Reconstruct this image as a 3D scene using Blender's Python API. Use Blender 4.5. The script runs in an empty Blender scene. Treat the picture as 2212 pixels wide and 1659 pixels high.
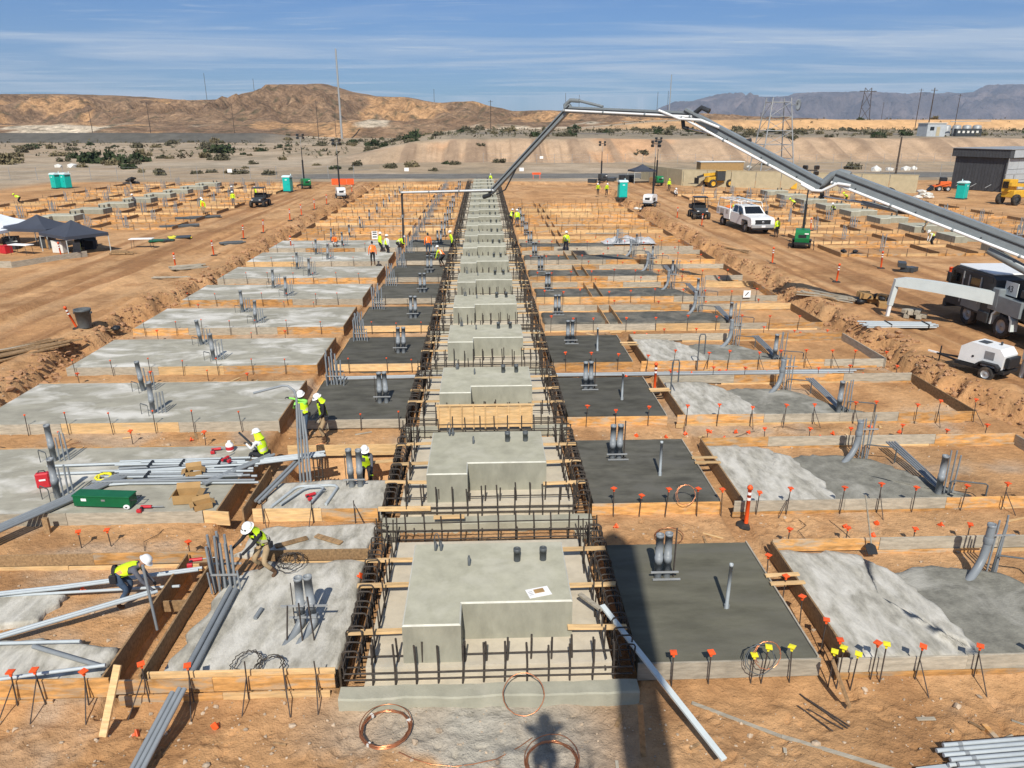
import bpy, math, random
import numpy as np
from mathutils import Vector, Matrix

random.seed(11)
rng = np.random.default_rng(7)
sc = bpy.context.scene
COL = sc.collection
R = math.radians

# ------------------------------------------------------------------ camera
CAM_H = 10.0
cam_data = bpy.data.cameras.new('camera')
cam_data.sensor_width = 36.0
cam_data.lens = 36.0 * 1600 / 2212
cam_data.clip_start = 0.05
cam_data.clip_end = 60000
cam = bpy.data.objects.new('camera', cam_data)
COL.objects.link(cam)
cam.location = (0, 0, CAM_H)
cam.rotation_euler = (R(90 - 19.433), 0, R(-2.127))
sc.camera = cam

# ------------------------------------------------------------------ sky and sun
SUN_EL, SUN_AZ = 44.0, 4.6            # shadows fall away from the lens, 4.6 degrees to the right of the rows
w = bpy.data.worlds.new('World'); sc.world = w; w.use_nodes = True
nt = w.node_tree; nt.nodes.clear()
def wn(t): return nt.nodes.new(t)
sky = wn('ShaderNodeTexSky'); sky.sky_type = 'NISHITA'; sky.sun_disc = False
sky.sun_elevation = R(SUN_EL); sky.sun_rotation = R(180 + SUN_AZ)
sky.altitude = 200; sky.air_density = 1.0; sky.dust_density = 0.35; sky.ozone_density = 2.2
# thin cirrus: streaky noise on a cloud layer seen from below (direction divided by its height)
tc = wn('ShaderNodeTexCoord'); sep = wn('ShaderNodeSeparateXYZ'); nt.links.new(tc.outputs['Generated'], sep.inputs[0])
mx = wn('ShaderNodeMath'); mx.operation = 'MAXIMUM'; mx.inputs[1].default_value = 0.03; nt.links.new(sep.outputs[2], mx.inputs[0])
pw = wn('ShaderNodeMath'); pw.operation = 'POWER'; pw.inputs[1].default_value = 0.75; nt.links.new(mx.outputs[0], pw.inputs[0])
dv = []
for i in (0, 1):
    d = wn('ShaderNodeMath'); d.operation = 'DIVIDE'; nt.links.new(sep.outputs[i], d.inputs[0]); nt.links.new(pw.outputs[0], d.inputs[1]); dv.append(d)
cmb = wn('ShaderNodeCombineXYZ'); nt.links.new(dv[0].outputs[0], cmb.inputs[0]); nt.links.new(dv[1].outputs[0], cmb.inputs[1])
def cloud(scale, loc, rot, n_scale, detail, rough, dist, lo, hi):
    mp = wn('ShaderNodeMapping'); mp.inputs['Location'].default_value = loc; mp.inputs['Rotation'].default_value = (0, 0, R(rot)); mp.inputs['Scale'].default_value = scale
    nt.links.new(cmb.outputs[0], mp.inputs[0])
    n = wn('ShaderNodeTexNoise'); n.inputs['Scale'].default_value = n_scale; n.inputs['Detail'].default_value = detail; n.inputs['Roughness'].default_value = rough; n.inputs['Distortion'].default_value = dist
    nt.links.new(mp.outputs[0], n.inputs['Vector'])
    mr = wn('ShaderNodeMapRange'); mr.interpolation_type = 'SMOOTHSTEP'; mr.inputs[1].default_value = lo; mr.inputs[2].default_value = hi
    nt.links.new(n.outputs['Fac'], mr.inputs[0]); return mr
c1 = cloud((0.42, 0.95, 1), (5.3, 2.1, 0), 14, 0.62, 10, 0.58, 0.9, 0.42, 0.66)
c2 = cloud((0.5, 2.0, 1), (4.2, 1.7, 0), -12, 1.7, 10, 0.64, 1.6, 0.50, 0.82)
ad = wn('ShaderNodeMath'); ad.operation = 'MULTIPLY_ADD'; ad.inputs[1].default_value = 0.62; nt.links.new(c2.outputs[0], ad.inputs[0])
m1 = wn('ShaderNodeMath'); m1.operation = 'MULTIPLY'; m1.inputs[1].default_value = 0.72; nt.links.new(c1.outputs[0], m1.inputs[0]); nt.links.new(m1.outputs[0], ad.inputs[2])
ad.use_clamp = True
tint = wn('ShaderNodeMix'); tint.data_type = 'RGBA'; tint.blend_type = 'MULTIPLY'; tint.inputs[0].default_value = 1.0
tint.inputs[7].default_value = (0.47, 0.90, 1.50, 1)
nt.links.new(sky.outputs[0], tint.inputs[6])
mixc = wn('ShaderNodeMix'); mixc.data_type = 'RGBA'; mixc.inputs[7].default_value = (11.5, 13.2, 15.0, 1)
nt.links.new(ad.outputs[0], mixc.inputs[0]); nt.links.new(tint.outputs[2], mixc.inputs[6])
bg = wn('ShaderNodeBackground'); bg.inputs[1].default_value = 0.05
nt.links.new(mixc.outputs[2], bg.inputs[0])
wo = wn('ShaderNodeOutputWorld'); nt.links.new(bg.outputs[0], wo.inputs[0])

sun = bpy.data.lights.new('sun', 'SUN'); sun.energy = 5.0; sun.angle = R(0.53); sun.color = (1.0, 0.945, 0.85)
so = bpy.data.objects.new('sun', sun); COL.objects.link(so); so.location = (-3, -40, 60)
sd = Vector((math.sin(R(SUN_AZ)) * math.cos(R(SUN_EL)), math.cos(R(SUN_AZ)) * math.cos(R(SUN_EL)), -math.sin(R(SUN_EL))))
so.rotation_euler = sd.to_track_quat('-Z', 'Y').to_euler()

vs = sc.view_settings
vs.view_transform = 'Standard'; vs.look = 'None'; vs.exposure = 0.16; vs.gamma = 1.0; vs.use_curve_mapping = False
sc.render.engine = 'CYCLES'
sc.cycles.use_denoising = True
sc.cycles.max_bounces = 5; sc.cycles.diffuse_bounces = 3; sc.cycles.glossy_bounces = 2
sc.cycles.transparent_max_bounces = 6; sc.cycles.volume_bounces = 0
sc.cycles.caustics_reflective = False; sc.cycles.caustics_refractive = False

# ------------------------------------------------------------------ materials
MAT = {}
def M(name, col, rough=0.8, var=0.12, scale=6.0, bump=0.0, bscale=40.0, metal=0.0, rnd=0.0, stretch=None, col2=None, thr=(0.35, 0.65), detail=6, spec=0.35, world=False, blotch=None):
    """principled material: two tones mixed by noise, optional bump and per-object brightness"""
    m = bpy.data.materials.new(name); m.use_nodes = True; t = m.node_tree; b = t.nodes['Principled BSDF']
    b.inputs['Roughness'].default_value = rough; b.inputs['Metallic'].default_value = metal; b.inputs['Specular IOR Level'].default_value = spec
    co = t.nodes.new('ShaderNodeNewGeometry' if world else 'ShaderNodeTexCoord'); vec = co.outputs['Position' if world else 'Object']
    if stretch:
        mp = t.nodes.new('ShaderNodeMapping'); mp.inputs['Scale'].default_value = stretch; t.links.new(vec, mp.inputs[0]); vec = mp.outputs[0]
    if not world:
        oi0 = t.nodes.new('ShaderNodeObjectInfo'); ml = t.nodes.new('ShaderNodeMath'); ml.operation = 'MULTIPLY'; ml.inputs[1].default_value = 37.0
        t.links.new(oi0.outputs['Random'], ml.inputs[0])
        va = t.nodes.new('ShaderNodeVectorMath'); va.operation = 'ADD'; t.links.new(vec, va.inputs[0]); t.links.new(ml.outputs[0], va.inputs[1]); vec = va.outputs[0]
    n = t.nodes.new('ShaderNodeTexNoise'); n.inputs['Scale'].default_value = scale; n.inputs['Detail'].default_value = detail; n.inputs['Roughness'].default_value = 0.62
    t.links.new(vec, n.inputs['Vector'])
    mr = t.nodes.new('ShaderNodeMapRange'); mr.inputs[1].default_value = thr[0]; mr.inputs[2].default_value = thr[1]; t.links.new(n.outputs['Fac'], mr.inputs[0])
    mixn = t.nodes.new('ShaderNodeMix'); mixn.data_type = 'RGBA'
    a = tuple(max(0, c * (1 - var)) for c in col) if col2 is None else col
    c2_ = tuple(min(1, c * (1 + var)) for c in col) if col2 is None else col2
    mixn.inputs[6].default_value = (*a, 1); mixn.inputs[7].default_value = (*c2_, 1); t.links.new(mr.outputs[0], mixn.inputs[0]); out = mixn.outputs[2]
    if blotch:
        bc, bs, lo, hi, amt = blotch
        n2 = t.nodes.new('ShaderNodeTexNoise'); n2.inputs['Scale'].default_value = bs; n2.inputs['Detail'].default_value = 5; n2.inputs['Roughness'].default_value = 0.6; n2.inputs['Distortion'].default_value = 0.5
        t.links.new(vec, n2.inputs['Vector'])
        mr2 = t.nodes.new('ShaderNodeMapRange'); mr2.inputs[1].default_value = lo; mr2.inputs[2].default_value = hi; mr2.inputs[4].default_value = amt; t.links.new(n2.outputs['Fac'], mr2.inputs[0])
        mb = t.nodes.new('ShaderNodeMix'); mb.data_type = 'RGBA'; mb.inputs[7].default_value = (*bc, 1); t.links.new(mr2.outputs[0], mb.inputs[0]); t.links.new(out, mb.inputs[6]); out = mb.outputs[2]
    if rnd:
        oi = t.nodes.new('ShaderNodeObjectInfo'); mr3 = t.nodes.new('ShaderNodeMapRange'); mr3.inputs[3].default_value = 1 - rnd; mr3.inputs[4].default_value = 1 + rnd
        t.links.new(oi.outputs['Random'], mr3.inputs[0]); hs = t.nodes.new('ShaderNodeHueSaturation'); t.links.new(mr3.outputs[0], hs.inputs['Value']); t.links.new(out, hs.inputs['Color']); out = hs.outputs[0]
    t.links.new(out, b.inputs['Base Color'])
    if bump:
        n3 = t.nodes.new('ShaderNodeTexNoise'); n3.inputs['Scale'].default_value = bscale; n3.inputs['Detail'].default_value = 5; t.links.new(vec, n3.inputs['Vector'])
        bp = t.nodes.new('ShaderNodeBump'); bp.inputs['Strength'].default_value = bump; bp.inputs['Distance'].default_value = 0.03; t.links.new(n3.outputs['Fac'], bp.inputs['Height']); t.links.new(bp.outputs[0], b.inputs['Normal'])
    MAT[name] = m; return m

M('wood_new', (0.58, 0.385, 0.185), 0.75, 0.2, 2.4, 0.2, 30, rnd=0.2, stretch=(1, 7, 7), detail=9, blotch=((0.50, 0.40, 0.27), 2.2, 0.54, 0.7, 0.6))
M('wood_form', (0.50, 0.262, 0.088), 0.78, 0.36, 2.2, 0.25, 30, rnd=0.26, stretch=(1, 4.5, 4.5), detail=10, blotch=((0.37, 0.31, 0.23), 1.5, 0.47, 0.64, 0.85))
M('wood_grey', (0.36, 0.32, 0.25), 0.85, 0.22, 3, 0.2, 30, rnd=0.15, stretch=(1, 5, 5))
M('wood_dark', (0.27, 0.17, 0.085), 0.8, 0.3, 3, 0.2, 30, rnd=0.2, stretch=(5, 1, 5))
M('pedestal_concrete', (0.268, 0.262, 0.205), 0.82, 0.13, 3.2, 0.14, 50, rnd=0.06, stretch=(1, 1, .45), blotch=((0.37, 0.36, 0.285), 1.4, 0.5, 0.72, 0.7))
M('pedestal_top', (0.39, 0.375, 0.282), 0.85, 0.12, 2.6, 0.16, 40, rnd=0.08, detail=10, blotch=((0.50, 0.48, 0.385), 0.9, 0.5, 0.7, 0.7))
M('wood_shaded', (0.055, 0.040, 0.026), 0.85, 0.3, 3, 0.2, 30, stretch=(1, 5, 5))  # near-black stands for the shade on board faces turned right
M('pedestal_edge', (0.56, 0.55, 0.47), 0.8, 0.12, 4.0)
M('base_concrete', (0.52, 0.46, 0.355), 0.9, 0.10, 2.5, 0.25, 50, blotch=((0.36, 0.35, 0.29), 0.8, 0.55, 0.8, 0.7))
M('beam_concrete', (0.33, 0.32, 0.25), 0.88, 0.13, 1.6, 0.3, 40, blotch=((0.46, 0.43, 0.35), 0.9, 0.5, 0.7, 0.7))
M('slab_concrete', (0.335, 0.318, 0.255), 0.85, 0.16, 1.3, 0.2, 26, rnd=0.06, stretch=(1, 1.7, 1), detail=10, blotch=((0.68, 0.66, 0.60), 0.5, 0.48, 0.65, 0.85))
M('fresh_concrete', (0.096, 0.092, 0.075), 0.8, 0.30, 1.6, 0.2, 30, rnd=0.16, spec=0.12, stretch=(.7, 1.6, 1), detail=10, blotch=((0.112, 0.108, 0.094), 0.8, 0.48, 0.70, 0.85))
M('fresh_concrete_near', (0.125, 0.120, 0.090), 0.85, 0.2, 1.4, 0.25, 36, spec=0.1, stretch=(.6, 1.8, 1), detail=10, blotch=((0.140, 0.135, 0.112), 0.6, 0.46, 0.72, 0.85))
M('rough_concrete', (0.36, 0.34, 0.285), 0.94, 0.26, 4.0, 0.5, 20, stretch=(1.5, 0.6, 1), detail=12, blotch=((0.64, 0.615, 0.55), 1.6, 0.42, 0.66, 0.75))
M('grey_concrete', (0.20, 0.193, 0.160), 0.94, 0.25, 3.5, 0.5, 20, detail=12, blotch=((0.40, 0.385, 0.335), 0.7, 0.5, 0.68, 0.85))
M('wet_concrete', (0.095, 0.093, 0.078), 0.75, 0.3, 2.5, 0.8, 22, detail=10, blotch=((0.21, 0.19, 0.15), 0.8, 0.48, 0.66, 0.85))
M('rebar', (0.055, 0.045, 0.037), 0.75, 0.35, 8)
M('stake_steel', (0.060, 0.048, 0.042), 0.7, 0.3, 8)
M('pvc_grey', (0.215, 0.235, 0.25), 0.45, 0.06, 5, rnd=0.08)
M('pvc_light', (0.40, 0.44, 0.46), 0.42, 0.05, 5, rnd=0.10)
M('pvc_dark', (0.085, 0.095, 0.10), 0.5, 0.15, 6, rnd=0.1)
M('steel_grey', (0.30, 0.31, 0.32), 0.45, 0.1, 6, metal=0.5)
M('copper', (0.62, 0.26, 0.13), 0.32, 0.15, 5, metal=0.85)
M('orange_plastic', (0.83, 0.105, 0.022), 0.5, 0.06, 8, rnd=0.12)
M('yellow_plastic', (0.80, 0.72, 0.03), 0.5, 0.05, 8)
M('white_paint', (0.74, 0.75, 0.74), 0.35, 0.04, 3, spec=0.5)
M('off_white', (0.66, 0.65, 0.60), 0.6, 0.06, 3)
M('boom_grey', (0.20, 0.225, 0.235), 0.4, 0.08, 3, spec=0.5)
M('boom_dark', (0.035, 0.038, 0.042), 0.45, 0.2, 5)
M('silver', (0.42, 0.43, 0.43), 0.35, 0.06, 4, metal=0.3)
M('light_steel', (0.56, 0.61, 0.60), 0.38, 0.05, 2, spec=0.5)
M('black_plastic', (0.018, 0.019, 0.021), 0.5, 0.2, 6)
M('rubber', (0.030, 0.028, 0.026), 0.85, 0.3, 8, blotch=((0.16, 0.11, 0.07), 3, 0.5, 0.7, 0.6))
M('charcoal', (0.045, 0.05, 0.053), 0.4, 0.15, 5)
M('green_paint', (0.012, 0.17, 0.055), 0.38, 0.08, 3)
M('green_box', (0.005, 0.11, 0.04), 0.4, 0.1, 3)
M('yellow_paint', (0.62, 0.36, 0.035), 0.42, 0.12, 3)
M('red_plastic', (0.50, 0.025, 0.035), 0.45, 0.08, 5)
M('cardboard', (0.36, 0.22, 0.09), 0.85, 0.1, 4)
M('paper', (0.80, 0.79, 0.77), 0.8, 0.02, 5)
M('teal', (0.010, 0.42, 0.36), 0.4, 0.05, 3)
M('teal_roof', (0.62, 0.80, 0.82), 0.45, 0.03, 3)
M('hivis', (0.62, 0.86, 0.02), 0.6, 0.05, 8)
M('hivis_orange', (0.93, 0.20, 0.03), 0.6, 0.05, 8)
M('stripe', (0.62, 0.58, 0.42), 0.5, 0.05, 8)
M('stripe_orange', (0.75, 0.30, 0.10), 0.5, 0.05, 8)
M('denim', (0.045, 0.075, 0.125), 0.85, 0.2, 10)
M('khaki', (0.36, 0.26, 0.15), 0.85, 0.15, 10)
M('dark_cloth', (0.022, 0.022, 0.026), 0.85, 0.2, 10)
M('grey_cloth', (0.10, 0.105, 0.125), 0.85, 0.15, 10)
M('light_cloth', (0.68, 0.68, 0.66), 0.85, 0.05, 10)
M('green_cloth', (0.28, 0.72, 0.12), 0.75, 0.05, 10)
M('skin', (0.42, 0.24, 0.155), 0.6, 0.06, 10)
M('glove', (0.030, 0.030, 0.032), 0.8, 0.1, 10)
M('boot', (0.10, 0.055, 0.03), 0.8, 0.15, 10)
M('helmet_white', (0.80, 0.80, 0.78), 0.35, 0.02, 5, spec=0.5)
M('tent_dark', (0.050, 0.058, 0.078), 0.75, 0.06, 1)
M('tent_white', (0.74, 0.78, 0.82), 0.75, 0.03, 1)
M('stone', (0.40, 0.31, 0.22), 0.9, 0.3, 4, rnd=0.1)
M('clod', (0.36, 0.20, 0.105), 0.95, 0.3, 3)
M('bush', (0.095, 0.086, 0.050), 0.9, 0.4, 2)
M('bush_green', (0.034, 0.050, 0.018), 0.9, 0.4, 2)
M('bush_dry', (0.17, 0.14, 0.075), 0.9, 0.3, 2)
M('pole_wood', (0.075, 0.055, 0.042), 0.85, 0.2, 3)
M('galvanised', (0.33, 0.34, 0.34), 0.5, 0.1, 3, metal=0.2)
M('tarp', (0.50, 0.50, 0.50), 0.35, 0.2, 2.5, spec=0.6)
M('wall_tan', (0.42, 0.36, 0.235), 0.9, 0.08, 1.5)
M('shaded_cladding', (0.060, 0.064, 0.070), 0.6, 0.1, 1.2, rnd=0.06)
M('light_cladding', (0.40, 0.43, 0.45), 0.5, 0.08, 1.2, rnd=0.06)
M('glass_dark', (0.010, 0.012, 0.014), 0.06, 0.1, 2, spec=0.8)
M('chrome', (0.55, 0.56, 0.57), 0.2, 0.05, 3, metal=0.9)
M('gravel_shadow', (0.10, 0.10, 0.095), 0.95, 0.15, 3)
M('headlamp', (0.75, 0.76, 0.76), 0.12, 0.02, 3, spec=0.8)
M('orange_machine', (0.66, 0.13, 0.03), 0.45, 0.1, 4)
M('ink', (0.02, 0.025, 0.03), 0.6, 0.0, 3)

# ------------------------------------------------------------------ mesh helpers
class MB:
    """collects shapes; build() links them as ONE mesh object"""
    def __init__(s): s.v = []; s.f = []; s.m = []; s.sm = []
    def add(s, vs, fs, mi=0, smooth=False):
        k = len(s.v); s.v += [tuple(p) for p in vs]; s.f += [tuple(i + k for i in f) for f in fs]; s.m += [mi] * len(fs); s.sm += [smooth] * len(fs); return s
    def box(s, c, d, mi=0, rz=0.0, ch=0.0, rot=None):
        x, y, z = (q / 2 for q in d)
        if ch:
            e = min(ch, x * .9, y * .9, z * .9); vs = []; ix = {}
            for sx in (-1, 1):
                for sy in (-1, 1):
                    for sz in (-1, 1):
                        for k, q in enumerate(((x, y - e, z - e), (x - e, y, z - e), (x - e, y - e, z))):
                            ix[(sx, sy, sz, k)] = len(vs); vs.append((sx * q[0], sy * q[1], sz * q[2]))
            fs = []
            S = (-1, 1)
            for a in S:
                fs.append([ix[(a, b, c2, 0)] for b, c2 in ((-1, -1), (1, -1), (1, 1), (-1, 1))][::a])
                fs.append([ix[(b, a, c2, 1)] for b, c2 in ((-1, -1), (1, -1), (1, 1), (-1, 1))][::-a])
                fs.append([ix[(b, c2, a, 2)] for b, c2 in ((-1, -1), (1, -1), (1, 1), (-1, 1))][::a])
            for a in S:
                for b in S:
                    fs.append([ix[(a, b, -1, 0)], ix[(a, b, -1, 1)], ix[(a, b, 1, 1)], ix[(a, b, 1, 0)]][::a * b])
                    fs.append([ix[(a, -1, b, 0)], ix[(a, 1, b, 0)], ix[(a, 1, b, 2)], ix[(a, -1, b, 2)]][::a * b])
                    fs.append([ix[(-1, a, b, 1)], ix[(-1, a, b, 2)], ix[(1, a, b, 2)], ix[(1, a, b, 1)]][::a * b])
                    for c3 in S:
                        fs.append([ix[(a, b, c3, 0)], ix[(a, b, c3, 1)], ix[(a, b, c3, 2)]][::a * b * c3])
        else:
            vs = [(i * x, j * y, k * z) for i in (-1, 1) for j in (-1, 1) for k in (-1, 1)]
            fs = [(0, 1, 3, 2), (4, 6, 7, 5), (0, 4, 5, 1), (2, 3, 7, 6), (0, 2, 6, 4), (1, 5, 7, 3)]
        if rot is not None: vs = [tuple(rot @ Vector(p)) for p in vs]
        elif rz:
            ca, sa = math.cos(rz), math.sin(rz); vs = [(p[0] * ca - p[1] * sa, p[0] * sa + p[1] * ca, p[2]) for p in vs]
        return s.add([(p[0] + c[0], p[1] + c[1], p[2] + c[2]) for p in vs], fs, mi)
    def bar(s, p, q, wd, ht, mi=0, ch=0.0):
        """rectangular bar from p to q, wd across, ht upright"""
        p, q = Vector(p), Vector(q); d = q - p; L = d.length
        if L < 1e-6: return s
        x = d / L; up = Vector((0, 0, 1)) if abs(x.z) < 0.97 else Vector((0, 1, 0)); y = up.cross(x).normalized(); z = x.cross(y)
        rot = Matrix((x, y, z)).transposed(); return s.box((p + q) / 2, (L, wd, ht), mi, ch=ch, rot=rot)
    def tube(s, pts, r, n=8, mi=0, cap=True, smooth=True, closed=False):
        pts = [Vector(p) for p in pts]; K = len(pts); rs = r if isinstance(r, (list, tuple)) else [r] * K
        vs = []; prev = None
        for i, p in enumerate(pts):
            if closed: d = pts[(i + 1) % K] - pts[i - 1]
            else: d = pts[min(i + 1, K - 1)] - pts[max(i - 1, 0)]
            d.normalize()
            if prev is None:
                a = Vector((0, 0, 1)) if abs(d.z) < 0.9 else Vector((1, 0, 0)); u = d.cross(a).normalized()
            else: u = (prev - d * prev.dot(d)).normalized()
            prev = u; v2 = d.cross(u)
            vs += [p + (u * math.cos(6.28318 * k / n) + v2 * math.sin(6.28318 * k / n)) * rs[i] for k in range(n)]
        fs = []
        for i in range(K if closed else K - 1):
            j = (i + 1) % K
            fs += [(i * n + k, i * n + (k + 1) % n, j * n + (k + 1) % n, j * n + k) for k in range(n)]
        s.add(vs, fs, mi, smooth)
        if cap and not closed: s.add(vs[:n], [tuple(range(n))[::-1]], mi); s.add(vs[-n:], [tuple(range(n))], mi)
        return s
    def lathe(s, prof, c=(0, 0, 0), n=12, mi=0, smooth=True, axis='z', cap=True):
        vs = []
        for r, z in prof:
            for k in range(n):
                a = 6.283185 * k / n; p = (r * math.cos(a), r * math.sin(a), z)
                if axis == 'x': p = (p[2], p[0], p[1])
                elif axis == 'y': p = (p[1], p[2], p[0])
                vs.append((p[0] + c[0], p[1] + c[1], p[2] + c[2]))
        fs = []
        for i in range(len(prof) - 1): fs += [(i * n + k, i * n + (k + 1) % n, (i + 1) * n + (k + 1) % n, (i + 1) * n + k) for k in range(n)]
        s.add(vs, fs, mi, smooth)
        if cap: s.add(vs[:n], [tuple(range(n))[::-1]], mi); s.add(vs[-n:], [tuple(range(n))], mi)
        return s
    def prism(s, poly, z0, z1, mi=0):
        n = len(poly); vs = [(x, y, z0) for x, y in poly] + [(x, y, z1) for x, y in poly]
        fs = [tuple(range(n))[::-1], tuple(range(n, 2 * n))] + [(i, (i + 1) % n, n + (i + 1) % n, n + i) for i in range(n)]
        return s.add(vs, fs, mi)
    def extr(s, poly, x0, x1, mi=0, axis='x'):
        """profile in the (y,z) plane extruded along x (or in (x,z) along y)"""
        n = len(poly)
        if axis == 'x': vs = [(x0, a, b) for a, b in poly] + [(x1, a, b) for a, b in poly]
        else: vs = [(a, x0, b) for a, b in poly] + [(a, x1, b) for a, b in poly]
        fs = [tuple(range(n))[::-1], tuple(range(n, 2 * n))] + [(i, (i + 1) % n, n + (i + 1) % n, n + i) for i in range(n)]
        return s.add(vs, fs, mi)
    def mesh(s, name, mats):
        me = bpy.data.meshes.new(name); me.from_pydata(s.v, [], s.f)
        if not isinstance(mats, (list, tuple)): mats = [mats]
        for mm in mats: me.materials.append(MAT[mm] if isinstance(mm, str) else mm)
        if len(mats) > 1: me.polygons.foreach_set('material_index', s.m)
        me.polygons.foreach_set('use_smooth', s.sm); me.update(); return me
    def build(s, name, mats, parent=None, loc=None, rz=0.0):
        return inst(name, s.mesh(name, mats), parent, loc, rz)
def inst(name, me, parent=None, loc=None, rz=0.0):
    o = bpy.data.objects.new(name, me); COL.objects.link(o)
    if parent is not None: o.parent = parent
    if loc is not None: o.location = loc
    if rz: o.rotation_euler = (0, 0, rz)
    return o
def tag(o, label, cat, group=None, kind=None):
    o['label'] = label
    if cat: o['category'] = cat
    if group: o['group'] = group
    if kind: o['kind'] = kind
    return o
def struct(o, label=None, kind='structure'):
    o['kind'] = kind
    if label: o['label'] = label
    return o
def thing(name, label, cat, loc=(0, 0, 0), rz=0.0, group=None):
    o = bpy.data.objects.new(name, None); COL.objects.link(o); o.location = loc; o.rotation_euler = (0, 0, rz); o.empty_display_size = 0.2
    return tag(o, label, cat, group, 'thing')
def dup(root, loc, rz=0.0, label=None, group=None):
    r = root.copy(); COL.objects.link(r); r.location = loc; r.rotation_euler = (0, 0, rz)
    if label: r['label'] = label
    if group: r['group'] = group
    for ch in root.children:
        c = ch.copy(); COL.objects.link(c); c.parent = r
        for g_ in ch.children:
            d = g_.copy(); COL.objects.link(d); d.parent = c
    return r
ORL = ['first', 'second', 'third', 'fourth', 'fifth', 'sixth', 'seventh', 'eighth', 'ninth', 'tenth', 'eleventh', 'twelfth']
ORD = ['nearest', 'second', 'third', 'fourth', 'fifth', 'sixth', 'seventh', 'eighth', 'ninth', 'tenth', 'eleventh', 'twelfth', 'thirteenth', 'fourteenth', 'fifteenth', 'sixteenth', 'seventeenth', 'eighteenth', 'nineteenth', 'twentieth']
def J(a): return random.uniform(-a, a)

# ------------------------------------------------------------------ numpy noise
def _h(ix, iy, seed):
    n = (ix.astype(np.int64) * 374761393 + iy.astype(np.int64) * 668265263 + seed * 974711) & 0x7fffffff
    n = ((n ^ (n >> 13)) * 1274126177) & 0x7fffffff
    return ((n ^ (n >> 16)) & 0xffff) / 65535.0
def vnoise(x, y, seed=0):
    x0 = np.floor(x); y0 = np.floor(y); fx = x - x0; fy = y - y0; fx = fx * fx * (3 - 2 * fx); fy = fy * fy * (3 - 2 * fy)
    a = _h(x0, y0, seed); b = _h(x0 + 1, y0, seed); c = _h(x0, y0 + 1, seed); d = _h(x0 + 1, y0 + 1, seed)
    return (a * (1 - fx) + b * fx) * (1 - fy) + (c * (1 - fx) + d * fx) * fy
def fbm(x, y, oct=4, seed=0, gain=0.5):
    t = 0; a = 1; s = 0
    for o in range(oct): t = t + a * vnoise(x * 2 ** o, y * 2 ** o, seed + o * 17); s += a; a *= gain
    return t / s
def sstep(a, b, x): t = np.clip((x - a) / (b - a), 0, 1); return t * t * (3 - 2 * t)

# ------------------------------------------------------------------ ground
def attr_material(name, rough=0.95, fine=9.0, amt=0.28, bump=0.5, bscale=9.0, bdist=0.05, grit=0.05):
    """surface colour comes from the vertex attribute 'tone', broken up by two scales of noise"""
    m = bpy.data.materials.new(name); m.use_nodes = True; t = m.node_tree; b = t.nodes['Principled BSDF']
    b.inputs['Roughness'].default_value = rough; b.inputs['Specular IOR Level'].default_value = 0.15
    at = t.nodes.new('ShaderNodeAttribute'); at.attribute_name = 'tone'
    ge = t.nodes.new('ShaderNodeNewGeometry')
    n = t.nodes.new('ShaderNodeTexNoise'); n.inputs['Scale'].default_value = fine; n.inputs['Detail'].default_value = 8; n.inputs['Roughness'].default_value = 0.68; t.links.new(ge.outputs['Position'], n.inputs['Vector'])
    mr = t.nodes.new('ShaderNodeMapRange'); mr.inputs[1].default_value = 0.3; mr.inputs[2].default_value = 0.7; mr.inputs[3].default_value = 1 - amt; mr.inputs[4].default_value = 1 + amt
    t.links.new(n.outputs['Fac'], mr.inputs[0])
    mx_ = t.nodes.new('ShaderNodeMix'); mx_.data_type = 'RGBA'; mx_.blend_type = 'MULTIPLY'; mx_.inputs[0].default_value = 1.0
    t.links.new(at.outputs['Color'], mx_.inputs[6]); t.links.new(mr.outputs[0], mx_.inputs[7])
    n9 = t.nodes.new('ShaderNodeTexNoise'); n9.inputs['Scale'].default_value = fine * grit; n9.inputs['Detail'].default_value = 9; n9.inputs['Roughness'].default_value = 0.7; t.links.new(ge.outputs['Position'], n9.inputs['Vector'])
    m9 = t.nodes.new('ShaderNodeMapRange'); m9.inputs[1].default_value = 0.35; m9.inputs[2].default_value = 0.65; m9.inputs[3].default_value = 1 - amt; m9.inputs[4].default_value = 1 + amt; t.links.new(n9.outputs['Fac'], m9.inputs[0])
    x9 = t.nodes.new('ShaderNodeMix'); x9.data_type = 'RGBA'; x9.blend_type = 'MULTIPLY'; x9.inputs[0].default_value = 1.0; t.links.new(mx_.outputs[2], x9.inputs[6]); t.links.new(m9.outputs[0], x9.inputs[7]); t.links.new(x9.outputs[2], b.inputs['Base Color'])
    prev_ = None
    for sc_, st_, di_ in ((bscale, bump, bdist), (bscale * 4.5, bump, bdist * .28)):
        n3 = t.nodes.new('ShaderNodeTexNoise'); n3.inputs['Scale'].default_value = sc_; n3.inputs['Detail'].default_value = 6; n3.inputs['Roughness'].default_value = 0.62; t.links.new(ge.outputs['Position'], n3.inputs['Vector'])
        bp = t.nodes.new('ShaderNodeBump'); bp.inputs['Strength'].default_value = st_; bp.inputs['Distance'].default_value = di_; t.links.new(n3.outputs['Fac'], bp.inputs['Height'])
        if prev_ is not None: t.links.new(prev_, bp.inputs['Normal'])
        prev_ = bp.outputs[0]
    t.links.new(prev_, b.inputs['Normal'])
    MAT[name] = m; return m
attr_material('dirt', fine=3.0, amt=0.2, bump=0.9, bscale=6.0, bdist=0.085, grit=.06)
attr_material('hillside', fine=0.3, amt=0.32, bump=0.9, bscale=0.14, bdist=4.0, grit=.25)
attr_material('rock', fine=0.006, amt=0.3, bump=0.9, bscale=0.006, bdist=90.0, grit=.3)

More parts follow.
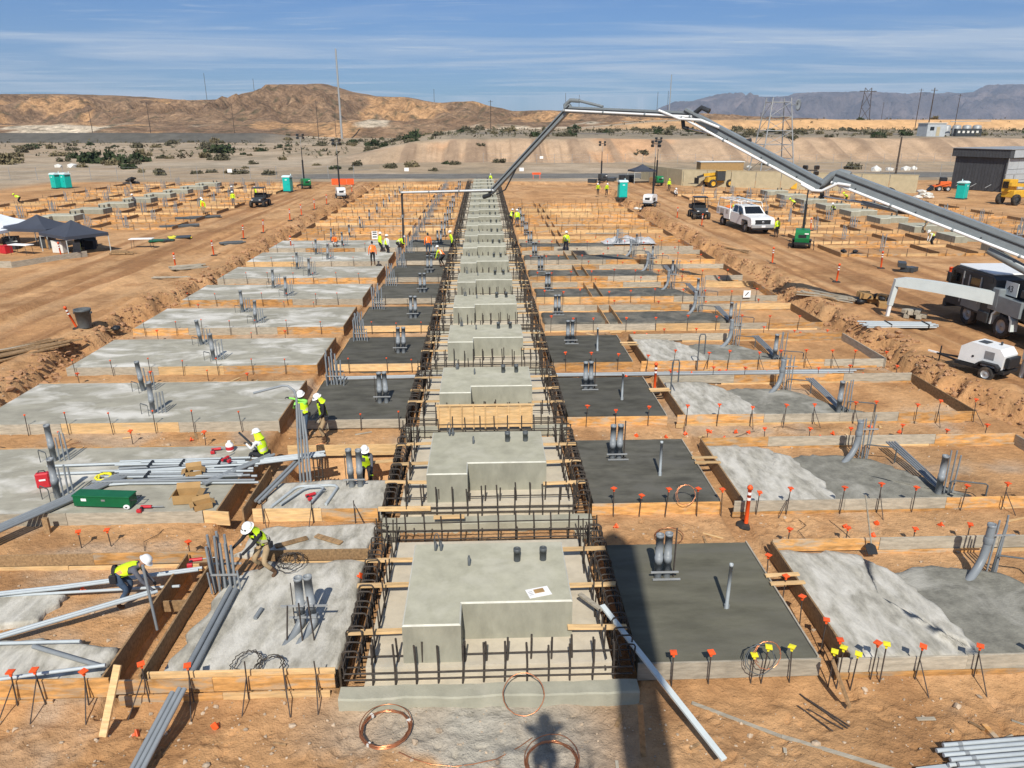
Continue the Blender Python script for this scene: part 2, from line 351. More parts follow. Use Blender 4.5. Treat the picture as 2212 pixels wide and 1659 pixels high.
def grid_mesh(name, xs, ys, Z, C, mat):
    nx, ny = len(xs), len(ys); X, Y = np.meshgrid(xs, ys)
    co = np.stack([X, Y, Z], -1).reshape(-1, 3).astype(np.float32)
    me = bpy.data.meshes.new(name); me.vertices.add(nx * ny); me.vertices.foreach_set('co', co.ravel())
    i = np.arange(nx * ny).reshape(ny, nx); q = np.stack([i[:-1, :-1], i[:-1, 1:], i[1:, 1:], i[1:, :-1]], -1).reshape(-1, 4).astype(np.int32)
    nf = len(q); me.loops.add(nf * 4); me.loops.foreach_set('vertex_index', q.ravel()); me.polygons.add(nf)
    me.polygons.foreach_set('loop_start', np.arange(nf, dtype=np.int32) * 4); me.polygons.foreach_set('loop_total', np.full(nf, 4, np.int32))
    me.polygons.foreach_set('use_smooth', np.ones(nf, bool)); me.update(calc_edges=True); me.validate()
    a = me.color_attributes.new('tone', 'FLOAT_COLOR', 'POINT'); rgba = np.ones((nx * ny, 4), np.float32); rgba[:, :3] = C.reshape(-1, 3); a.data.foreach_set('color', rgba.ravel())
    me.materials.append(MAT[mat]); return inst(name, me)

ROAD = 0.45
F_GAP = 15.75
def lip_l(y): return -18.75 + (fbm(y * 0.34, y * 0 + 3, 5, 5, .62) - .5) * 2.3
def lip_r(y): return 18.95 + (fbm(y * 0.34, y * 0 + 9, 5, 8, .62) - .5) * 2.3
def ground_z(x, y):
    pit = sstep(0, 0.30, x - lip_l(y) + (fbm(x * 1.3, y * 1.3, 3, 2) - .5) * 0.9) * sstep(0, 0.30, lip_r(y) - x + (fbm(x * 1.3, y * 1.3, 3, 4) - .5) * 0.9)
    pit = pit * (1 - sstep(129.0, 131.5, y + (fbm(x * .3, y * .3, 3, 6) - .5) * 2))
    z = ROAD * (1 - pit)
    # spoil heaped along the cut edges
    dl = np.abs(x - lip_l(y) + 0.9); dr = np.abs(x - lip_r(y) - 0.9)
    heap = (np.exp(-(dl / 0.75) ** 2) * fbm(x * .8, y * .5, 3, 31) + np.exp(-(dr / 0.85) ** 2) * fbm(x * .8, y * .5, 3, 33)) * (y < 128)
    z = z + heap * 0.26 * (0.4 + 1.2 * fbm(x * 2.1, y * 2.1, 3, 35))
    near = (y < 160) & (y > -30)
    z = z + near * ((fbm(x * .45, y * .45, 4, 1) - .5) * 0.10 + (fbm(x * 2.2, y * 2.2, 4, 21) - .5) * 0.07)
    # churned, trodden earth in front of the first row
    front = sstep(11.6, 10.6, y) * (np.abs(x) < 30)
    z = z + front * ((fbm(x * 1.6, y * 1.6, 4, 41, 0.6) - .45) * 0.20 - 0.13)
    ditch = np.exp(-((x - lip_l(y) - .55) / .38) ** 2) + np.exp(-((x - lip_r(y) + .55) / .38) ** 2); z = z - .22 * ditch * (y < 128) * (.4 + 1.2 * fbm(x * .5, y * .6, 3, 37))
    # narrow trenches beside the pads, and the dig round the footings
    inrow = (y > 10.8) & (y < 66)
    z = z - inrow * (.32 * sstep(-7.16, -7.04, x) * sstep(-6.40, -6.52, x) + .12 * sstep(6.28, 6.38, x) * sstep(6.95, 6.85, x)) - (y > 15.3) * (y < 128) * .12 * sstep(3.0, 2.8, np.abs(x)) - (y > 11.2) * (y < 128) * .30 * sstep(2.30, 2.36, np.abs(x)) * sstep(2.86, 2.78, np.abs(x))
    # open dig where the conduit turns up, left of the second pedestal
    z = z - .8 * sstep(-6.16, -6.04, x) * sstep(-2.92, -3.02, x) * sstep(19.75, 19.95, y) * sstep(21.82, 21.70, y)
    # wheel ruts of the haul road (left) and the access road (right)
    for x0, amp, sd in ((-20.9, .05, 3), (-22.6, .06, 5), (-24.3, .07, 6), (-25.9, .06, 7), (-27.6, .05, 9), (22.0, .04, 11), (24.0, .04, 12), (26.5, .04, 14), (28.4, .035, 15)):
        c = x0 + (fbm(y * .05, y * 0 + sd, 2, sd) - .5) * 3.0 * (1 if x0 < 0 else 1.5)
        d = (x - c) / 0.24; z = z - amp * 1.6 * np.exp(-d * d) * (y < 128) + amp * np.exp(-((np.abs(d) - 2.0) / 0.8) ** 2) * (y < 128)
    far = sstep(150, 185, y)
    z = z + far * (fbm(x * .03, y * .03, 4, 51) - .5) * 1.6
    # earth bench right of the middle, its face cut by rills
    foot = 194 + (fbm(x * .02, x * 0, 3, 61) - .5) * 16; edge = sstep(-46, -8, x + (fbm(x * 0, y * .05, 3, 62) - .5) * 20)
    s = np.clip((y - foot) / 23, 0, 1); rill = fbm(x * .35, y * .02, 3, 63) - .5
    z = z + edge * (5.4 * sstep(0, 1, s) + (rill * 3.4 - .9 * np.clip(1 - 5 * np.abs(fbm(x * .16, y * .015, 3, 66) - .5), 0, 1)) * np.sin(np.pi * s) + 1.1 * (fbm(x * .05, y * .03, 3, 64) - .5) * (s > 0))
    # rail embankment, left
    z = z + sstep(-85, -125, x) * 4.4 * sstep(404, 424, y) * (1 - 0.8 * sstep(440, 458, y))
    # cut mesa, right
    e2 = sstep(30, 150, x); s2 = np.clip((y - 452 - (fbm(x * .012, x * 0, 3, 71) - .5) * 26) / 26, 0, 1)
    z = z + e2 * (5.9 * sstep(0, 1, s2) + (fbm(x * .11, y * .02, 3, 72) - .5) * 3.4 * np.sin(np.pi * s2))
    z = z - sstep(900, 4000, y) * 14
    return z
def lin(a, b, st): return np.arange(a, b, st)
def geo(a, b, k, st): 
    out = [a]; 
    while out[-1] < b: out.append(out[-1] + st); st *= k
    return np.array(out[1:])
xs = np.concatenate([-geo(60, 9000, 1.09, 1.2)[::-1], lin(-60, -32, 1.0), lin(-32, -21, .35), lin(-21, -11, .16), lin(-11, 11, .065), lin(11, 21.5, .16), lin(21.5, 40, .35), lin(40, 170, 1.15), geo(170, 11000, 1.085, 1.5)])
ys = np.concatenate([lin(-80, 6, 6), lin(6, 12.2, .05), lin(12.2, 18, .08), lin(18, 32, .13), lin(32, 62, .24), lin(62, 136, .5), lin(136, 240, 1.3), lin(240, 520, 3.0), geo(520, 10600, 1.06, 4)])
X, Y = np.meshgrid(xs, ys)
Z = ground_z(X, Y)
# boot prints pressed into the soft dirt
fr = random.Random(9)
for i in range(620):
    fx = fr.uniform(-10.5, 10.5); fy = fr.choice((fr.uniform(7.5, 10.7), fr.uniform(7.5, 10.7), F_GAP + fr.uniform(0, 1.5), F_GAP + 6.22 + fr.uniform(0, 1.5))); fa = fr.uniform(-.9, .9) + (1.57 if fr.random() < .6 else 0)
    i0, i1 = np.searchsorted(xs, (fx - .3, fx + .3)); j0, j1 = np.searchsorted(ys, (fy - .3, fy + .3)); px, py = X[j0:j1, i0:i1] - fx, Y[j0:j1, i0:i1] - fy
    u, v = (px * math.cos(fa) + py * math.sin(fa)) / .15, (-px * math.sin(fa) + py * math.cos(fa)) / .06; q = np.sqrt(u * u + v * v)
    Z[j0:j1, i0:i1] += -.038 * np.exp(-q ** 4) + .022 * np.exp(-((q - 1.35) / .35) ** 2)
def lerp(C, c, wt): return C * (1 - wt[..., None]) + np.array(c) * wt[..., None]
n1 = fbm(X * .22, Y * .22, 5, 81); n2 = fbm(X * .9, Y * .9, 4, 82); n3 = fbm(X * .05, Y * .05, 4, 83)
C = np.zeros(X.shape + (3,)) + np.array((0.485, 0.270, 0.123))
C = lerp(C, (0.545, 0.335, 0.172), sstep(.42, .68, n1) * .6)
C = lerp(C, (0.320, 0.165, 0.072), sstep(.48, .70, n2) * .6)
# grader and tyre streaks run along the haul roads
road = ((X < -19.3) & (X > -31)) | ((X > 19.6) & (X < 31))
st = fbm(X * 1.7, Y * .06, 4, 84)
C = lerp(C, (0.30, 0.152, 0.068), sstep(.44, .64, st) * road * .85)
C = lerp(C, (0.56, 0.35, 0.185), sstep(.54, .74, fbm(X * 1.3, Y * .05, 4, 85)) * road * .6)
# cement dust and spill around the poured rows
inpad = (np.abs(X) < 17.5) & (Y > 9) & (Y < 64)
C = lerp(C, (0.46, 0.41, 0.33), inpad * sstep(.55, .75, fbm(X * .5 + 7, Y * .5, 4, 86)) * .45)
sp = np.exp(-((X + .3) / 2.6) ** 4) * sstep(9.35, 9.75, Y + (n2 - .5) * 1.5) * sstep(11.3, 11.0, Y)
C = lerp(C, (0.375, 0.345, 0.285), np.clip(sp, 0, 1) * np.clip(0.7 + .5 * n2, 0, 1))
# desert beyond the site
dz = sstep(131, 134, Y + (n3 - .5) * 4)
side = np.clip(sstep(-70, -76, X) + sstep(84, 92, X), 0, 1) * sstep(40, 60, Y)
desert = np.maximum(dz, side)
C = lerp(C, (0.355, 0.270, 0.180), desert)
C = lerp(C, (0.43, 0.345, 0.25), desert * sstep(.45, .62, n3) * .7)
C = lerp(C, (0.26, 0.215, 0.15), desert * sstep(.52, .7, fbm(X * .12, Y * .05, 4, 87)) * .7)
rd = sstep(138.5, 139.5, Y) * sstep(154, 152, Y - .01 * X) * sstep(-42, -30, X)
C = lerp(C, (0.150, 0.148, 0.138), rd * .92)
wash = np.exp(-(((Y - 205) - .12 * X) / 12) ** 2) * sstep(-20, -45, X); C = lerp(C, (0.40, 0.335, 0.25), wash * .8)
sl = sstep(192, 197, Y) * sstep(219, 214, Y) * sstep(-46, -10, X)
C = lerp(C, (0.45, 0.315, 0.205), sl * .9); C = lerp(C, (0.52, 0.30, 0.16), sl * sstep(.5, .65, n3) * .7); C = lerp(C, (0.30, 0.21, 0.14), sl * sstep(.52, .66, fbm(X * .35, Y * .02, 3, 63)) * .85)
tp = sstep(217, 224, Y) * sstep(-46, -10, X) * sstep(452, 440, Y); C = lerp(C, (0.235, 0.20, 0.145), tp * .65)
hw = np.exp(-((Y - 300 - .05 * X) / 16) ** 2) * sstep(-30, 10, X); C = lerp(C, (0.12, 0.115, 0.105), hw * .8)
rail = sstep(-85, -125, X) * sstep(400, 406, Y) * sstep(447, 442, Y); C = lerp(C, (0.088, 0.088, 0.080), rail * .92)
ms = sstep(30, 130, X) * sstep(446, 458, Y) * sstep(500, 486, Y); C = lerp(C, (0.60, 0.36, 0.17), ms * .95); C = lerp(C, (0.36, 0.22, 0.12), ms * sstep(.54, .7, fbm(X * .11, Y * .02, 3, 72)) * .7)
cut = sstep(233, 224, Y) * 0
C = lerp(C, (0.55, 0.46, 0.34), sstep(478, 486, Y) * sstep(.56, .66, n3) * sstep(140, 80, X) * .5)
ground = struct(grid_mesh('ground', xs, ys, Z, C, 'dirt'))
def gza(x, y):
    """height of the built ground sheet, bilinear between its vertices"""
    x = np.asarray(x, float); y = np.asarray(y, float); i = np.clip(np.searchsorted(xs, x) - 1, 0, len(xs) - 2); j = np.clip(np.searchsorted(ys, y) - 1, 0, len(ys) - 2)
    u = np.clip((x - xs[i]) / (xs[i + 1] - xs[i]), 0, 1); v = np.clip((y - ys[j]) / (ys[j + 1] - ys[j]), 0, 1)
    return (Z[j, i] * (1 - u) + Z[j, i + 1] * u) * (1 - v) + (Z[j + 1, i] * (1 - u) + Z[j + 1, i + 1] * u) * v
def gz(x, y): return float(gza(x, y))

# ------------------------------------------------------------------ hills and far mountains
SIL = [(-658, 38.8), (-584, 35.6), (-534, 38), (-508, 40.5), (-458, 40), (-398, 38.2), (-363, 35), (-317, 33.9), (-276, 34.5), (-240, 43.2), (-213, 51), (-178, 51), (-161, 45.2), (-121, 38.5), (-86, 37.1), (-51, 31.3), (-10, 33.8), (12, 26.4), (30, 23), (89, 23.7), (152, 22), (211, 19.6), (298, 14), (420, 8), (600, 0)]
hx = np.concatenate([lin(-1000, 620, 3.2)]); hy = np.concatenate([lin(505, 760, 3.2), lin(760, 960, 4.5), lin(960, 1400, 16)])
HX, HY = np.meshgrid(hx, hy)
crest = np.interp(HX, [a for a, b in SIL], [b for a, b in SIL])
warp = (fbm(HX * .006, HY * .006, 3, 90) - .5) * 90
rg = 1 - np.abs(2 * fbm(HX * .022 + warp * .012, HY * .011, 5, 91, .55) - 1)
rg2 = 1 - np.abs(2 * fbm(HX * .055 + warp * .02, HY * .03, 4, 92, .5) - 1)
rise = sstep(600, 890, HY + warp); back = 1 - sstep(1000, 1400, HY)
HZ = crest * (rise ** 1.25) * back + (rg - .72) * 26 * np.sin(np.pi * np.clip(rise, 0, 1)) + (rg2 - .7) * 15 * np.sin(np.pi * np.clip(rise * .95, 0, 1))
low = sstep(508, 575, HY + warp * .5) * sstep(-420, -300, HX); HZ = HZ + low * (1 - rise) * (5.5 + 9 * fbm(HX * .012, HY * .016, 4, 93)) * (rg * .7 + .3)
lowl = sstep(508, 560, HY + warp * .3); HZ = np.maximum(HZ, lowl * (3 + 8 * fbm(HX * .02, HY * .03, 4, 94)) * back - 1)
HZ = np.minimum(HZ, 9 + (HY / 900) * (crest - 9.2) + 2.2 * (fbm(HX * .06, HX * 0, 4, 118) - .5))
HZ = np.where(HY < 512, -3, HZ)
slope = np.hypot(*np.gradient(HZ, 3.2)[::-1]) if False else np.abs(np.gradient(HZ, axis=0))
nA = fbm(HX * .016, HY * .02, 5, 95); nB = fbm(HX * .05, HY * .08, 5, 96)
HC = np.zeros(HX.shape + (3,)) + np.array((0.240, 0.152, 0.090))
HC = lerp(HC, (0.315, 0.208, 0.125), sstep(.40, .6, nB) * .7)
HC = lerp(HC, (0.185, 0.120, 0.075), sstep(.5, .66, nA) * .6)
HC = lerp(HC, (0.585, 0.335, 0.155), sstep(.60, .68, fbm(HX * .020 + 5, HY * .014, 4, 97)) * .55 * sstep(-560, -480, HX))
HC = lerp(HC, (0.62, 0.52, 0.385), sstep(.60, .67, fbm(HX * .026 + 9, HY * .02, 4, 98)) * sstep(600, 560, HY) * .95)
HC = lerp(HC, (0.10, 0.085, 0.05), sstep(.66, .72, fbm(HX * .28, HY * .16, 3, 99)) * .8)
struct(grid_mesh('hills', hx, hy, HZ, HC, 'hillside'))

MS = [(600, -30), (1100, 20), (1526, 95), (2005, 135), (2110, 175), (2214, 215), (2282, 241), (2396, 215), (2584, 270), (2767, 317), (2937, 285), (3025, 310), (3158, 276), (3388, 291), (3575, 301), (3845, 346), (4214, 336), (4550, 302), (4622, 327), (4862, 322), (5239, 293), (5507, 348), (5700, 313), (5907, 324), (6047, 433), (6144, 414), (6263, 399), (6542, 340), (7303, 391), (8456, 266), (9632, 139), (11000, 30)]
mxs = lin(500, 11000, 34); mys = lin(6800, 10400, 45)
MX, MY = np.meshgrid(mxs, mys)
mc = np.interp(MX, [a for a, b in MS], [b for a, b in MS]); mw = (fbm(MX * .0012, MY * .0012, 3, 110) - .5) * 900
mr_ = sstep(7000, 8950, MY + mw * .8); mrg = 1 - np.abs(2 * fbm(MX * .0032, MY * .0022, 6, 111, .55) - 1)
MZ = mc * mr_ ** 1.1 * (1 - sstep(9300, 10400, MY)) + (mrg - .72) * 480 * np.sin(np.pi * np.clip(mr_ * .97, 0, 1)) + (fbm(MX * .012, MY * .01, 4, 113) - .5) * 60 * mr_
MZ = np.minimum(MZ, 10 + MY / 9000 * (mc - 10) + 95 * (fbm(MX * .0065, MX * .0, 6, 112, .62) - .53)); MZ = np.where(MY < 6950, -40, MZ)
MC = np.zeros(MX.shape + (3,)) + np.array((0.130, 0.108, 0.108)); MC = lerp(MC, (0.21, 0.165, 0.15), sstep(.45, .65, fbm(MX * .004, MY * .004, 4, 114)) * .8); MC = lerp(MC, (0.07, 0.06, 0.065), sstep(.5, .7, fbm(MX * .009, MY * .006, 4, 115)) * .7)
struct(grid_mesh('mountains', mxs, mys, MZ, MC, 'rock'))

# ------------------------------------------------------------------ the rows of footings, pads and forms
PITCH, F0, NROW = 6.22, 11.35, 19
def F(n): return F0 + PITCH * n
TOP = 0.37                                     # top of forms and finished pads above the dug-out ground
def row(n): return ORD[n] + ' row'

# shared bars: vertical, long across, long along, hairpin
RB = 0.0175
def bar_mesh(name, pts, r=RB, n=5, mat='rebar'): return MB().tube(pts, r, n).mesh(name, mat)
bar_v = bar_mesh('upright_bar', [(0, 0, 0), (0.01, 0, .5), (0, 0, 1.0)], .021)
bar_vs = bar_mesh('short_bar', [(0, 0, 0), (0, 0, .82)])
bar_x = bar_mesh('cross_bar', [(-2.68, 0, 0), (-1, 0.01, -.01), (1, 0, .005), (2.68, 0, 0)])
bar_y = bar_mesh('long_bar', [(0, -.15, 0), (0.01, 2.3, -.01), (0, 4.75, 0)])
def hairpin_mesh(name, w_=.30, h=.62):
    return bar_mesh(name, [(0, 0, 0), (0, 0, h - .06), (.03, 0, h - .01), (.07, 0, h), (w_ - .07, 0, h), (w_ - .03, 0, h - .01), (w_, 0, h - .06), (w_, 0, 0)])
hairpin = hairpin_mesh('hairpin_bar')
def cage_layout(rs):
    """(mesh, x, y, z, rz, scale z, tilt) of every bar of one cage, local to the row origin"""
    L = []
    for k in range(12):
        x = -2.15 + k * .405 + rs.uniform(-.03, .03)
        L.append((bar_v, x, -.13 + rs.uniform(-.02, .02), .04, 0, rs.uniform(.90, 1.04), (rs.uniform(-.03, .03), rs.uniform(-.03, .03))))
        L.append((bar_v, x + rs.uniform(.03, .08), .08, .06, 0, rs.uniform(.78, .96), (rs.uniform(-.05, .05), rs.uniform(-.06, .06))))
    for y, z in ((-.15, .10), (-.15, .27), (-.15, .42), (.10, .36), (.12, .58), (4.45, .45), (4.45, .68), (4.62, .55), (4.62, .8)):
        L.append((bar_x, rs.uniform(-.03, .03), y, z, 0, 1, (0, rs.uniform(-.006, .006))))
    for sgn in (-1, 1):
        for k in range(19):
            L.append((hairpin, sgn * 2.72 if sgn < 0 else 2.42, .0 + k * .248 + rs.uniform(-.04, .04), .22, 0, rs.uniform(.92, 1.08), (rs.uniform(-.05, .05), rs.uniform(-.04, .04))))
        for k in range(12):
            L.append((bar_vs, sgn * (2.18 + rs.uniform(-.03, .03)), .2 + k * .38 + rs.uniform(-.05, .05), .28, 0, rs.uniform(.7, 1.05), (rs.uniform(-.05, .05), rs.uniform(-.05, .05))))
        for dx, z in ((2.70, .32), (2.70, .56), (2.44, .40), (2.44, .66), (2.17, .36), (2.17, .62)):
            L.append((bar_y, sgn * dx, 0, z, 0, 1, (0, 0)))
    for k in range(12):
        L.append((bar_v, -2.45 + k * .445 + rs.uniform(-.03, .03), 4.55 + rs.uniform(-.03, .03), .22, 0, rs.uniform(.80, .92), (rs.uniform(-.03, .03), rs.uniform(-.03, .03))))
    for sgn in (-1, 1):
        for k in range(4):
            L.append((bar_vs, sgn * (2.3 + .12 * k), 4.15 + rs.uniform(-.25, .3), .25, 0, rs.uniform(.9, 1.15), (rs.uniform(-.06, .06), rs.uniform(-.06, .06))))
    return L
def joined_cage():
    b = MB(); rs = random.Random(5)
    for me, x, y, z, rz, s_, tl in cage_layout(rs):
        mt_ = Matrix.Translation((x, y, z)) @ Matrix.Rotation(tl[0], 4, 'X') @ Matrix.Rotation(tl[1], 4, 'Y') @ Matrix.Diagonal((1, 1, s_, 1))
        b.add([tuple(mt_ @ v.co) for v in me.vertices], [tuple(p.vertices) for p in me.polygons])
    return b.mesh('bars', 'rebar')
cage_far = joined_cage()

def ped_mesh():
    """L-shaped block with chamfered top edges, built as stacked outlines"""
    def outline(e): return [(-1.60 + e, .05 + e), (-.52 - e, .05 + e), (-.52 - e, .70 + e), (1.62 - e, .70 + e), (1.62 - e, 2.85 - e), (-1.60 + e, 2.85 - e)]
    lv = [(outline(-.005), .28), (outline(0), .9), (outline(0), 1.272), (outline(.028), 1.30)]
    vs = [(x, y, z) for o_, z in lv for x, y in o_]; fs = []
    for i in range(3): fs += [(i * 6 + k, i * 6 + (k + 1) % 6, i * 6 + 6 + (k + 1) % 6, i * 6 + 6 + k) for k in range(6)]
    b = MB(); b.add(vs, fs); t_ = 18
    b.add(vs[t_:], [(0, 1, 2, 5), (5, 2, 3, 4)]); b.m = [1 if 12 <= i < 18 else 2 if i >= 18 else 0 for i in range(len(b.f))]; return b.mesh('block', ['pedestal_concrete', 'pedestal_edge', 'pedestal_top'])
ped_me = ped_mesh()
stub_me = MB().lathe([(.072, 0), (.072, .22), (.078, .22), (.078, .30), (.06, .30), (.06, .27)], n=12).mesh('pipe_stub', 'pvc_dark')
pin_me = MB().lathe([(.03, 0), (.03, .2), (.02, .2), (.02, .24)], n=8).mesh('small_stub', 'pvc_dark')
foot_me = MB().box((0, 2.14, -.05), (4.66, 5.1, .36)).box((0, 2.13, .17), (4.60, 4.34, .58)).mesh('pad', 'base_concrete')
fb = MB(); nseg = 28
for i in range(nseg):      # cast edge beam, its arris slightly uneven
    x0, x1 = -2.75 + 5.5 * i / nseg, -2.75 + 5.5 * (i + 1) / nseg
    def ez(x): return .165 + .012 * math.sin(3.1 * x) + .008 * math.sin(11 * x)
    def ey(x): return -.52 + .012 * math.sin(4.3 * x + 1)
    prof = lambda x: [(x, ey(x), -.45), (x, ey(x), ez(x) - .03), (x, ey(x) + .025, ez(x)), (x, -.2, ez(x) + .01), (x, -.18, .0)]
    a_, b_ = prof(x0), prof(x1); fb.add(a_ + b_, [(k, k + 5, k + 6, k + 1) for k in range(4)] + ([(0, 1, 2, 3, 4)] if i == 0 else []) + ([(9, 8, 7, 6, 5)] if i == nseg - 1 else []))
edge_me = fb.mesh('edge_beam', 'beam_concrete')
plank_me = MB().box((0, 0, 0), (1.16, .13, .045), ch=.004).mesh('spreader_board', 'wood_new')

for n in range(NROW):
    y0 = F(n)
    t = thing('concrete_footing', f'pale concrete footing with cast front edge below the pedestal in the {row(n)}', 'footing', (0, y0, 0), group='footings down the middle line')
    inst('pad', foot_me, t); inst('edge_beam', edge_me, t)
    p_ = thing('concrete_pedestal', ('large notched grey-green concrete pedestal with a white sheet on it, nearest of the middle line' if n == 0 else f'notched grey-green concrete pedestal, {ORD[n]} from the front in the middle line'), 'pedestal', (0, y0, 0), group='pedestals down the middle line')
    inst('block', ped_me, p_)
    for x, y in ((.61, 2.12), (1.13, 2.14)): inst('pipe_stub', stub_me, p_, (x + J(.03), y + J(.03), 1.29))
    for x, y in ((-.4, 1.97), (-1.11, 2.57), (-1.02, 2.55)): inst('small_stub', pin_me, p_, (x + J(.03), y + J(.03), 1.29))
    if n < 8:
        b = MB(); b.tube([(-1.1 + .14 * math.cos(a) * .4, 2.6, 1.5 + .2 * math.sin(a)) for a in np.linspace(-.6, 3.6, 10)], .012, 5); b.build('wire_loop', 'pvc_dark', p_)
    c = thing('rebar_cage', f'dark steel reinforcing cage standing round the pedestal in the {row(n)}', 'rebar cage', (0, y0, 0), group='rebar cages down the middle line')
    if n < 3:
        rs = random.Random(100 + n)
        for me, x, y, z, rz, s_, tl in cage_layout(rs):
            o = inst(me.name.split('.')[0], me, c, (x, y, z)); o.rotation_euler = (tl[0], tl[1], rz); o.scale = (1, 1, s_)
    else: inst('bars', cage_far, c)
    for sgn, side in ((-1, 'left'), (1, 'right')) if n < 10 else ():
        for k in range(3 if n < 8 else 2):
            o = inst('spreader_board', plank_me, None, (sgn * 2.14 + J(.06), y0 + .75 + k * 1.25 + J(.12), .72 + J(.05)), J(.05)); o.rotation_euler[1] = J(.03)
            tag(o, f'{("front", "middle", "back")[k]} pale timber spreader between pedestal and rebar, {side} side, {row(n)}', 'board', 'timber spreaders beside the pedestals')

# --- flat pads
def slab_mesh(name, x0, x1, y0, y1, top, mat, th=.42, step=.45, rough=0.0, wob=0.0, seed=1):
    """poured pad: gently uneven top, sheer sides"""
    nx = max(2, int((x1 - x0) / step) + 1); ny = max(2, int((y1 - y0) / step) + 1)
    xs_ = np.linspace(x0, x1, nx); ys_ = np.linspace(y0, y1, ny); XX, YY = np.meshgrid(xs_, ys_)
    ZZ = top + (fbm(XX * .9 + seed, YY * .9, 3, seed) - .5) * (.012 + rough)
    if wob:
        ex = (fbm(YY * .8, XX * 0 + seed, 3, seed + 3) - .5) * wob; ey_ = (fbm(XX * .8, XX * 0 + seed + 5, 3, seed + 6) - .5) * wob
        XX = XX + ex * ((XX - x0) / (x1 - x0)); YY = YY + ey_ * ((YY - y0) / (y1 - y0))
    b = MB(); vs = [(XX[j, i], YY[j, i], ZZ[j, i]) for j in range(ny) for i in range(nx)]
    b.add(vs, [(j * nx + i, j * nx + i + 1, (j + 1) * nx + i + 1, (j + 1) * nx + i) for j in range(ny - 1) for i in range(nx - 1)], smooth=rough > 0)
    rim = [(i, 0) for i in range(nx)] + [(nx - 1, j) for j in range(1, ny)] + [(i, ny - 1) for i in range(nx - 2, -1, -1)] + [(0, j) for j in range(ny - 2, 0, -1)]
    k = len(rim); up = [vs[j * nx + i] for i, j in rim]; dn = [(p[0], p[1], top - th) for p in up]
    b.add(dn + up, [(q, (q + 1) % k, k + (q + 1) % k, k + q) for q in range(k)]); return b.mesh(name, mat)
light_me = [slab_mesh('concrete_pad', -17.45, -7.14, .03, 4.22, TOP - .01, 'slab_concrete', seed=s_, wob=0) for s_ in (1, 2, 3)]
for n in range(2, 9):
    tag(inst('concrete_pad', light_me[n % 3], None, (0, F(n), 0)), f'long light grey concrete pad beside the haul road, {row(n)}', 'concrete pad', 'long cured pads left of the middle line', 'thing')
tag(inst('concrete_pad', slab_mesh('concrete_pad', -17.45, -7.14, .03, 4.2, TOP - .02, 'slab_concrete', seed=9), None, (0, F(1), 0)), 'light grey concrete pad carrying conduit, cardboard boxes and the green tool chest', 'concrete pad', kind='thing')
darkL = slab_mesh('fresh_pad', -6.40, -2.80, .03, 4.24, TOP - .01, 'fresh_concrete', step=.6)
for n in range(2, 9):
    tag(inst('fresh_pad', darkL, None, (0, F(n), 0)), f'dark freshly poured concrete pad left of the pedestal, {row(n)}', 'concrete pad', 'fresh dark pads left of the pedestals', 'thing')
darkR = slab_mesh('fresh_pad', 2.85, 6.26, .03, 4.20, TOP - .01, 'fresh_concrete', step=.6)
darkR0 = slab_mesh('fresh_pad', 2.85, 6.26, .03, 4.16, TOP - .01, 'fresh_concrete_near', step=.6)
for n in range(0, 4):
    tag(inst('fresh_pad', darkR0 if n == 0 else darkR, None, (0, F(n), 0)), ('dark fresh concrete pad at the right with a long shadow across its edge, nearest row' if n == 0 else f'dark freshly poured concrete pad right of the pedestal, {row(n)}'), 'concrete pad', 'fresh dark pads right of the pedestals', 'thing')
# rough blinding inside the right-hand boxes, and wet mud slabs further back
for n in range(0, 4):
    def blob(name, pts, z, mat, lab, seed, cat='concrete bed'):
        """rough poured bed with an uneven edge"""
        rr = random.Random(seed); P = []
        for i in range(len(pts)):
            a_, b_ = pts[i], pts[(i + 1) % len(pts)]
            for k in range(7):
                u = k / 7; P.append((a_[0] + (b_[0] - a_[0]) * u + rr.uniform(-.09, .09), a_[1] + (b_[1] - a_[1]) * u + rr.uniform(-.08, .08)))
        cx_ = sum(p[0] for p in P) / len(P); cy_ = sum(p[1] for p in P) / len(P); K = len(P); b = MB()
        rings = [(1.0, z - .25), (1.0, z - .05), (.975, z - .006)] + [(q, z) for q in (.9, .78, .66, .54, .42, .3, .18, .08)]; NR = len(rings)
        vs = []
        for i_, (s_, zz) in enumerate(rings):
            for x, y in P:
                qx, qy = cx_ + (x - cx_) * s_, cy_ + (y - cy_) * s_; vs.append((qx, qy, zz + (float(fbm(np.array([qx * 1.7]), np.array([qy * 1.7]), 3, seed)[0]) - .5) * .022 * (i_ > 1)))
        vs.append((cx_, cy_, z)); fs = [(i_ * K + k, i_ * K + (k + 1) % K, i_ * K + K + (k + 1) % K, i_ * K + K + k) for i_ in range(NR - 1) for k in range(K)] + [((NR - 1) * K + k, (NR - 1) * K + (k + 1) % K, NR * K) for k in range(K)]
        b.add(vs, fs, smooth=True); return tag(b.build(name, mat), lab, cat, kind='thing')
    y0 = F(n)
    blob('rough_concrete_bed', [(7.0, y0 + .1), (9.6, y0 + .08), (9.75, y0 + 1.6), (9.4, y0 + 3.1), (8.7, y0 + 3.95), (7.0, y0 + 4.05)], .20, 'rough_concrete', f'pale rough concrete bed inside the timber box, {row(n)}', 20 + n)
    blob('grey_concrete_bed', [(9.3, y0 + .12), (13.6 + .2 * n, y0 + .1), (12.8, y0 + 1.6), (11.9, y0 + 3.0), (10.2, y0 + 3.35), (9.1, y0 + 3.0)], .155, 'grey_concrete', f'grey damp concrete bed round the conduit elbow, {row(n)}', 30 + n)
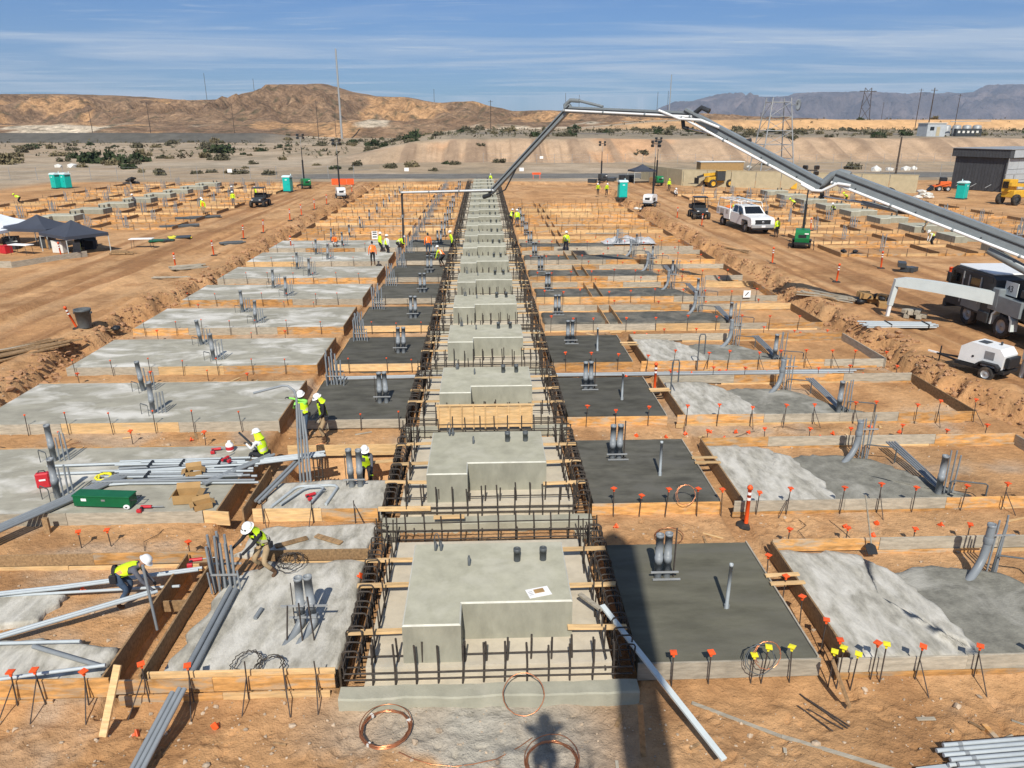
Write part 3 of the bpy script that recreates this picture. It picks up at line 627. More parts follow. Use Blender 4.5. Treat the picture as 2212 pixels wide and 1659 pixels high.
for n in range(4, 9):
    y0 = F(n)
    blob('wet_concrete_bed', [(3.1, y0 + 1.0), (6.0, y0 + 1.2), (8.5, y0 + 1.0), (10.8, y0 + 1.3), (13.2 - .5 * (n - 4), y0 + 1.1), (12.6 - .5 * (n - 4), y0 + 2.9), (11.0, y0 + 3.5), (7.0, y0 + 3.3), (3.1, y0 + 3.4)], .17, 'wet_concrete', f'wet dark concrete bed poured in the trench right of the pedestal, {row(n)}', 40 + n)
blob('rough_concrete_bed', [(-6.25, F0 + .1), (-2.87, F0 + .1), (-2.87, F0 + 4.06), (-5.2, F0 + 4.08), (-6.0, F0 + 3.3), (-6.1, F0 + 1.6)], .16, 'rough_concrete', 'pale rough concrete bed with two stout pipes, left of the nearest pedestal', 60)
blob('rough_concrete_bed', [(-12.5, F0 + .1), (-7.3, F0 + .1), (-7.4, F0 + 1.15), (-9.0, F0 + 1.45), (-12.5, F0 + 1.5)], .15, 'rough_concrete', 'pale rough concrete strip behind the front form at the left', 61)
blob('rough_concrete_bed', [(-12.8, F0 + 1.9), (-9.5, F0 + 2.0), (-9.45, F0 + 3.0), (-12.8, F0 + 3.2)], .12, 'rough_concrete', 'small pale concrete patch at the far left edge of the nearest row', 62)
blob('rough_concrete_bed', [(-6.2, F(1) + .1), (-2.85, F(1) + .1), (-2.85, F(1) + 2.1), (-6.1, F(1) + 2.0)], .16, 'rough_concrete', 'pale concrete bed under the bent conduits, left of the second pedestal', 63)
blob('rough_concrete_bed', [(-6.2, F0 + 4.5), (-2.9, F0 + 4.45), (-2.9, F0 + 5.9), (-5.9, F0 + 5.8)], .10, 'rough_concrete', 'broken pale concrete between the nearest and second rows, left of the pedestals', 64)

# --- timber forms
def board(parent, x0, y0, x1, y1, z0, z1, mat, th=.042, maxlen=3.7, rs=random):
    """a run of boards end to end; each board is a piece of its own"""
    L = math.hypot(x1 - x0, y1 - y0); k = max(1, math.ceil(L / maxlen)); ang = math.atan2(y1 - y0, x1 - x0)
    cuts = [0] + sorted((i + rs.uniform(-.22, .22)) / k for i in range(1, k)) + [1]
    for a_, b_ in zip(cuts[:-1], cuts[1:]):
        u = (a_ + b_) / 2; l = (b_ - a_) * L - .006; off = rs.uniform(-.006, .006)
        mm = mat if isinstance(mat, str) else rs.choice(mat)
        o = MB().box((0, 0, 0), (l, th, z1 - z0), ch=.004).build('board', mm, parent, (x0 + (x1 - x0) * u - math.sin(ang) * off, y0 + (y1 - y0) * u + math.cos(ang) * off, (z0 + z1) / 2 + rs.uniform(-.008, .008)), ang + rs.uniform(-.003, .003))
        o.rotation_euler[1] = rs.uniform(-.002, .002)
FM = ['wood_form', 'wood_form', 'wood_form', 'wood_new', 'wood_grey']; FG = ['wood_form', 'wood_grey', 'wood_grey', 'wood_form']
rs = random.Random(3)
for n in range(2, 9):
    t = thing('formwork', f'orange timber form along the long light pad, {row(n)}', 'formwork', group='forms of the long left pads')
    board(t, -17.5, F(n), -7.1, F(n), -.06, TOP, FM, rs=rs); board(t, -17.5, F(n) + 4.25, -7.1, F(n) + 4.25, -.03, TOP - .012, FM, rs=rs)
    board(t, -7.12, F(n) + .05, -7.12, F(n) + 4.2, -.03, TOP + .012, ['wood_dark'], rs=rs)
    t = thing('formwork', f'pale timber form round the fresh dark pad left of the pedestal, {row(n)}', 'formwork', group='forms of the fresh left pads')
    board(t, -6.46, F(n), -2.78, F(n), .06, TOP + .01, ['wood_new', 'wood_form', 'wood_grey'], rs=rs); board(t, -6.43, F(n) + .05, -6.43, F(n) + 4.2, -.03, TOP + .012, ['wood_dark', 'wood_form'], rs=rs)
for n in range(0, 9):
    t = thing('side_form', f'timber board with painted-in shade between the left pad and the rebar cage, {row(n)}', 'formwork', group='side boards darkened for shade left of the rebar')
    board(t, -2.80, F(n) + .02, -2.80, F(n) + 4.2, -.38, TOP + .005, ['wood_shaded'], rs=rs, maxlen=5)
for n in range(0, 4):
    t = thing('formwork', f'timber box form right of the fresh dark pad, {row(n)}', 'formwork', group='box forms at the right')
    xe = 17.35
    board(t, 6.66, F(n), xe, F(n), .0, TOP, ['wood_form', 'wood_form', 'wood_grey'] if n != 1 else FG, rs=rs, maxlen=3.2); board(t, 6.62, F(n) - .05, xe - .4, F(n) - .05, -.08, .06, ['wood_new', 'wood_form'], rs=rs)
    board(t, 6.95, F(n) + 4.2, xe, F(n) + 4.2, .06, TOP + .02, FG, rs=rs, maxlen=3.2); board(t, 9.5, F(n) + 4.14, xe, F(n) + 4.14, -.03, .07, ['wood_new', 'wood_form'], rs=rs)
    board(t, 6.9, F(n) + .05, 6.9, F(n) + 4.15, -.03, TOP + .035, ['wood_dark'], rs=rs, maxlen=5); board(t, xe, F(n) + .05, xe, F(n) + 4.15, -.03, TOP, ['wood_dark', 'wood_grey'], rs=rs, maxlen=5)
    t = thing('formwork', f'low timber edge form of the fresh dark pad right of the pedestal, {row(n)}', 'formwork', group='forms of the fresh right pads')
    board(t, 2.8, F(n), 6.32, F(n), -.02, TOP - (.02 if n else .0), ['wood_form'] if n else ['wood_grey'], rs=rs); board(t, 6.29, F(n) + .05, 6.29, F(n) + 4.2, -.03, TOP + .012, ['wood_grey'], rs=rs, th=.035)
    for k in (0, 1):
        o = MB().box((0, 0, 0), (.78, .10, .045), ch=.004).build('spreader_board', 'wood_new', None, (6.6, F(n) + 2.3 + k * .35 + J(.1), TOP + .045), J(.06)); tag(o, f'{("front", "back")[k]} short timber spacer bridging the gap beside the dark right pad, {row(n)}', 'board', 'spacers beside the right pads')
for n in range(4, 9):
    t = thing('formwork', f'long timber form with cross boards right of the pedestal, {row(n)}', 'formwork', group='open forms at the right')
    board(t, 3.0, F(n), 17.3, F(n), .0, TOP, FG + ['wood_new'], rs=rs, maxlen=3.2); board(t, 3.0, F(n) - .06, 17.0, F(n) - .06, -.1, .05, ['wood_new', 'wood_form'], rs=rs)
    board(t, 3.0, F(n) + 4.2, 17.3, F(n) + 4.2, .04, TOP, FG + ['wood_new'], rs=rs, maxlen=3.2); board(t, 3.0, F(n) + 4.14, 17.0, F(n) + 4.14, -.1, .05, ['wood_new', 'wood_form'], rs=rs)
    for x in (6.3, 6.95, 17.3): board(t, x, F(n) + .06, x, F(n) + 4.12, -.02, TOP + .02, ['wood_dark', 'wood_form'], rs=rs, maxlen=5)
for n in range(9, NROW):
    for s_, side in ((-1, 'left'), (1, 'right')) if n < 14 else ((-1, 'left'),):
        t = thing('formwork', f'empty new timber form {side} of the pedestals, {row(n)}', 'formwork', group='empty forms at the back of the site')
        xo = 17.2 if s_ > 0 else -17.3
        for dy, zz in ((0, TOP), (4.2, TOP)):
            board(t, s_ * 3.1, F(n) + dy, xo, F(n) + dy, -.02, zz - .06, ['wood_new', 'wood_form', 'wood_form'], rs=rs, maxlen=4.8)
            if rs.random() < .5: board(t, s_ * rs.uniform(3.1, 7), F(n) + dy - .5, xo - s_ * rs.uniform(.2, 4), F(n) + dy - .5, -.02, .10, ['wood_new', 'wood_grey'], rs=rs, maxlen=6)
        for x in (6.4, 7.0): board(t, s_ * x, F(n) + .06, s_ * x, F(n) + 4.12, -.02, TOP + .02, ['wood_dark', 'wood_form'], rs=rs, maxlen=5)
        board(t, xo, F(n) + .06, xo, F(n) + 4.12, -.02, TOP + .01, ['wood_dark', 'wood_form'], rs=rs, maxlen=5)
# nearest two rows at the left are still being built
t = thing('formwork', 'long orange timber front form at the left with bracing rods, nearest row', 'formwork')
board(t, -13.2, F0 - .12, -6.95, F0 - .12, .02, .44, ['wood_form', 'wood_form', 'wood_new'], rs=rs, maxlen=3.4); board(t, -13.2, F0 - .17, -8.0, F0 - .17, -.14, .03, ['wood_new', 'wood_form'], rs=rs)
board(t, -6.88, F0 - .14, -2.86, F0 - .12, .10, .40, ['wood_form'], rs=rs, maxlen=2.2); board(t, -6.3, F0 - .03, -2.86, F0 - .03, .3, .46, ['wood_new'], rs=rs, maxlen=5); board(t, -6.8, F0 - .2, -2.95, F0 - .2, -.15, .1, ['wood_new', 'wood_form'], rs=rs, maxlen=2.7)
t = thing('formwork', 'timber back form at the left behind the bending worker, nearest row', 'formwork')
board(t, -13.2, F0 + 4.22, -6.55, F0 + 4.22, .08, TOP + .01, ['wood_dark', 'wood_form'], rs=rs); board(t, -13.2, F0 + 4.15, -6.6, F0 + 4.15, -.1, .09, ['wood_new'], rs=rs); board(t, -5.3, F0 + 4.22, -2.86, F0 + 4.22, .08, TOP, ['wood_form', 'wood_dark'], rs=rs); board(t, -5.3, F0 + 4.12, -2.86, F0 + 4.12, -.1, .09, ['wood_new'], rs=rs)
t = thing('trench_form', 'pair of dark timber boards lining the narrow trench at the left, nearest row', 'formwork')
board(t, -7.12, F0 - .02, -7.10, F0 + 4.1, -.1, TOP + .03, ['wood_dark'], rs=rs, maxlen=6); board(t, -6.45, F0 - .02, -6.43, F0 + 4.1, -.1, TOP + .03, ['wood_dark'], rs=rs, maxlen=6)
board(t, -7.06, F0 + 2.5, -6.5, F0 + 2.52, -.05, .22, ['wood_dark'], rs=rs)
t = thing('trench_form', 'pair of dark timber boards lining the trench beside the conduit pile, second row', 'formwork')
board(t, -7.12, F(1) - .02, -7.10, F(1) + 4.1, -.1, TOP + .03, ['wood_dark'], rs=rs, maxlen=6); board(t, -6.45, F(1) - .02, -6.43, F(1) + 2.6, -.1, TOP + .03, ['wood_dark'], rs=rs, maxlen=6)
t = thing('formwork', 'weathered timber front form below the green tool chest, second row', 'formwork')
board(t, -17.5, F(1), -7.5, F(1), -.06, TOP - .005, ['wood_grey'], rs=rs); board(t, -7.48, F(1) - .02, -6.78, F(1) - .12, -.02, TOP + .01, ['wood_new'], rs=rs)
board(t, -17.5, F(1) + 4.25, -7.2, F(1) + 4.25, -.05, TOP - .01, ['wood_form'], rs=rs)
t = thing('formwork', 'pale timber front board before the rebar cage, left of the second pedestal', 'formwork')
board(t, -6.2, F(1) - .02, -2.9, F(1) - .1, .02, .40, ['wood_new', 'wood_form'], rs=rs, maxlen=2.0); board(t, -2.88, F(1) - .14, -1.5, F(1) - .15, .33, .46, ['wood_new'], rs=rs)
board(t, -6.3, F(1) + 4.1, -2.85, F(1) + 4.1, .0, TOP, ['wood_form', 'wood_new'], rs=rs)
# plywood shutter between the second and third pedestals
t = thing('plywood_shutter', 'pale plywood shutter with studs standing between the second and third pedestals', 'formwork', (0, F(2) - .72, 0))
MB().box((-.05, 0, .72), (3.2, .02, .78)).build('sheet', 'wood_new', t)
for k in range(9): MB().box((-1.6 + k * .39, -.045, .70), (.045, .06, .80)).build('stud', 'wood_new', t)
MB().bar((-1.68, -.01, 1.13), (1.6, -.01, 1.13), .10, .04).build('top_plate', 'wood_new', t)

# ------------------------------------------------------------------ form stakes with plastic caps
rod_me = MB().tube([(0, 0, -.1), (0, 0, .9)], .0135, 5).mesh('rod', 'stake_steel')
def cap_mesh(mat):
    b = MB(); q = [(.014, -.05), (.022, -.05), (.026, .005), (.066, .028), (.072, .04), (.072, .055), (.02, .062)]
    b.lathe([(r * 1.22, z) for r, z in q], n=4, smooth=False); return b.mesh('cap', mat)
cap_me = cap_mesh('orange_plastic'); capy_me = cap_mesh('yellow_plastic'); 
caps_small = MB().lathe([(.02, -.02), (.034, .01), (.034, .03), (.01, .035)], n=6, smooth=False).mesh('cap', 'orange_plastic')
brace_me = MB().tube([(0, 0, .62), (.04, -.42, -.1)], .0115, 5).mesh('brace', 'stake_steel')
def stake(x, y, h, label, group, cap=cap_me, brace=False, lean=.05, z=None):
    t = thing('form_stake', label, 'stake', (x, y, gz(x, y) if z is None else z), J(.5), group)
    t.rotation_euler[0] = J(lean); t.rotation_euler[1] = J(lean)
    r_ = inst('rod', rod_me, t); r_.scale = (1, 1, h / .9)
    if cap is not None: c_ = inst('cap', cap, t, (0, 0, h - .01), random.uniform(0, 1.5)); c_.rotation_euler[0] = J(.12)
    if brace: b_ = inst('brace', brace_me, t, (0, -.01, 0), J(.5)); b_.scale = (random.choice((-1, 1)), 1, random.uniform(.7, 1.0))
    return t
G1 = 'orange-capped stakes of the right forms'; G2 = 'stakes of the left forms'
for n in range(0, 9):
    xs_ = np.arange(7.1, 17.2, 1.12 if n < 4 else 1.5)
    for i, x in enumerate(xs_):
        stake(x + J(.22), F(n) - .13, random.uniform(.66, .86), f'orange-capped stake, {ORL[i]} from the left along the right front form, {row(n)}', G1, brace=n < 4 and random.random() < .6)
    for i, x in enumerate(np.arange(3.4, 6.4, .75 if n < 2 else 1.1)):
        stake(x + J(.15), F(n) - .13, random.uniform(.6, .85), f'capped stake, {ORL[i]} from the left before the pad right of the pedestal, {row(n)}', G1, cap=capy_me if (n == 0 and random.random() < .3) else cap_me)
    for i, x in enumerate(np.arange(7.4, 17.0, 1.55 if n < 4 else 2.6)):
        stake(x + J(.3), F(n) + 4.42 + J(.1), random.uniform(.42, .62), f'short orange-capped stake, {ORL[i]} from left behind the right form, {row(n)}', G1)
for n in range(2, 9):
    for i, x in enumerate(np.arange(-16.9, -7.2, 1.42)):
        stake(x + J(.2), F(n) - .13, random.uniform(.66, .84), f'thin dark stake, {ORL[i]} from the left along the long left pad, {row(n)}', G2, cap=caps_small)
    for i, x in enumerate((-5.6, -4.3, -3.2)): stake(x + J(.2), F(n) - .13, random.uniform(.55, .7), f'thin dark stake, {ORL[i]} from the left before the fresh left pad, {row(n)}', G2, cap=caps_small if n < 5 else None)
for n in range(2, 6):
    for i, x in enumerate(np.arange(-16.0, -8, 2.2)): stake(x + J(.4), F(n) - 1.2 + J(.25), random.uniform(.4, .55), f'short loose stake, {ORL[i]} from left in the dirt strip before the left pad, {row(n)}', G2, cap=cap_me if random.random() < .4 else caps_small)
for i, x in enumerate((-8.62, -8.12, -7.35, -6.25, -5.45, -4.45, -3.75, -3.15)): stake(x, F0 - .22, random.uniform(.62, .92), f'braced stake, {ORL[i]} from the left along the orange front form, nearest row', G2, cap=cap_me if x < -5.3 else None, brace=True)
for x, y in ((-10.1, 16.4), (-9.4, 16.45), (-7.25, 15.9), (-7.0, 15.8)): stake(x, y, .45, 'short orange-capped stake behind the bending worker', G2)
for x, y in ((-5.9, 17.42), (-4.6, 17.42), (-3.5, 17.42)): stake(x, y, .7, 'bare stake before the pale board left of the second pedestal', G2, cap=None, brace=True)
for i, (x, y) in enumerate(((6.75, 11.55), (6.7, 12.1), (6.62, 12.95), (6.55, 13.75), (6.5, 14.6))): stake(x, y, random.uniform(.5, .8), f'orange-capped stake, {ORL[i]} from the front in the gap right of the nearest dark pad', G1)
for i, (x, y) in enumerate(((5.15, 11.2), (6.62, 11.18), (6.86, 11.12), (7.42, 11.15))): stake(x, y, random.uniform(.75, .9), f'stake with yellow cap, {ORL[i]} from the left before the nearest right forms', G1, cap=capy_me)
# loose caps dropped on the ground
for i in range(34):
    n = random.choice((0, 0, 0, 1, 1, 1, 2, 2, 3)); x = random.choice((random.uniform(3.2, 16), random.uniform(6.5, 12))); y = F(n) + 4.5 + random.uniform(.1, 1.4)
    o = inst('stake_cap', cap_me, None, (x, y, gz(x, y) + .05), J(3)); o.rotation_euler[0] = random.uniform(.9, 2.2); tag(o, f'orange stake cap lying in the dirt behind the {row(n)}', 'cap', 'loose orange caps')
for x, y, lab in ((-6.75, 12.35, 'orange cap lying in the narrow trench, nearest row'), (-4.85, 10.55, 'orange cap on the dirt before the front form'), (-2.95, 14.6, 'orange cap on the rough bed beside the rebar'), (-9.15, 14.6, 'orange cap in the dirt left of the bending worker'), (-6.2, 10.4, 'orange cap near the upright timber post'), (-7.6, 22.4, 'orange cap on the dirt strip behind the second left pad'), (-9.8, 23.0, 'orange cap before the form of the third left pad')):
    z = gz(x, y) + (.2 if y < 15.5 and x > -6 and y > 11.4 else 0); o = inst('stake_cap', cap_me, None, (x, y, z + .05), J(3)); o.rotation_euler[0] = 1.3; tag(o, lab, 'cap', 'loose orange caps')
fs = MB()
for n in range(9, NROW):
    for sgn in (-1, 1) if n < 14 else (-1,):
        for dy in (0, 4.2):
            for x in np.arange(3.5, 17, 1.35):
                xx = sgn * (x + J(.2)); yy = F(n) + dy - .1; hh = random.uniform(.55, .95); fs.tube([(xx, yy, 0), (xx + J(.04), yy + J(.04), hh)], .018, 4)
struct(fs.build('distant_stakes', 'stake_steel'), 'many thin stakes along the empty forms at the back', 'stuff')

# ------------------------------------------------------------------ conduit risers
def pipe(r, pts, n=10): return MB().tube(pts, r, n)
def open_pipe(r, h, n=12, mat='pvc_grey', z0=-.1, coll=True):
    prof = [(r, z0), (r, h * .35)] + ([(r * 1.12, h * .35), (r * 1.12, h * .5), (r, h * .5)] if coll else []) + [(r, h - .06), (r * 1.08, h - .06), (r * 1.08, h), (r * .86, h), (r * .86, h - .12)]
    return MB().lathe(prof, n=n).mesh('pipe', mat)
P1 = open_pipe(.085, 1.12); P2 = open_pipe(.085, 1.18); PS = open_pipe(.04, 1.08, mat='pvc_light', coll=False, n=8)
thin_me = MB().tube([(0, 0, -.1), (0, 0, 1.0)], .030, 7).mesh('conduit', 'pvc_grey')
strut_me = MB().box((0, 0, 0), (.62, .035, .035)).mesh('strut', 'galvanised')
rodr_me = MB().tube([(0, 0, -.1), (0, 0, 1.0)], .012, 5).mesh('support_rod', 'stake_steel')
uf = MB(); uf.tube([(0, 0, 0), (0, 0, .42), (.06, -.02, .46), (.8, -.25, .46), (.86, -.27, .42), (.86, -.27, -.05)], .022, 6); uframe = uf.mesh('bent_rod', 'pvc_dark')
elb = MB(); elb.tube([(-.62, -.42, -.12), (-.42, -.28, .0), (-.2, -.13, .14), (-.06, -.04, .34), (0, 0, .58), (.01, 0, 1.2)], .092, 12); elb.lathe([(.10, .72), (.108, .74), (.108, .86), (.10, .88)], n=12); elb.lathe([(.099, 1.16), (.099, 1.22), (.075, 1.22), (.075, 1.1)], n=12); elbow_me = elb.mesh('elbow_pipe', 'pvc_grey')
def base_z(n, x):
    if n == 0 and -6.5 < x < 0 or n == 1 and -6.5 < x < 0: return .15
    if x > 7: return .15 if n < 4 else .12
    if x > 0 and n >= 4: return .15
    return TOP - .02
def tl(o, a=.04): o.rotation_euler[0] += J(a); o.rotation_euler[1] += J(a); return o
for n in range(0, 18):
    y0 = F(n)
    if n < 14 or n % 2:
        t = thing('conduit_pair', f'pair of stout grey conduit stubs left of the pedestal, {row(n)}', 'conduit', (-3.88, y0 + 1.65, base_z(n, -3.9)), group='stout conduit pairs left of the pedestals')
        tl(inst('pipe', P2, t)); tl(inst('pipe', P2, t, (.24, .01, 0)))
        inst('support_rod', rodr_me, t, (-.16, .05, 0)); inst('strut', strut_me, t, (.1, -.11, .28))
        if n == 0:
            for q in (0, .26): MB().tube([(q + .02, 0, .3), (q, -.06, .12), (q - .1, -.3, -.02), (q - .28, -.7, -.1)], .09, 10).build('elbow', 'pvc_grey', t)
            for q, h_ in ((.12, 1.0), (.36, 1.15), (-.2, .9)): o = inst('support_rod', rodr_me, t, (q, -.5, -.1)); o.scale = (1.5, 1.5, h_); tl(o, .1)
            o = inst('strut', strut_me, t, (.14, -.2, .62)); o.scale = (1.5, 1, 1)
    if n not in (1,):
        t = thing('conduit_bundle', f'upright bundle of thin grey conduits left of the pedestal, {row(n)}', 'conduit', (-5.86, y0 + 3.75 if n else y0 + 3.1, base_z(n, -6)), group='upright conduit bundles left of the pedestals')
        for k in range(9 if n < 9 else 5):
            o = inst('conduit', thin_me, t, (-.28 + .075 * (k % 5) * 1.6 + J(.02), -.07 + .13 * (k // 5), 0)); o.scale = (1, 1, random.uniform(.95, 1.45) if n < 9 else 1.1); tl(o, .05)
        inst('strut', strut_me, t, (0, -.12, .38)); inst('strut', strut_me, t, (0, .14, .5))
        for sx in (-.3, .34): o = inst('support_rod', thin_me, t, (sx, -.2, 0)); o.scale = (.7, .7, .5); tl(o, .12)
    if n < 12:
        t = thing('conduit_pair', f'pair of stout grey conduit stubs right of the pedestal, {row(n)}', 'conduit', (3.80, y0 + 2.78, base_z(n, 3.8)), group='stout conduit pairs right of the pedestals')
        tl(inst('pipe', P1, t), .02); tl(inst('pipe', P1, t, (.21, .04, 0)), .02); inst('strut', strut_me, t, (.12, -.12, .22)); inst('strut', strut_me, t, (.16, -.16, .06)); o = inst('support_rod', rodr_me, t, (.36, .02, 0)); o.scale = (1.6, 1.6, 1.25)
    if n < 4:
        t = thing('conduit_stub', f'single slim grey conduit standing in the dark right pad, {row(n)}', 'conduit', (5.0, y0 + 1.62, TOP - .02), group='slim conduits in the right pads'); tl(inst('pipe', PS, t), .03); inst('foot', MB().box((0, 0, .05), (.1, .06, .1)).mesh('foot', 'pvc_grey'), t)
    for q, (x, dy) in enumerate(((-13.08, 3.3), (-11.72, .92)) if 1 <= n <= 8 else (((-12.4, 2.2),) if n > 8 else ())):
        t = thing('conduit_riser', f'grey conduit riser with thin pipes on the long left pad, {"back" if q == 0 else "front"} one, {row(n)}', 'conduit', (x, y0 + dy, TOP - .02 if n < 9 else 0), group='risers on the long left pads')
        tl(inst('pipe', P2, t), .06)
        for k in range(3): o = inst('conduit', thin_me, t, (.2 + .11 * k, -.06 + .05 * k, 0)); o.scale = (.8, .8, random.uniform(.72, .98)); tl(o, .03)
        if n < 9: o = inst('bent_rod', uframe, t, (-.36, -.1, 0)); o.scale = (.4, .8, .9)
    if n < 9:
        t = thing('conduit_elbow', f'stout grey conduit elbow curving up inside the right form, {row(n)}', 'conduit', (11.5, y0 + 3.1, base_z(n, 11)), group='conduit elbows in the right forms'); inst('elbow_pipe', elbow_me, t)
        for k in range(4): o = inst('conduit', thin_me, t, (.16 + .09 * k, .03 + J(.05), 0)); o.scale = (.75, .75, random.uniform(1.1, 1.42)); tl(o, .04)
        inst('bent_rod', uframe, t, (.2, -.1, .0)); inst('strut', strut_me, t, (.25, -.05, .95))
    if 1 <= n < 9:
        t = thing('conduit_riser', f'grey conduit riser fed by low pipes inside the right form, {row(n)}', 'conduit', (12.68, y0 + .62, base_z(n, 12)), group='risers in the right forms'); inst('pipe', P2, t)
        for k in range(3): o = inst('conduit', thin_me, t, (.2 + .12 * k, .05, 0)); o.scale = (.75, .75, random.uniform(1.05, 1.3)); tl(o, .04)
        lc = MB(); [lc.tube([(.02 + .07 * k, .12, .12), (.04 + .08 * k, 1.6, .2), (.02 + .09 * k, 2.95, .28)], .03, 6) for k in range(4)]; lc.build('feeder_conduit', 'pvc_grey', t); inst('bent_rod', uframe, t, (.25, -.1, 0))

# ------------------------------------------------------------------ loose things on the nearest rows
def ring(b, c, r, tube_r, turns=1, tilt=(0, 0), n=40, seed=0, jit=.02):
    rr = random.Random(seed); pts = []
    for k in range(int(n * turns) + 1):
        a = 6.28318 * k / n; q = r + rr.uniform(-jit, jit) * .5 + jit * math.sin(a * .37 + k * .01); x, y = q * math.cos(a), q * math.sin(a); pts.append((c[0] + x, c[1] + y * math.cos(tilt[0]), c[2] + y * math.sin(tilt[0]) + x * math.sin(tilt[1]) + .012 * (k / n)))
    b.tube(pts, tube_r, 6); return b
t = thing('copper_coil', 'coil of bright copper tube lying flat before the concrete edge beam', 'copper coil', (-1.83, 10.28, gz(-1.83, 10.28) + .06))
ring(MB(), (0, 0, .04), .42, .011, 5, seed=1).build('coil_turns', 'copper', t); ring(MB(), (0, .05, .09), .45, .009, 1, (.1, 0), seed=2, jit=.01).build('loose_turn', 'copper', t)
for a in (.4, 2.3, 4.1): MB().box((.42 * math.cos(a), .42 * math.sin(a), .07), (.07, .04, .06), rz=a).build('tape_band', 'off_white', t)
t = thing('copper_coil', 'coil of copper tube partly under the photographer shadow at the bottom', 'copper coil', (1.02, 9.5, gz(1, 9.5) + .06))
ring(MB(), (0, 0, .04), .42, .011, 5, seed=3).build('coil_turns', 'copper', t); ring(MB(), (0, .04, .1), .45, .009, 1, (.12, .1), seed=4, jit=.01).build('loose_turn', 'copper', t)
tag(ring(MB(), (.6, 10.56, .42), .36, .010, 1.05, (1.08, 0), seed=5, jit=.008).build('copper_loop', 'copper'), 'single large loop of copper tube leaning on the front edge beam', 'copper tube')
tag(MB().tube([(x, y, gz(x, y) + .03) for x, y in ((-1.56, 9.85), (-1.3, 9.68), (-.99, 9.57), (-.6, 9.55), (-.3, 9.58), (.1, 9.7), (.5, 9.9), (.73, 10.1))], .009, 5).build('copper_tail', 'copper'), 'thin copper tube trailing between the two coils', 'copper tube')
t = thing('paper_sheet', 'white paper sheet with a brown card lying on the nearest pedestal', 'paper', (.98, F0 + .98, 1.303), .28); MB().box((0, 0, .004), (.46, .29, .006)).build('sheet', 'paper', t); MB().box((.02, .03, .012), (.2, .12, .012)).build('card', 'cardboard', t)
for k in range(3): MB().box((-.16, .05 - .05 * k, .0085), (.08, .008, .002)).build('print_line', 'ink', t)
tag(MB().bar((2.28, 12.5, .84), (3.80, 9.20, .22), .11, .05, ch=.004).build('screed_board', 'light_steel'), 'long aluminium screed leaning across the rebar to the bottom edge', 'screed')
tag(MB().bar((1.88, 12.95, .80), (2.26, 12.4, .80), .10, .045).build('timber_offcut', 'wood_grey'), 'short timber block under the top end of the screed', 'board')
def post(p, q, w_, h_, mat, lab, name='timber_stake'): return tag(MB().bar(p, q, w_, h_, ch=.004).build(name, mat), lab, 'timber stake')
post((2.58, 9.62, -.1), (2.47, 9.66, .98), .09, .045, 'wood_dark', 'dark timber stake standing in the shadow below the screed')
post((6.56, 10.55, -.05), (6.22, 10.78, .80), .10, .04, 'wood_dark', 'leaning timber stake before the nearest right form')
post((-6.72, 10.34, -.05), (-6.60, 11.0, .92), .14, .045, 'wood_new', 'pale timber board propped upright against the left front form')
for i, (a, b_) in enumerate((((5.8, 10.94), (6.3, 10.07)), ((5.66, 10.69), (6.0, 10.0)), ((5.81, 10.6), (6.21, 10.05)), ((5.9, 10.85), (6.36, 10.12)))):
    tag(MB().tube([(*a, gz(*a) + .04), (*b_, gz(*b_) + .04)], .012, 5).build('loose_rod', 'stake_steel'), 'thin dark rod lying on the dirt before the nearest right pad', 'rod', 'loose rods on the dirt')
tag(MB().bar((3.72, 10.8, gz(3.7, 10.8) + .03), (5.2, 9.95, gz(5.2, 9.95) + .03), .07, .02).build('timber_lath', 'wood_grey'), 'weathered lath lying across the dirt, upper one', 'lath'); tag(MB().bar((5.1, 10.0, gz(5.2, 9.95) + .045), (6.8, 9.1, gz(6.8, 9.1) + .04), .08, .02).build('timber_lath', 'wood_grey'), 'weathered lath lying across the dirt, lower one', 'lath')
t = thing('conduit_stack', 'stack of light grey conduit lengths on a timber at the bottom right corner', 'conduit', (7.6, 9.3, gz(8.3, 9.3)), .06)
for k in range(17):
    r_ = k // 7; o = MB().lathe([(.038, random.uniform(-.06, .1)), (.038, 3.2), (.03, 3.2)], n=9, axis='x').mesh('conduit', 'pvc_light'); hole = inst('conduit', o, t, (J(.08) + (.0 if r_ else .08), -.42 + (k % 7) * .10 + .04 * r_, .12 + r_ * .07)); MB().lathe([(.041, .34), (.041, .42)], n=9, axis='x').build('collar', 'pvc_grey', hole)
MB().bar((-.62, -.16, .1), (1.8, -.12, .14), .076, .076).build('long_conduit', 'pvc_light', t); MB().box((1.2, 0, .04), (.09, 1.4, .09)).build('bearer', 'wood_form', t)
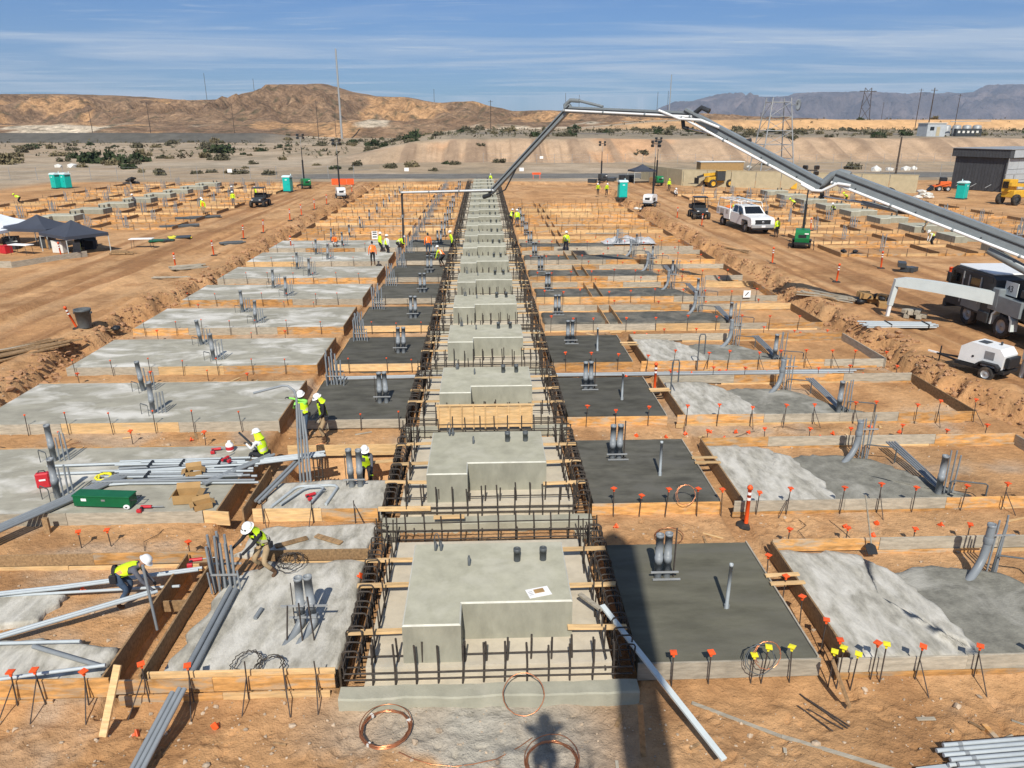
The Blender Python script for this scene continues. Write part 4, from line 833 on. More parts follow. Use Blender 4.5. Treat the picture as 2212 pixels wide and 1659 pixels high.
# roadway delineators
def delineator_proto(h, label):
    t = thing('delineator_post', label, 'delineator', group='orange delineator posts'); MB().lathe([(.055, .05), (.052, h - .06), (.075, h - .06), (.075, h), (.03, h + .05)], n=10).build('post', 'orange_plastic', t)
    [MB().lathe([(.058, z), (.058, z + .075)], n=10).build('reflective_band', 'white_paint', t) for z in (h - .22, h - .38)]; MB().lathe([(.26, 0), (.26, .03), (.2, .06), (.07, .08)], n=8, smooth=False).build('base', 'rubber', t); return t
dp = delineator_proto(1.15, 'orange delineator post with white bands before the second right form')
dp.location = (6.86, 17.1, gz(6.86, 17.1)); 
dup(dp, (6.6, 27.1, .05), label='orange delineator post between the dark pad and box form, third row from the front')
DEL = [(-21.3, 51.7, 'beside the timber pile on the haul road'), (-20.6, 57.3, 'second along the haul road past the timber pile'), (-20.8, 65.4, 'third along the haul road'), (-20.1, 69, 'fourth along the haul road'), (-19.7, 77.3, 'fifth along the haul road'), (-19.6, 82, 'sixth along the haul road'), (-19.5, 88, 'seventh along the haul road'), (-19.3, 94, 'eighth along the haul road'), (-19.2, 104, 'ninth along the haul road'), (-19.2, 112, 'tenth along the haul road'), (20.6, 52.2, 'wrapped in black on the access road'), (22.4, 45.9, 'standing alone on the access road before the pump truck'), (27.5, 50.2, 'beside the empty forms by the access road'), (21.3, 72.9, 'left of the white pickup'), (20.4, 79, 'near the white light tower on the access road'), (-16.1, 62.7, 'in the dirt behind the ninth left pad'), (-31.6, 56.6, 'leaning by the dark canopies'), (30.5, 69, 'right of the white pickup')]
for x, y, l in DEL: o = dup(dp, (x, y, gz(x, y)), J(1), 'orange delineator post ' + l); o.rotation_euler[0] = J(.05); o.rotation_euler[1] = J(.06)
t = thing('shovel', 'long-handled shovel leaning with its blade on the nearest right form', 'shovel', (9.29, 15.28, .12)); MB().tube([(-.32, .1, 1.55), (-.02, .02, .28)], .018, 6).build('handle', 'wood_grey', t); b = MB(); b.prism([(-.12, -.14), (.12, -.14), (.13, .08), (.05, .16), (-.05, .16), (-.13, .08)], .0, .012); o = b.build('blade', 'black_plastic', t, (0, 0, .12)); o.rotation_euler = (.6, 0, 0)
for i, (x, y, z, r_, m_) in enumerate(((5.05, 11.15, .55, .26, 'pvc_dark'), (5.2, 11.2, .6, .24, 'copper'), (5.3, 17.5, .62, .25, 'copper'), (4.6, 16.3, .1, .34, 'copper'))):
    tag(ring(MB(), (x, y, z), r_, .009, 1.6, (1.1 if i < 3 else .08, .1), seed=20 + i).build('wire_loop', m_), ('black', 'copper', 'copper', 'copper')[i] + ' wire loop ' + ('hung on a stake before the nearest dark pad', 'beside the black loop before the nearest dark pad', 'hung on the stakes before the second dark pad', 'lying on dirt between the first two right pads')[i], 'wire')
# conduit in the left-hand works
def lay(p, q, k, r_, mat, lab, name='conduit_run', sp=.075, sag=0.0):
    t = thing(name, lab, 'conduit'); p, q = Vector(p), Vector(q); d = (q - p).normalized(); s_ = Vector((-d.y, d.x, 0))
    for i in range(k):
        off = s_ * (i - (k - 1) / 2) * sp; a_, b_ = p + off + d * J(.12), q + off + d * J(.12); mid = (a_ + b_) / 2 - Vector((0, 0, sag)); MB().tube([a_, mid, b_], r_, 8).build('conduit', mat, t)
    return t
lay((-12.6, 14.05, .16), (-6.62, 14.75, .42), 2, .036, 'pvc_light', 'two light conduits running past the bending worker to the trench', sag=.05)
lay((-12.6, 14.22, .10), (-7.0, 14.42, .2), 1, .034, 'pvc_light', 'single light conduit below the pair at the bending worker')
lay((-11.2, 12.05, .2), (-7.16, 13.98, .42), 2, .04, 'pvc_light', 'two conduits slanting up to the trench at the left, nearest row')
lay((-11.5, 12.56, .22), (-8.03, 12.52, .26), 1, .036, 'pvc_light', 'light conduit lying on the concrete strip at the left edge')
lay((-9.03, 12.45, .22), (-7.55, 11.87, .22), 1, .045, 'pvc_grey', 'short dark grey conduit lying aslant on the concrete strip')
lay((-11.5, 10.85, .42), (-7.18, 11.5, .5), 1, .036, 'pvc_light', 'light conduit resting on top of the left front form')
lay((-5.66, 11.3, .24), (-5.66, 14.25, .26), 2, .06, 'pvc_grey', 'two stout conduits running from the form to the upright bundle', sp=.13)
lay((-5.76, 9.25, .06), (-5.52, 10.75, .5), 3, .045, 'pvc_grey', 'three grey conduits propped against the left front form', sp=.095)
tag(MB().tube([(-6.9, 13.1, .05), (-7.0, 13.2, 1.55)], .03, 7).build('conduit_prop', 'pvc_grey'), 'single grey conduit standing in the trench beside the bending worker', 'conduit')
tag(MB().tube([(-4.9, 13.2, .2), (-4.85, 13.5, .22)], .045, 7).build('conduit_offcut', 'pvc_grey'), 'short grey conduit offcut lying on the rough bed', 'conduit')
for i, (x, y, z, r_) in enumerate(((-4.62, 11.72, .28, .26), (-4.15, 11.62, .26, .24), (-4.6, 15.15, .3, .28), (-4.75, 15.3, .26, .2))):
    tag(ring(MB(), (x, y, z), r_, .010, 2.2, (.25, .12), seed=40 + i, jit=.05).build('wire_coil', 'rebar'), ('rusty wire coil on the rough bed near the front form, left one', 'rusty wire coil on the rough bed near the front form, right one', 'tangle of rusty wire by the back form, larger', 'tangle of rusty wire by the back form, smaller')[i], 'wire')
t = thing('conduit_pile', 'pile of long light conduits strewn over the second left pad', 'conduit')
rr = random.Random(8)
for k in range(22):
    x0 = rr.uniform(-11.2, -10.0); x1 = rr.uniform(-7.6, -6.4); yb = 19.1 + (k % 11) * .14; a_ = rr.uniform(-.10, .22)
    MB().tube([(x0, yb - a_, .41 + .075 * (k // 11)), (x1, yb + a_, .43 + .075 * (k // 11))], .036, 7).build('conduit', 'pvc_light' if rr.random() < .75 else 'pvc_grey', t)
for y in (20.05, 20.6): MB().tube([(-13.0, y - .25, .42), (-8, y - .05, .44)], .036, 7).build('conduit', 'pvc_light', t)
for x, y in ((-9.9, 20.15), (-9.0, 20.2), (-7.9, 20.25), (-9.7, 19.45), (-8.5, 19.5)): MB().box((x, y, .545), (.06, .42, .03), rz=.05).build('strap', 'black_plastic', t)
lay((-12.9, 15.3, .5), (-10.45, 19.7, .43), 4, .045, 'pvc_grey', 'four grey conduits sloping off the second left pad towards the bottom left', sp=.1)
tag(MB().box((-11.35, 17.2, .19), (.14, .08, .5)).build('timber_block', 'wood_dark'), 'dark timber block under the sloping conduits', 'timber')
lay((-8.0, 18.9, .46), (-6.5, 20.6, .56), 2, .05, 'pvc_grey', 'two grey conduits leaning past the seated worker', sp=.11)
lay((-6.6, 20.2, .55), (-4.9, 20.5, .62), 4, .04, 'pvc_light', 'short conduits laid across the trench by the seated worker', sp=.09)
t = thing('tool_chest', 'long green tool chest with a white wheel on the second left pad', 'tool chest', (-10.18, 17.98, TOP - .01), -.10); t.scale = (1.03, .85, .8)
MB().box((0, 0, .23), (1.5, .42, .36), ch=.012).build('body', 'green_box', t); MB().box((0, 0, .43), (1.54, .46, .05), ch=.012).build('lid', 'green_box', t); MB().box((-.46, -.215, .3), (.14, .01, .09)).build('sticker', 'paper', t); MB().box((.06, -.218, .3), (.1, .012, .06)).build('latch', 'steel_grey', t)
for sy in (-.22, .2):
    wl = MB().lathe([(.04, -.025), (.085, -.025), (.085, .025), (.04, .025)], (.66, sy, .085), n=14, axis='y').build('wheel', 'white_paint', t); MB().lathe([(.03, -.03), (.03, .03)], (.66, sy, .085), n=10, axis='y').build('hub', 'black_plastic', wl)
MB().tube([(.75, -.15, .3), (.92, -.15, .33), (.92, .15, .33), (.75, .15, .3)], .015, 6).build('handle', 'black_plastic', t)
def carton(x, y, z, s, rz, lab, flaps=True):
    t = thing('cardboard_box', lab, 'box', (x, y, z), rz); w_, d_, h_ = s; th = .008
    for nm, c_, dd in (('side', (w_ / 2, 0, h_ / 2), (th, d_, h_)), ('side', (-w_ / 2, 0, h_ / 2), (th, d_, h_)), ('side', (0, d_ / 2, h_ / 2), (w_ + th, th, h_)), ('side', (0, -d_ / 2, h_ / 2), (w_ + th, th, h_)), ('bottom', (0, 0, th / 2), (w_, d_, th))): MB().box(c_, dd).build(nm, 'cardboard', t)
    if flaps:
        for sx in (-1, 1): o = MB().box((sx * d_ * .17, 0, 0), (d_ * .36, d_, th)).build('flap', 'cardboard', t, (sx * w_ / 2, 0, h_)); o.rotation_euler[1] = sx * .5 + J(.3)
        o = MB().box((0, d_ * .2, 0), (w_, d_ * .4, th)).build('flap', 'cardboard', t, (0, d_ / 2, h_)); o.rotation_euler[0] = .9
    return t
carton(-8.4, 19.5, TOP, (.42, .34, .28), .3, 'upright open cardboard box on the conduit pile, upper one'); carton(-8.1, 18.15, TOP, (.62, .42, .26), .1, 'wide open cardboard box below the conduit pile'); carton(-7.55, 17.75, TOP, (.44, .3, .16), .5, 'small torn cardboard box beside the trench, lowest of three')
def drill(x, y, z, rz, lab, mat='red_plastic'):
    t = thing('cordless_tool', lab, 'power tool', (x, y, z), rz); MB().tube([(-.16, 0, .05), (.12, 0, .05)], .045, 8).build('body', mat, t); MB().box((-.12, -.1, .045), (.07, .2, .06), ch=.01).build('grip', 'black_plastic', t); MB().box((-.12, -.22, .05), (.12, .08, .09), ch=.01).build('battery', mat, t); MB().tube([(.12, 0, .05), (.42, 0, .05)], .014, 6).build('bit', 'steel_grey', t)
drill(-9.0, 17.75, TOP, 0, 'red cordless tool lying beside the green chest'); drill(-8.4, 21.4, TOP, .3, 'red cordless tool at the back edge of the second left pad'); drill(-7.75, 20.3, .56, 1.2, 'red cordless tool on the conduit pile'); drill(-4.9, 18.6, .2, .6, 'red and black tool between the bent conduits'); drill(-6.75, 15.1, .4, .2, 'red tool at the head of the trench near the bending worker')
t = thing('tool_case', 'red tool case standing against the pipe on the second left pad', 'tool case', (-12.4, 19.1, TOP), .3); MB().box((0, 0, .22), (.34, .18, .44), ch=.03).build('case', 'red_plastic', t); MB().tube([(-.09, 0, .44), (-.07, 0, .5), (.07, 0, .5), (.09, 0, .44)], .014, 6).build('handle', 'black_plastic', t); MB().box((0, -.092, .25), (.16, .006, .05)).build('badge', 'white_paint', t)
t = thing('water_jug', 'red and white jug at the back of the second left pad', 'jug', (-7.98, 21.35, TOP)); MB().lathe([(.11, 0), (.12, .03), (.12, .24), (.05, .3), (.05, .34)], n=12).build('body', 'paper', t); MB().lathe([(.123, .06), (.123, .17)], n=12).build('label_band', 'red_plastic', t)
tag(ring(MB(), (-11.0, 19.6, .41), .17, .03, 1.6, (.05, 0), seed=60, jit=.05).build('yellow_strap', 'yellow_plastic'), 'yellow strap coil dropped on the second left pad', 'strap')
# tall bent conduits held by the standing worker
for i, (dx, lab) in enumerate(((0, 'tall bent conduit held up by the worker, leftmost of four'), (.12, 'tall bent conduit held up by the worker, second of four'), (.25, 'tall bent conduit held up by the worker, third of four'), (.36, 'tall bent conduit held up by the worker, rightmost of four'))):
    top = 2.55 - .2 * i; pts = [(-5.55 + dx, 19.95 - .05 * i, -.7), (-5.5 + dx * .7, 20.05, 1.4), (-5.46 + dx * .4, 20.2, top)]
    if i == 0: pts += [(-5.52, 20.22, top + .2), (-5.68, 20.25, top + .32), (-5.85, 20.26, top + .33), (-6.7, 20.3, top + .1)]
    tag(MB().tube(pts, .034, 8).build('bent_conduit', 'pvc_grey'), lab, 'conduit')
tag(MB().tube([(-5.85, 18.0, .2), (-5.5, 19.0, .2), (-5.42, 19.14, .2), (-5.3, 19.2, .2), (-4.5, 19.24, .2), (-4.34, 19.2, .2), (-4.26, 19.08, .2), (-4.4, 18.1, .2)], .042, 8).build('bent_conduit', 'pvc_light'), 'large U-shaped conduit lying on the bed before the tall conduits', 'conduit')
tag(MB().tube([(-5.6, 18.05, .26), (-5.2, 18.9, .26), (-5.05, 19.02, .26), (-4.75, 19.05, .26), (-4.62, 18.95, .26), (-4.8, 18.1, .26)], .036, 8).build('bent_conduit', 'pvc_light'), 'smaller U-shaped conduit inside the larger one on the bed', 'conduit')
lay((-6.3, 18.3, .22), (-5.6, 20.4, .5), 2, .045, 'pvc_grey', 'two stout conduits rising to the tall bent ones', sp=.13)
t = thing('rebar_ladder', 'short rusty rebar ladder standing behind the bent conduits', 'rebar', (-5.02, 20.1, -.75)); t.scale = (1, 1, 1.45)
for x in (-.12, 0, .12): inst('upright_bar', bar_v, t, (x, 0, 0))
for z in (.15, .35, .55, .75, .95): MB().tube([(-.16, .01, z), (.16, .01, z)], .012, 5).build('rung', 'rebar', t)
for i, (x, y, rz, lab) in enumerate(((-4.9, 16.3, .5, 'short plank lying on broken concrete, left one'), (-4.0, 16.4, -.5, 'short plank lying on broken concrete, right one'), (-3.2, 20.9, .2, 'timber block beside the trench worker'), (-8.7, 22.6, .5, 'splintered board on the dirt strip behind the second left pad'), (-1.0, 17.0, .02, 'thin timber strip on the edge beam of the second footing'))):
    tag(MB().box((0, 0, 0), (.8, .16, .04), ch=.004).build('timber_offcut', 'wood_dark' if i < 2 else 'wood_new', None, (x, y, (.14 if i < 3 else gz(x, y) + .03) if i < 4 else .37), rz), lab, 'board')
t = thing('water_conduits', 'bundle of white conduits running across behind the third right pad', 'conduit')
for k in range(5): MB().tube([(-6.2, F(3) - 1.15 + .08 * k, .10), (-2.9, F(3) - 1.1 + .08 * k, .12), (3.2, F(3) - 1.05 + .08 * k, .10), (9.5 + J(2), F(3) - 1.0 + .09 * k + J(.1), .08), (15.0 + J(1.5), F(3) - 1.0 + .10 * k + J(.1), .09)], .03, 6).build('conduit', 'pvc_light' if k % 2 else 'pvc_grey', t)
for i, (x, y) in enumerate(((7.0, 26.2), (9.0, F(3) - .3))):
    o = MB().tube([(0, 0, -.2), (0, 0, 1.3), (.04, 0, 1.42), (.22, 0, 1.42), (.26, 0, 1.3), (.26, 0, .55)], .028, 7).build('hooked_conduit', 'pvc_dark', None, (x, y, .2)); tag(o, ('hook-shaped conduit beside the third dark pad', 'hook-shaped dark conduit on the form of the fourth row')[i], 'conduit')

# ------------------------------------------------------------------ vehicles and machines
def wheel(t, x, y, r, wd, rim='silver', tyre='rubber', z=None, k=.58):
    """tyre with rounded shoulders, rim and hub; axis along local x"""
    z = r if z is None else z; h = wd / 2
    o = MB().lathe([(r * k, -h * .8), (r * .86, -h), (r * .97, -h * .8), (r, -h * .45), (r, h * .45), (r * .97, h * .8), (r * .86, h), (r * k, h * .8)], n=20, axis='x', cap=False).build('wheel', tyre, t, (x, y, z))
    s = 1 if x > 0 else -1
    b = MB().lathe([(r * k, -h * .8), (r * k * .96, s * h * .55), (r * k * .55, s * h * .35), (r * k * .3, s * h * .62), (r * .05, s * h * .66)], n=16, axis='x', cap=False); b.lathe([(r * k, -h * .8), (r * .04, -h * .5)] if s > 0 else [(r * k, h * .8), (r * .04, h * .5)], n=12, axis='x', cap=False)
    b.build('rim', rim, o); return o
def glass(t, pts, name='window', mat='glass_dark'): return MB().add(pts, [tuple(range(len(pts)))]).build(name, mat, t)

# --- white service pickup
t = thing('pickup_truck', 'white service pickup with ladder rack and utility bed on the access road', 'pickup', (24.75, 70.7, ROAD), R(180 + 5)); t.scale = (1.1, 1.2, 1.12)
b = MB(); b.extr([(3.22, .62), (3.26, .95), (3.2, 1.2), (3.02, 1.3), (1.72, 1.40), (-.62, 1.42), (-.72, .6), (1.45, .55), (1.55, .95), (1.85, 1.06), (2.3, 1.06), (2.6, .95), (2.68, .6)], -1.0, 1.0); b.build('body', 'white_paint', t)
vs_ = [(-.95, 1.75, 1.40), (.95, 1.75, 1.40), (.95, -.7, 1.42), (-.95, -.7, 1.42), (-.76, 1.0, 2.02), (.76, 1.0, 2.02), (.78, -.55, 2.04), (-.78, -.55, 2.04)]
MB().add(vs_, [(0, 1, 5, 4), (1, 2, 6, 5), (2, 3, 7, 6), (3, 0, 4, 7), (4, 5, 6, 7)]).build('cab', 'white_paint', t)
def lerp3(a, b_, u): return tuple(a[i] + (b_[i] - a[i]) * u for i in range(3))
def quad_on(A, B, C_, D, u0, u1, v0, v1, off):
    def P(u, v): return Vector(lerp3(lerp3(A, B, u), lerp3(D, C_, u), v))
    nrm = (Vector(B) - Vector(A)).cross(Vector(D) - Vector(A)).normalized() * off; return [tuple(P(u, v) + nrm) for u, v in ((u0, v0), (u1, v0), (u1, v1), (u0, v1))]
glass(t, quad_on(vs_[0], vs_[1], vs_[5], vs_[4], .07, .93, .1, .93, -.012), 'windscreen')
for A, B, C_, D, sg in ((vs_[1], vs_[2], vs_[6], vs_[5], -1), (vs_[3], vs_[0], vs_[4], vs_[7], -1)):
    if sg: glass(t, quad_on(A, B, C_, D, .06 if A[0] > 0 else .55, .45 if A[0] > 0 else .94, .08, .9, -.012)); glass(t, quad_on(A, B, C_, D, .5 if A[0] > 0 else .12, .88 if A[0] > 0 else .5, .08, .9, -.012))
MB().box((0, 3.22, .98), (1.35, .1, .36), ch=.03).build('grille', 'black_plastic', t)
b = MB(); [b.bar((-.6, 3.275, z), (.6, 3.275, z), .012, .03) for z in (.88, .98, 1.08)]; b.build('grille_bar', 'charcoal', t); MB().lathe([(.02, 0), (.11, .005), (.11, .02), (.02, .025)], (0, 3.27, .98), n=16, axis='y').build('badge', 'steel_grey', t)
for s in (-1, 1):
    MB().box((s * .82, 3.18, 1.02), (.26, .16, .3), ch=.04).build('headlight', 'headlamp', t); MB().box((s * 1.14, 1.45, 1.52), (.2, .1, .28), ch=.03).build('mirror', 'black_plastic', t)
    MB().tube([(s * .95, 1.5, 1.42), (s * 1.12, 1.46, 1.44)], .02, 5).build('mirror_arm', 'black_plastic', t)
    MB().box((s * 1.02, 2.07, .98), (.06, 1.0, .14), ch=.03).build('wheel_arch', 'black_plastic', t)
MB().box((0, 3.3, .66), (1.98, .2, .3), ch=.05).build('bumper', 'silver', t); MB().box((0, 3.32, .45), (1.8, .12, .14), ch=.03).build('air_dam', 'black_plastic', t); MB().box((0, 3.41, .66), (.32, .015, .16)).build('number_plate', 'paper', t)
for s in (-1, 1):
    MB().extr([(-.78, .72), (-.78, 1.55), (-3.45, 1.55), (-3.45, .95), (-2.75, .95), (-2.6, 1.08), (-2.0, 1.08), (-1.85, .72)], s * .72, s * 1.06).build('utility_box', 'white_paint', t)
    for y in (-1.3, -2.3, -3.1): MB().box((s * 1.065, y, 1.3), (.012, .42 if y != -2.3 else .8, .34)).build('box_door', 'silver', t)
    MB().tube([(s * .9, 1.2, 1.9), (s * .92, .9, 2.3), (s * .92, -3.3, 2.3), (s * .95, -3.5, 1.55)], .03, 6).build('rack_rail', 'white_paint', t); MB().tube([(s * .92, -1.0, 1.5), (s * .92, -1.0, 2.3)], .028, 6).build('rack_post', 'white_paint', t)
for y in (.85, .2, -.5, -1.4, -2.4, -3.2): MB().tube([(-.92, y, 2.32), (.92, y, 2.32)], .025, 6).build('rack_crossbar', 'white_paint', t)
MB().box((-.35, -.9, 2.37), (.36, 3.6, .05)).build('ladder', 'light_steel', t); MB().box((.4, -1.0, 2.36), (.09, 4.0, .06)).build('pipe_rack', 'white_paint', t)
MB().box((0, -2.1, .85), (1.5, 2.7, .12)).build('bed_floor', 'charcoal', t); MB().box((0, 0, .55), (1.0, 5.8, .2)).build('chassis', 'black_plastic', t)
for x in (-.88, .88): wheel(t, x, 2.07, .41, .28); wheel(t, x, -2.3, .41, .3)
b = MB(); [b.box((J(.5), -1.6 - .4 * k, 1.1 + J(.1)), (.5, .35, .3), rz=J(1), ch=.05) for k in range(4)]; b.build('bed_load', 'black_plastic', t)
for i, (x, y, m_) in enumerate(((-.3, -1.2, 'hivis'), (.3, -2.6, 'hivis_orange'), (-.4, -2.9, 'hivis'))): o = MB().box((0, 0, 0), (.5, .4, .3), ch=.1).build('safety_gear', m_, t, (x, y, 1.55), .4 * i)

# --- black side-by-side utility vehicles
def utv(loc, rz, lab, front='charcoal'):
    t = thing('utility_vehicle', lab, 'utility vehicle', loc, rz); t.scale = (1.15, 1.15, 1.15)
    MB().box((0, 0, .55), (1.35, 2.6, .22), ch=.04).build('chassis', 'black_plastic', t)
    MB().add([(-.62, .7, .6), (.62, .7, .6), (.66, .7, 1.0), (-.66, .7, 1.0), (-.5, 1.5, .55), (.5, 1.5, .55), (.46, 1.48, .8), (-.46, 1.48, .8)], [(0, 3, 2, 1), (4, 5, 6, 7), (3, 7, 6, 2), (0, 4, 7, 3), (1, 2, 6, 5), (0, 1, 5, 4)]).build('hood', front, t)
    MB().box((0, 1.5, .62), (.9, .08, .18), ch=.03).build('grille', 'black_plastic', t)
    for s in (-1, 1): MB().box((s * .4, 1.5, .78), (.2, .06, .08), ch=.02).build('headlight', 'headlamp', t)
    MB().box((0, -.05, .85), (1.25, .5, .18), ch=.05).build('seat', 'black_plastic', t); MB().box((0, -.32, 1.12), (1.25, .14, .5), ch=.05).build('backrest', 'black_plastic', t)
    for s in (-1, 1): MB().tube([(s * .64, .72, .95), (s * .6, .42, 1.88), (s * .58, -.38, 1.92), (s * .64, -.45, .8)], .032, 6).build('roll_cage', 'black_plastic', t)
    b = MB(); [b.tube([(-.6, y, z), (.6, y, z)], .03, 6) for y, z in ((.42, 1.88), (-.38, 1.92), (-.42, 1.3))]; b.build('cage_crossbar', 'black_plastic', t); MB().box((0, .02, 1.93), (1.25, 1.05, .06), ch=.025).build('roof', 'charcoal', t)
    MB().tube([(-.3, .5, 1.05), (-.3, .3, 1.2)], .02, 6).build('steering_column', 'black_plastic', t)
    MB().box((0, -.95, .85), (1.4, 1.0, .06)).build('bed_floor', 'black_plastic', t)
    for c, d in (((0, -.46, 1.0), (1.4, .05, .32)), ((0, -1.44, 1.0), (1.4, .05, .32)), ((-.69, -.95, 1.0), (.05, 1.0, .32)), ((.69, -.95, 1.0), (.05, 1.0, .32))): MB().box(c, d, ch=.01).build('bed_side', 'black_plastic', t)
    for x in (-.66, .66): wheel(t, x, 1.05, .33, .26, rim='charcoal'); wheel(t, x, -.95, .33, .26, rim='charcoal')
    return t
utv((22.75, 79.2, ROAD), R(180 - 4), 'black utility vehicle parked left of the white pickup'); utv((-27.0, 92.8, ROAD), R(168 + 12), 'black utility vehicle on the haul road at the left')

# --- light towers
def light_tower(loc, rz, col, lab, h=7.2, head=True):
    t = thing('light_tower', lab, 'light tower', loc, rz)
    b = MB(); b.extr([(-.85, .55), (-.95, .85), (-.9, 1.3), (-.7, 1.5), (.55, 1.5), (.8, 1.32), (.85, .6)], -.55, .55, axis='x'); b.build('housing', col, t)
    MB().box((0, 0, .48), (1.15, 2.0, .14)).build('chassis', 'black_plastic', t); MB().bar((0, .9, .45), (0, 2.0, .42), .1, .08).build('tow_bar', 'black_plastic', t)
    MB().box((.56, -.1, .95), (.02, .7, .35)).build('side_door', 'charcoal', t); MB().box((-.56, -.1, .95), (.02, .7, .35)).build('side_door', 'charcoal', t); MB().box((0, -.93, 1.0), (.6, .03, .3)).build('rear_grille', 'black_plastic', t); MB().box((.3, -.96, 1.25), (.3, .02, .09)).build('decal', 'paper', t)
    for x in (-.62, .62): wheel(t, x, 0, .32, .2, rim='silver'); MB().box((x, 0, .66), (.24, .8, .06), ch=.02).build('mudguard', 'black_plastic', t)
    for x, y in ((-.95, .8), (.95, .8), (-.95, -.9), (.95, -.9)): MB().tube([(x * .5, y, .5), (x, y, .45), (x, y, .02)], .03, 6).build('outrigger', 'black_plastic', t)
    MB().box((0, .75, h * .25 + .4), (.2, .2, h * .5), ch=.01).build('mast_base', 'black_plastic', t); MB().tube([(0, .75, h * .45), (0, .75, h * .8)], .055, 8).build('mast', 'black_plastic', t); MB().tube([(0, .75, h * .75), (0, .75, h)], .036, 8).build('mast_top', 'galvanised', t)
    if head:
        MB().bar((-.5, .75, h), (.5, .75, h), .08, .08).build('head_bar', 'black_plastic', t)
        for x, z in ((-.42, .22), (.42, .22), (-.42, -.22), (.42, -.22)): o = MB().box((0, 0, 0), (.42, .2, .32), ch=.05).build('lamp', 'charcoal', t, (x, .75, h + z), .5 * (1 if x > 0 else -1)); MB().box((0, -.105, 0), (.34, .01, .24)).build('lens', 'glass_dark', o)
    return t
light_tower((-18.9, 101.5, ROAD), .3, 'white_paint', 'white light tower beside the haul road'); light_tower((-27.2, 118.2, ROAD), .5, 'green_paint', 'green light tower next to the teal toilet at the left', 7.6)
light_tower((19.9, 90.2, ROAD), -.6, 'white_paint', 'white light tower beside the access road'); light_tower((25.6, 59.3, ROAD), -.4, 'green_paint', 'green light tower right of the access road, nearest of them', 6.0)
light_tower((19.9, 127.5, ROAD), .2, 'charcoal', 'small dark light tower far behind the teal toilet', 6.3); light_tower((28.0, 122.0, ROAD), .2, 'green_paint', 'green light tower by the tan wall', 7.0)
# --- white generator trailer
t = thing('generator_trailer', 'white towable generator on one axle by the right edge', 'generator', (19.85, 27.3, ROAD + .02), R(28)); t.scale = (.86, .86, .86)
b = MB(); b.extr([(-.95, .62), (-.98, 1.25), (-.75, 1.52), (.55, 1.58), (.95, 1.3), (1.0, .62)], -.55, .55); b.build('housing', 'white_paint', t); MB().box((0, 1.0, .98), (.9, .03, .52)).build('front_grille', 'light_cladding', t)
MB().box((0, 0, .5), (1.2, 2.2, .14)).build('chassis', 'black_plastic', t); [MB().bar((s * .4, 1.0, .5), (0, 2.3, .5), .07, .08).build('tow_bar', 'black_plastic', t) for s in (-1, 1)]; MB().bar((0, 2.2, .52), (0, 2.75, .52), .07, .07).build('coupling', 'paper', t); MB().tube([(0, 2.15, .9), (0, 2.15, .02)], .035, 6).build('jack', 'black_plastic', t)
for s in (-1, 1):
    wheel(t, s * .72, -.45, .34, .22); MB().extr([(-.95, .6), (-.95, .72), (-.8, .86), (-.1, .86), (.05, .72), (.05, .6), (-.02, .6), (-.12, .78), (-.78, .78), (-.88, .6)], s * .58, s * .86).build('mudguard', 'black_plastic', t); MB().box((s * .555, -.35, 1.15), (.015, .42, .36)).build('vent_panel', 'steel_grey', t); MB().lathe([(.05, -.02), (.05, .02)], (s * .555, .35, .95), n=10, axis='x').build('latch', 'black_plastic', t)
MB().lathe([(.05, 0), (.05, .14)], (.2, -.4, 1.56), n=8).build('exhaust', 'charcoal', t); MB().box((0, .2, 1.585), (.5, .4, .012)).build('top_vent', 'charcoal', t); MB().box((0, -1.1, .95), (.9, .2, .5), ch=.03).build('rear_hose_box', 'black_plastic', t)
t = thing('pump_hopper', 'white tank corner at the right edge behind the generator', 'tank', (21.75, 26.7, ROAD)); MB().box((0, 0, 1.15), (1.2, 1.0, .9), ch=.06).build('tank', 'white_paint', t); [MB().box((x, y, .35), (.1, .1, .7)).build('leg', 'light_steel', t) for x in (-.5, .5) for y in (-.4, .4)]

# --- concrete pump truck
t = thing('pump_truck', 'concrete pump truck with white outrigger and folding boom over the site', 'pump truck', (25.3, 31.5, ROAD), 0)
def cabx(s): return s
cab = MB(); prof = [(2.1, .75), (2.1, 2.55), (2.4, 2.72), (5.2, 2.72), (5.55, 2.5), (5.72, 1.5), (5.7, .75)]; cab.extr(prof, -1.24, 1.24); cab.build('cab', 'charcoal', t); MB().box((0, 3.75, 2.5), (2.52, 3.0, .36), ch=.06).build('sun_visor_band', 'boom_dark', t)
MB().box((0, 3.8, 2.76), (2.3, 2.8, .1), ch=.04).build('cab_roof', 'white_paint', t)
for s in (-1, 1):
    x = s * 1.247
    glass(t, [(x, 5.5, 1.62), (x, 5.38, 2.45), (x, 4.55, 2.45), (x, 4.55, 1.62)][::s]); glass(t, [(x, 3.9, 1.62), (x, 3.9, 2.4), (x, 3.2, 2.4), (x, 3.2, 1.62)][::s]); 
    b = MB(); [b.bar(p, q, .05, .07) for p, q in (((x * 1.01, 4.48, 1.0), (x * 1.01, 4.48, 2.55)), ((x * 1.01, 3.1, 1.2), (x * 1.01, 3.1, 2.5)), ((x * 1.01, 4.0, 1.55), (x * 1.01, 4.0, 2.45)))]; b.build('door_pillar', 'silver', t)
    MB().box((x * 1.0, 3.6, 1.2), (.03, 1.5, .7)).build('door_panel', 'boom_grey', t); MB().box((s * 1.5, 5.3, 2.1), (.1, .25, .5), ch=.03).build('mirror', 'black_plastic', t)
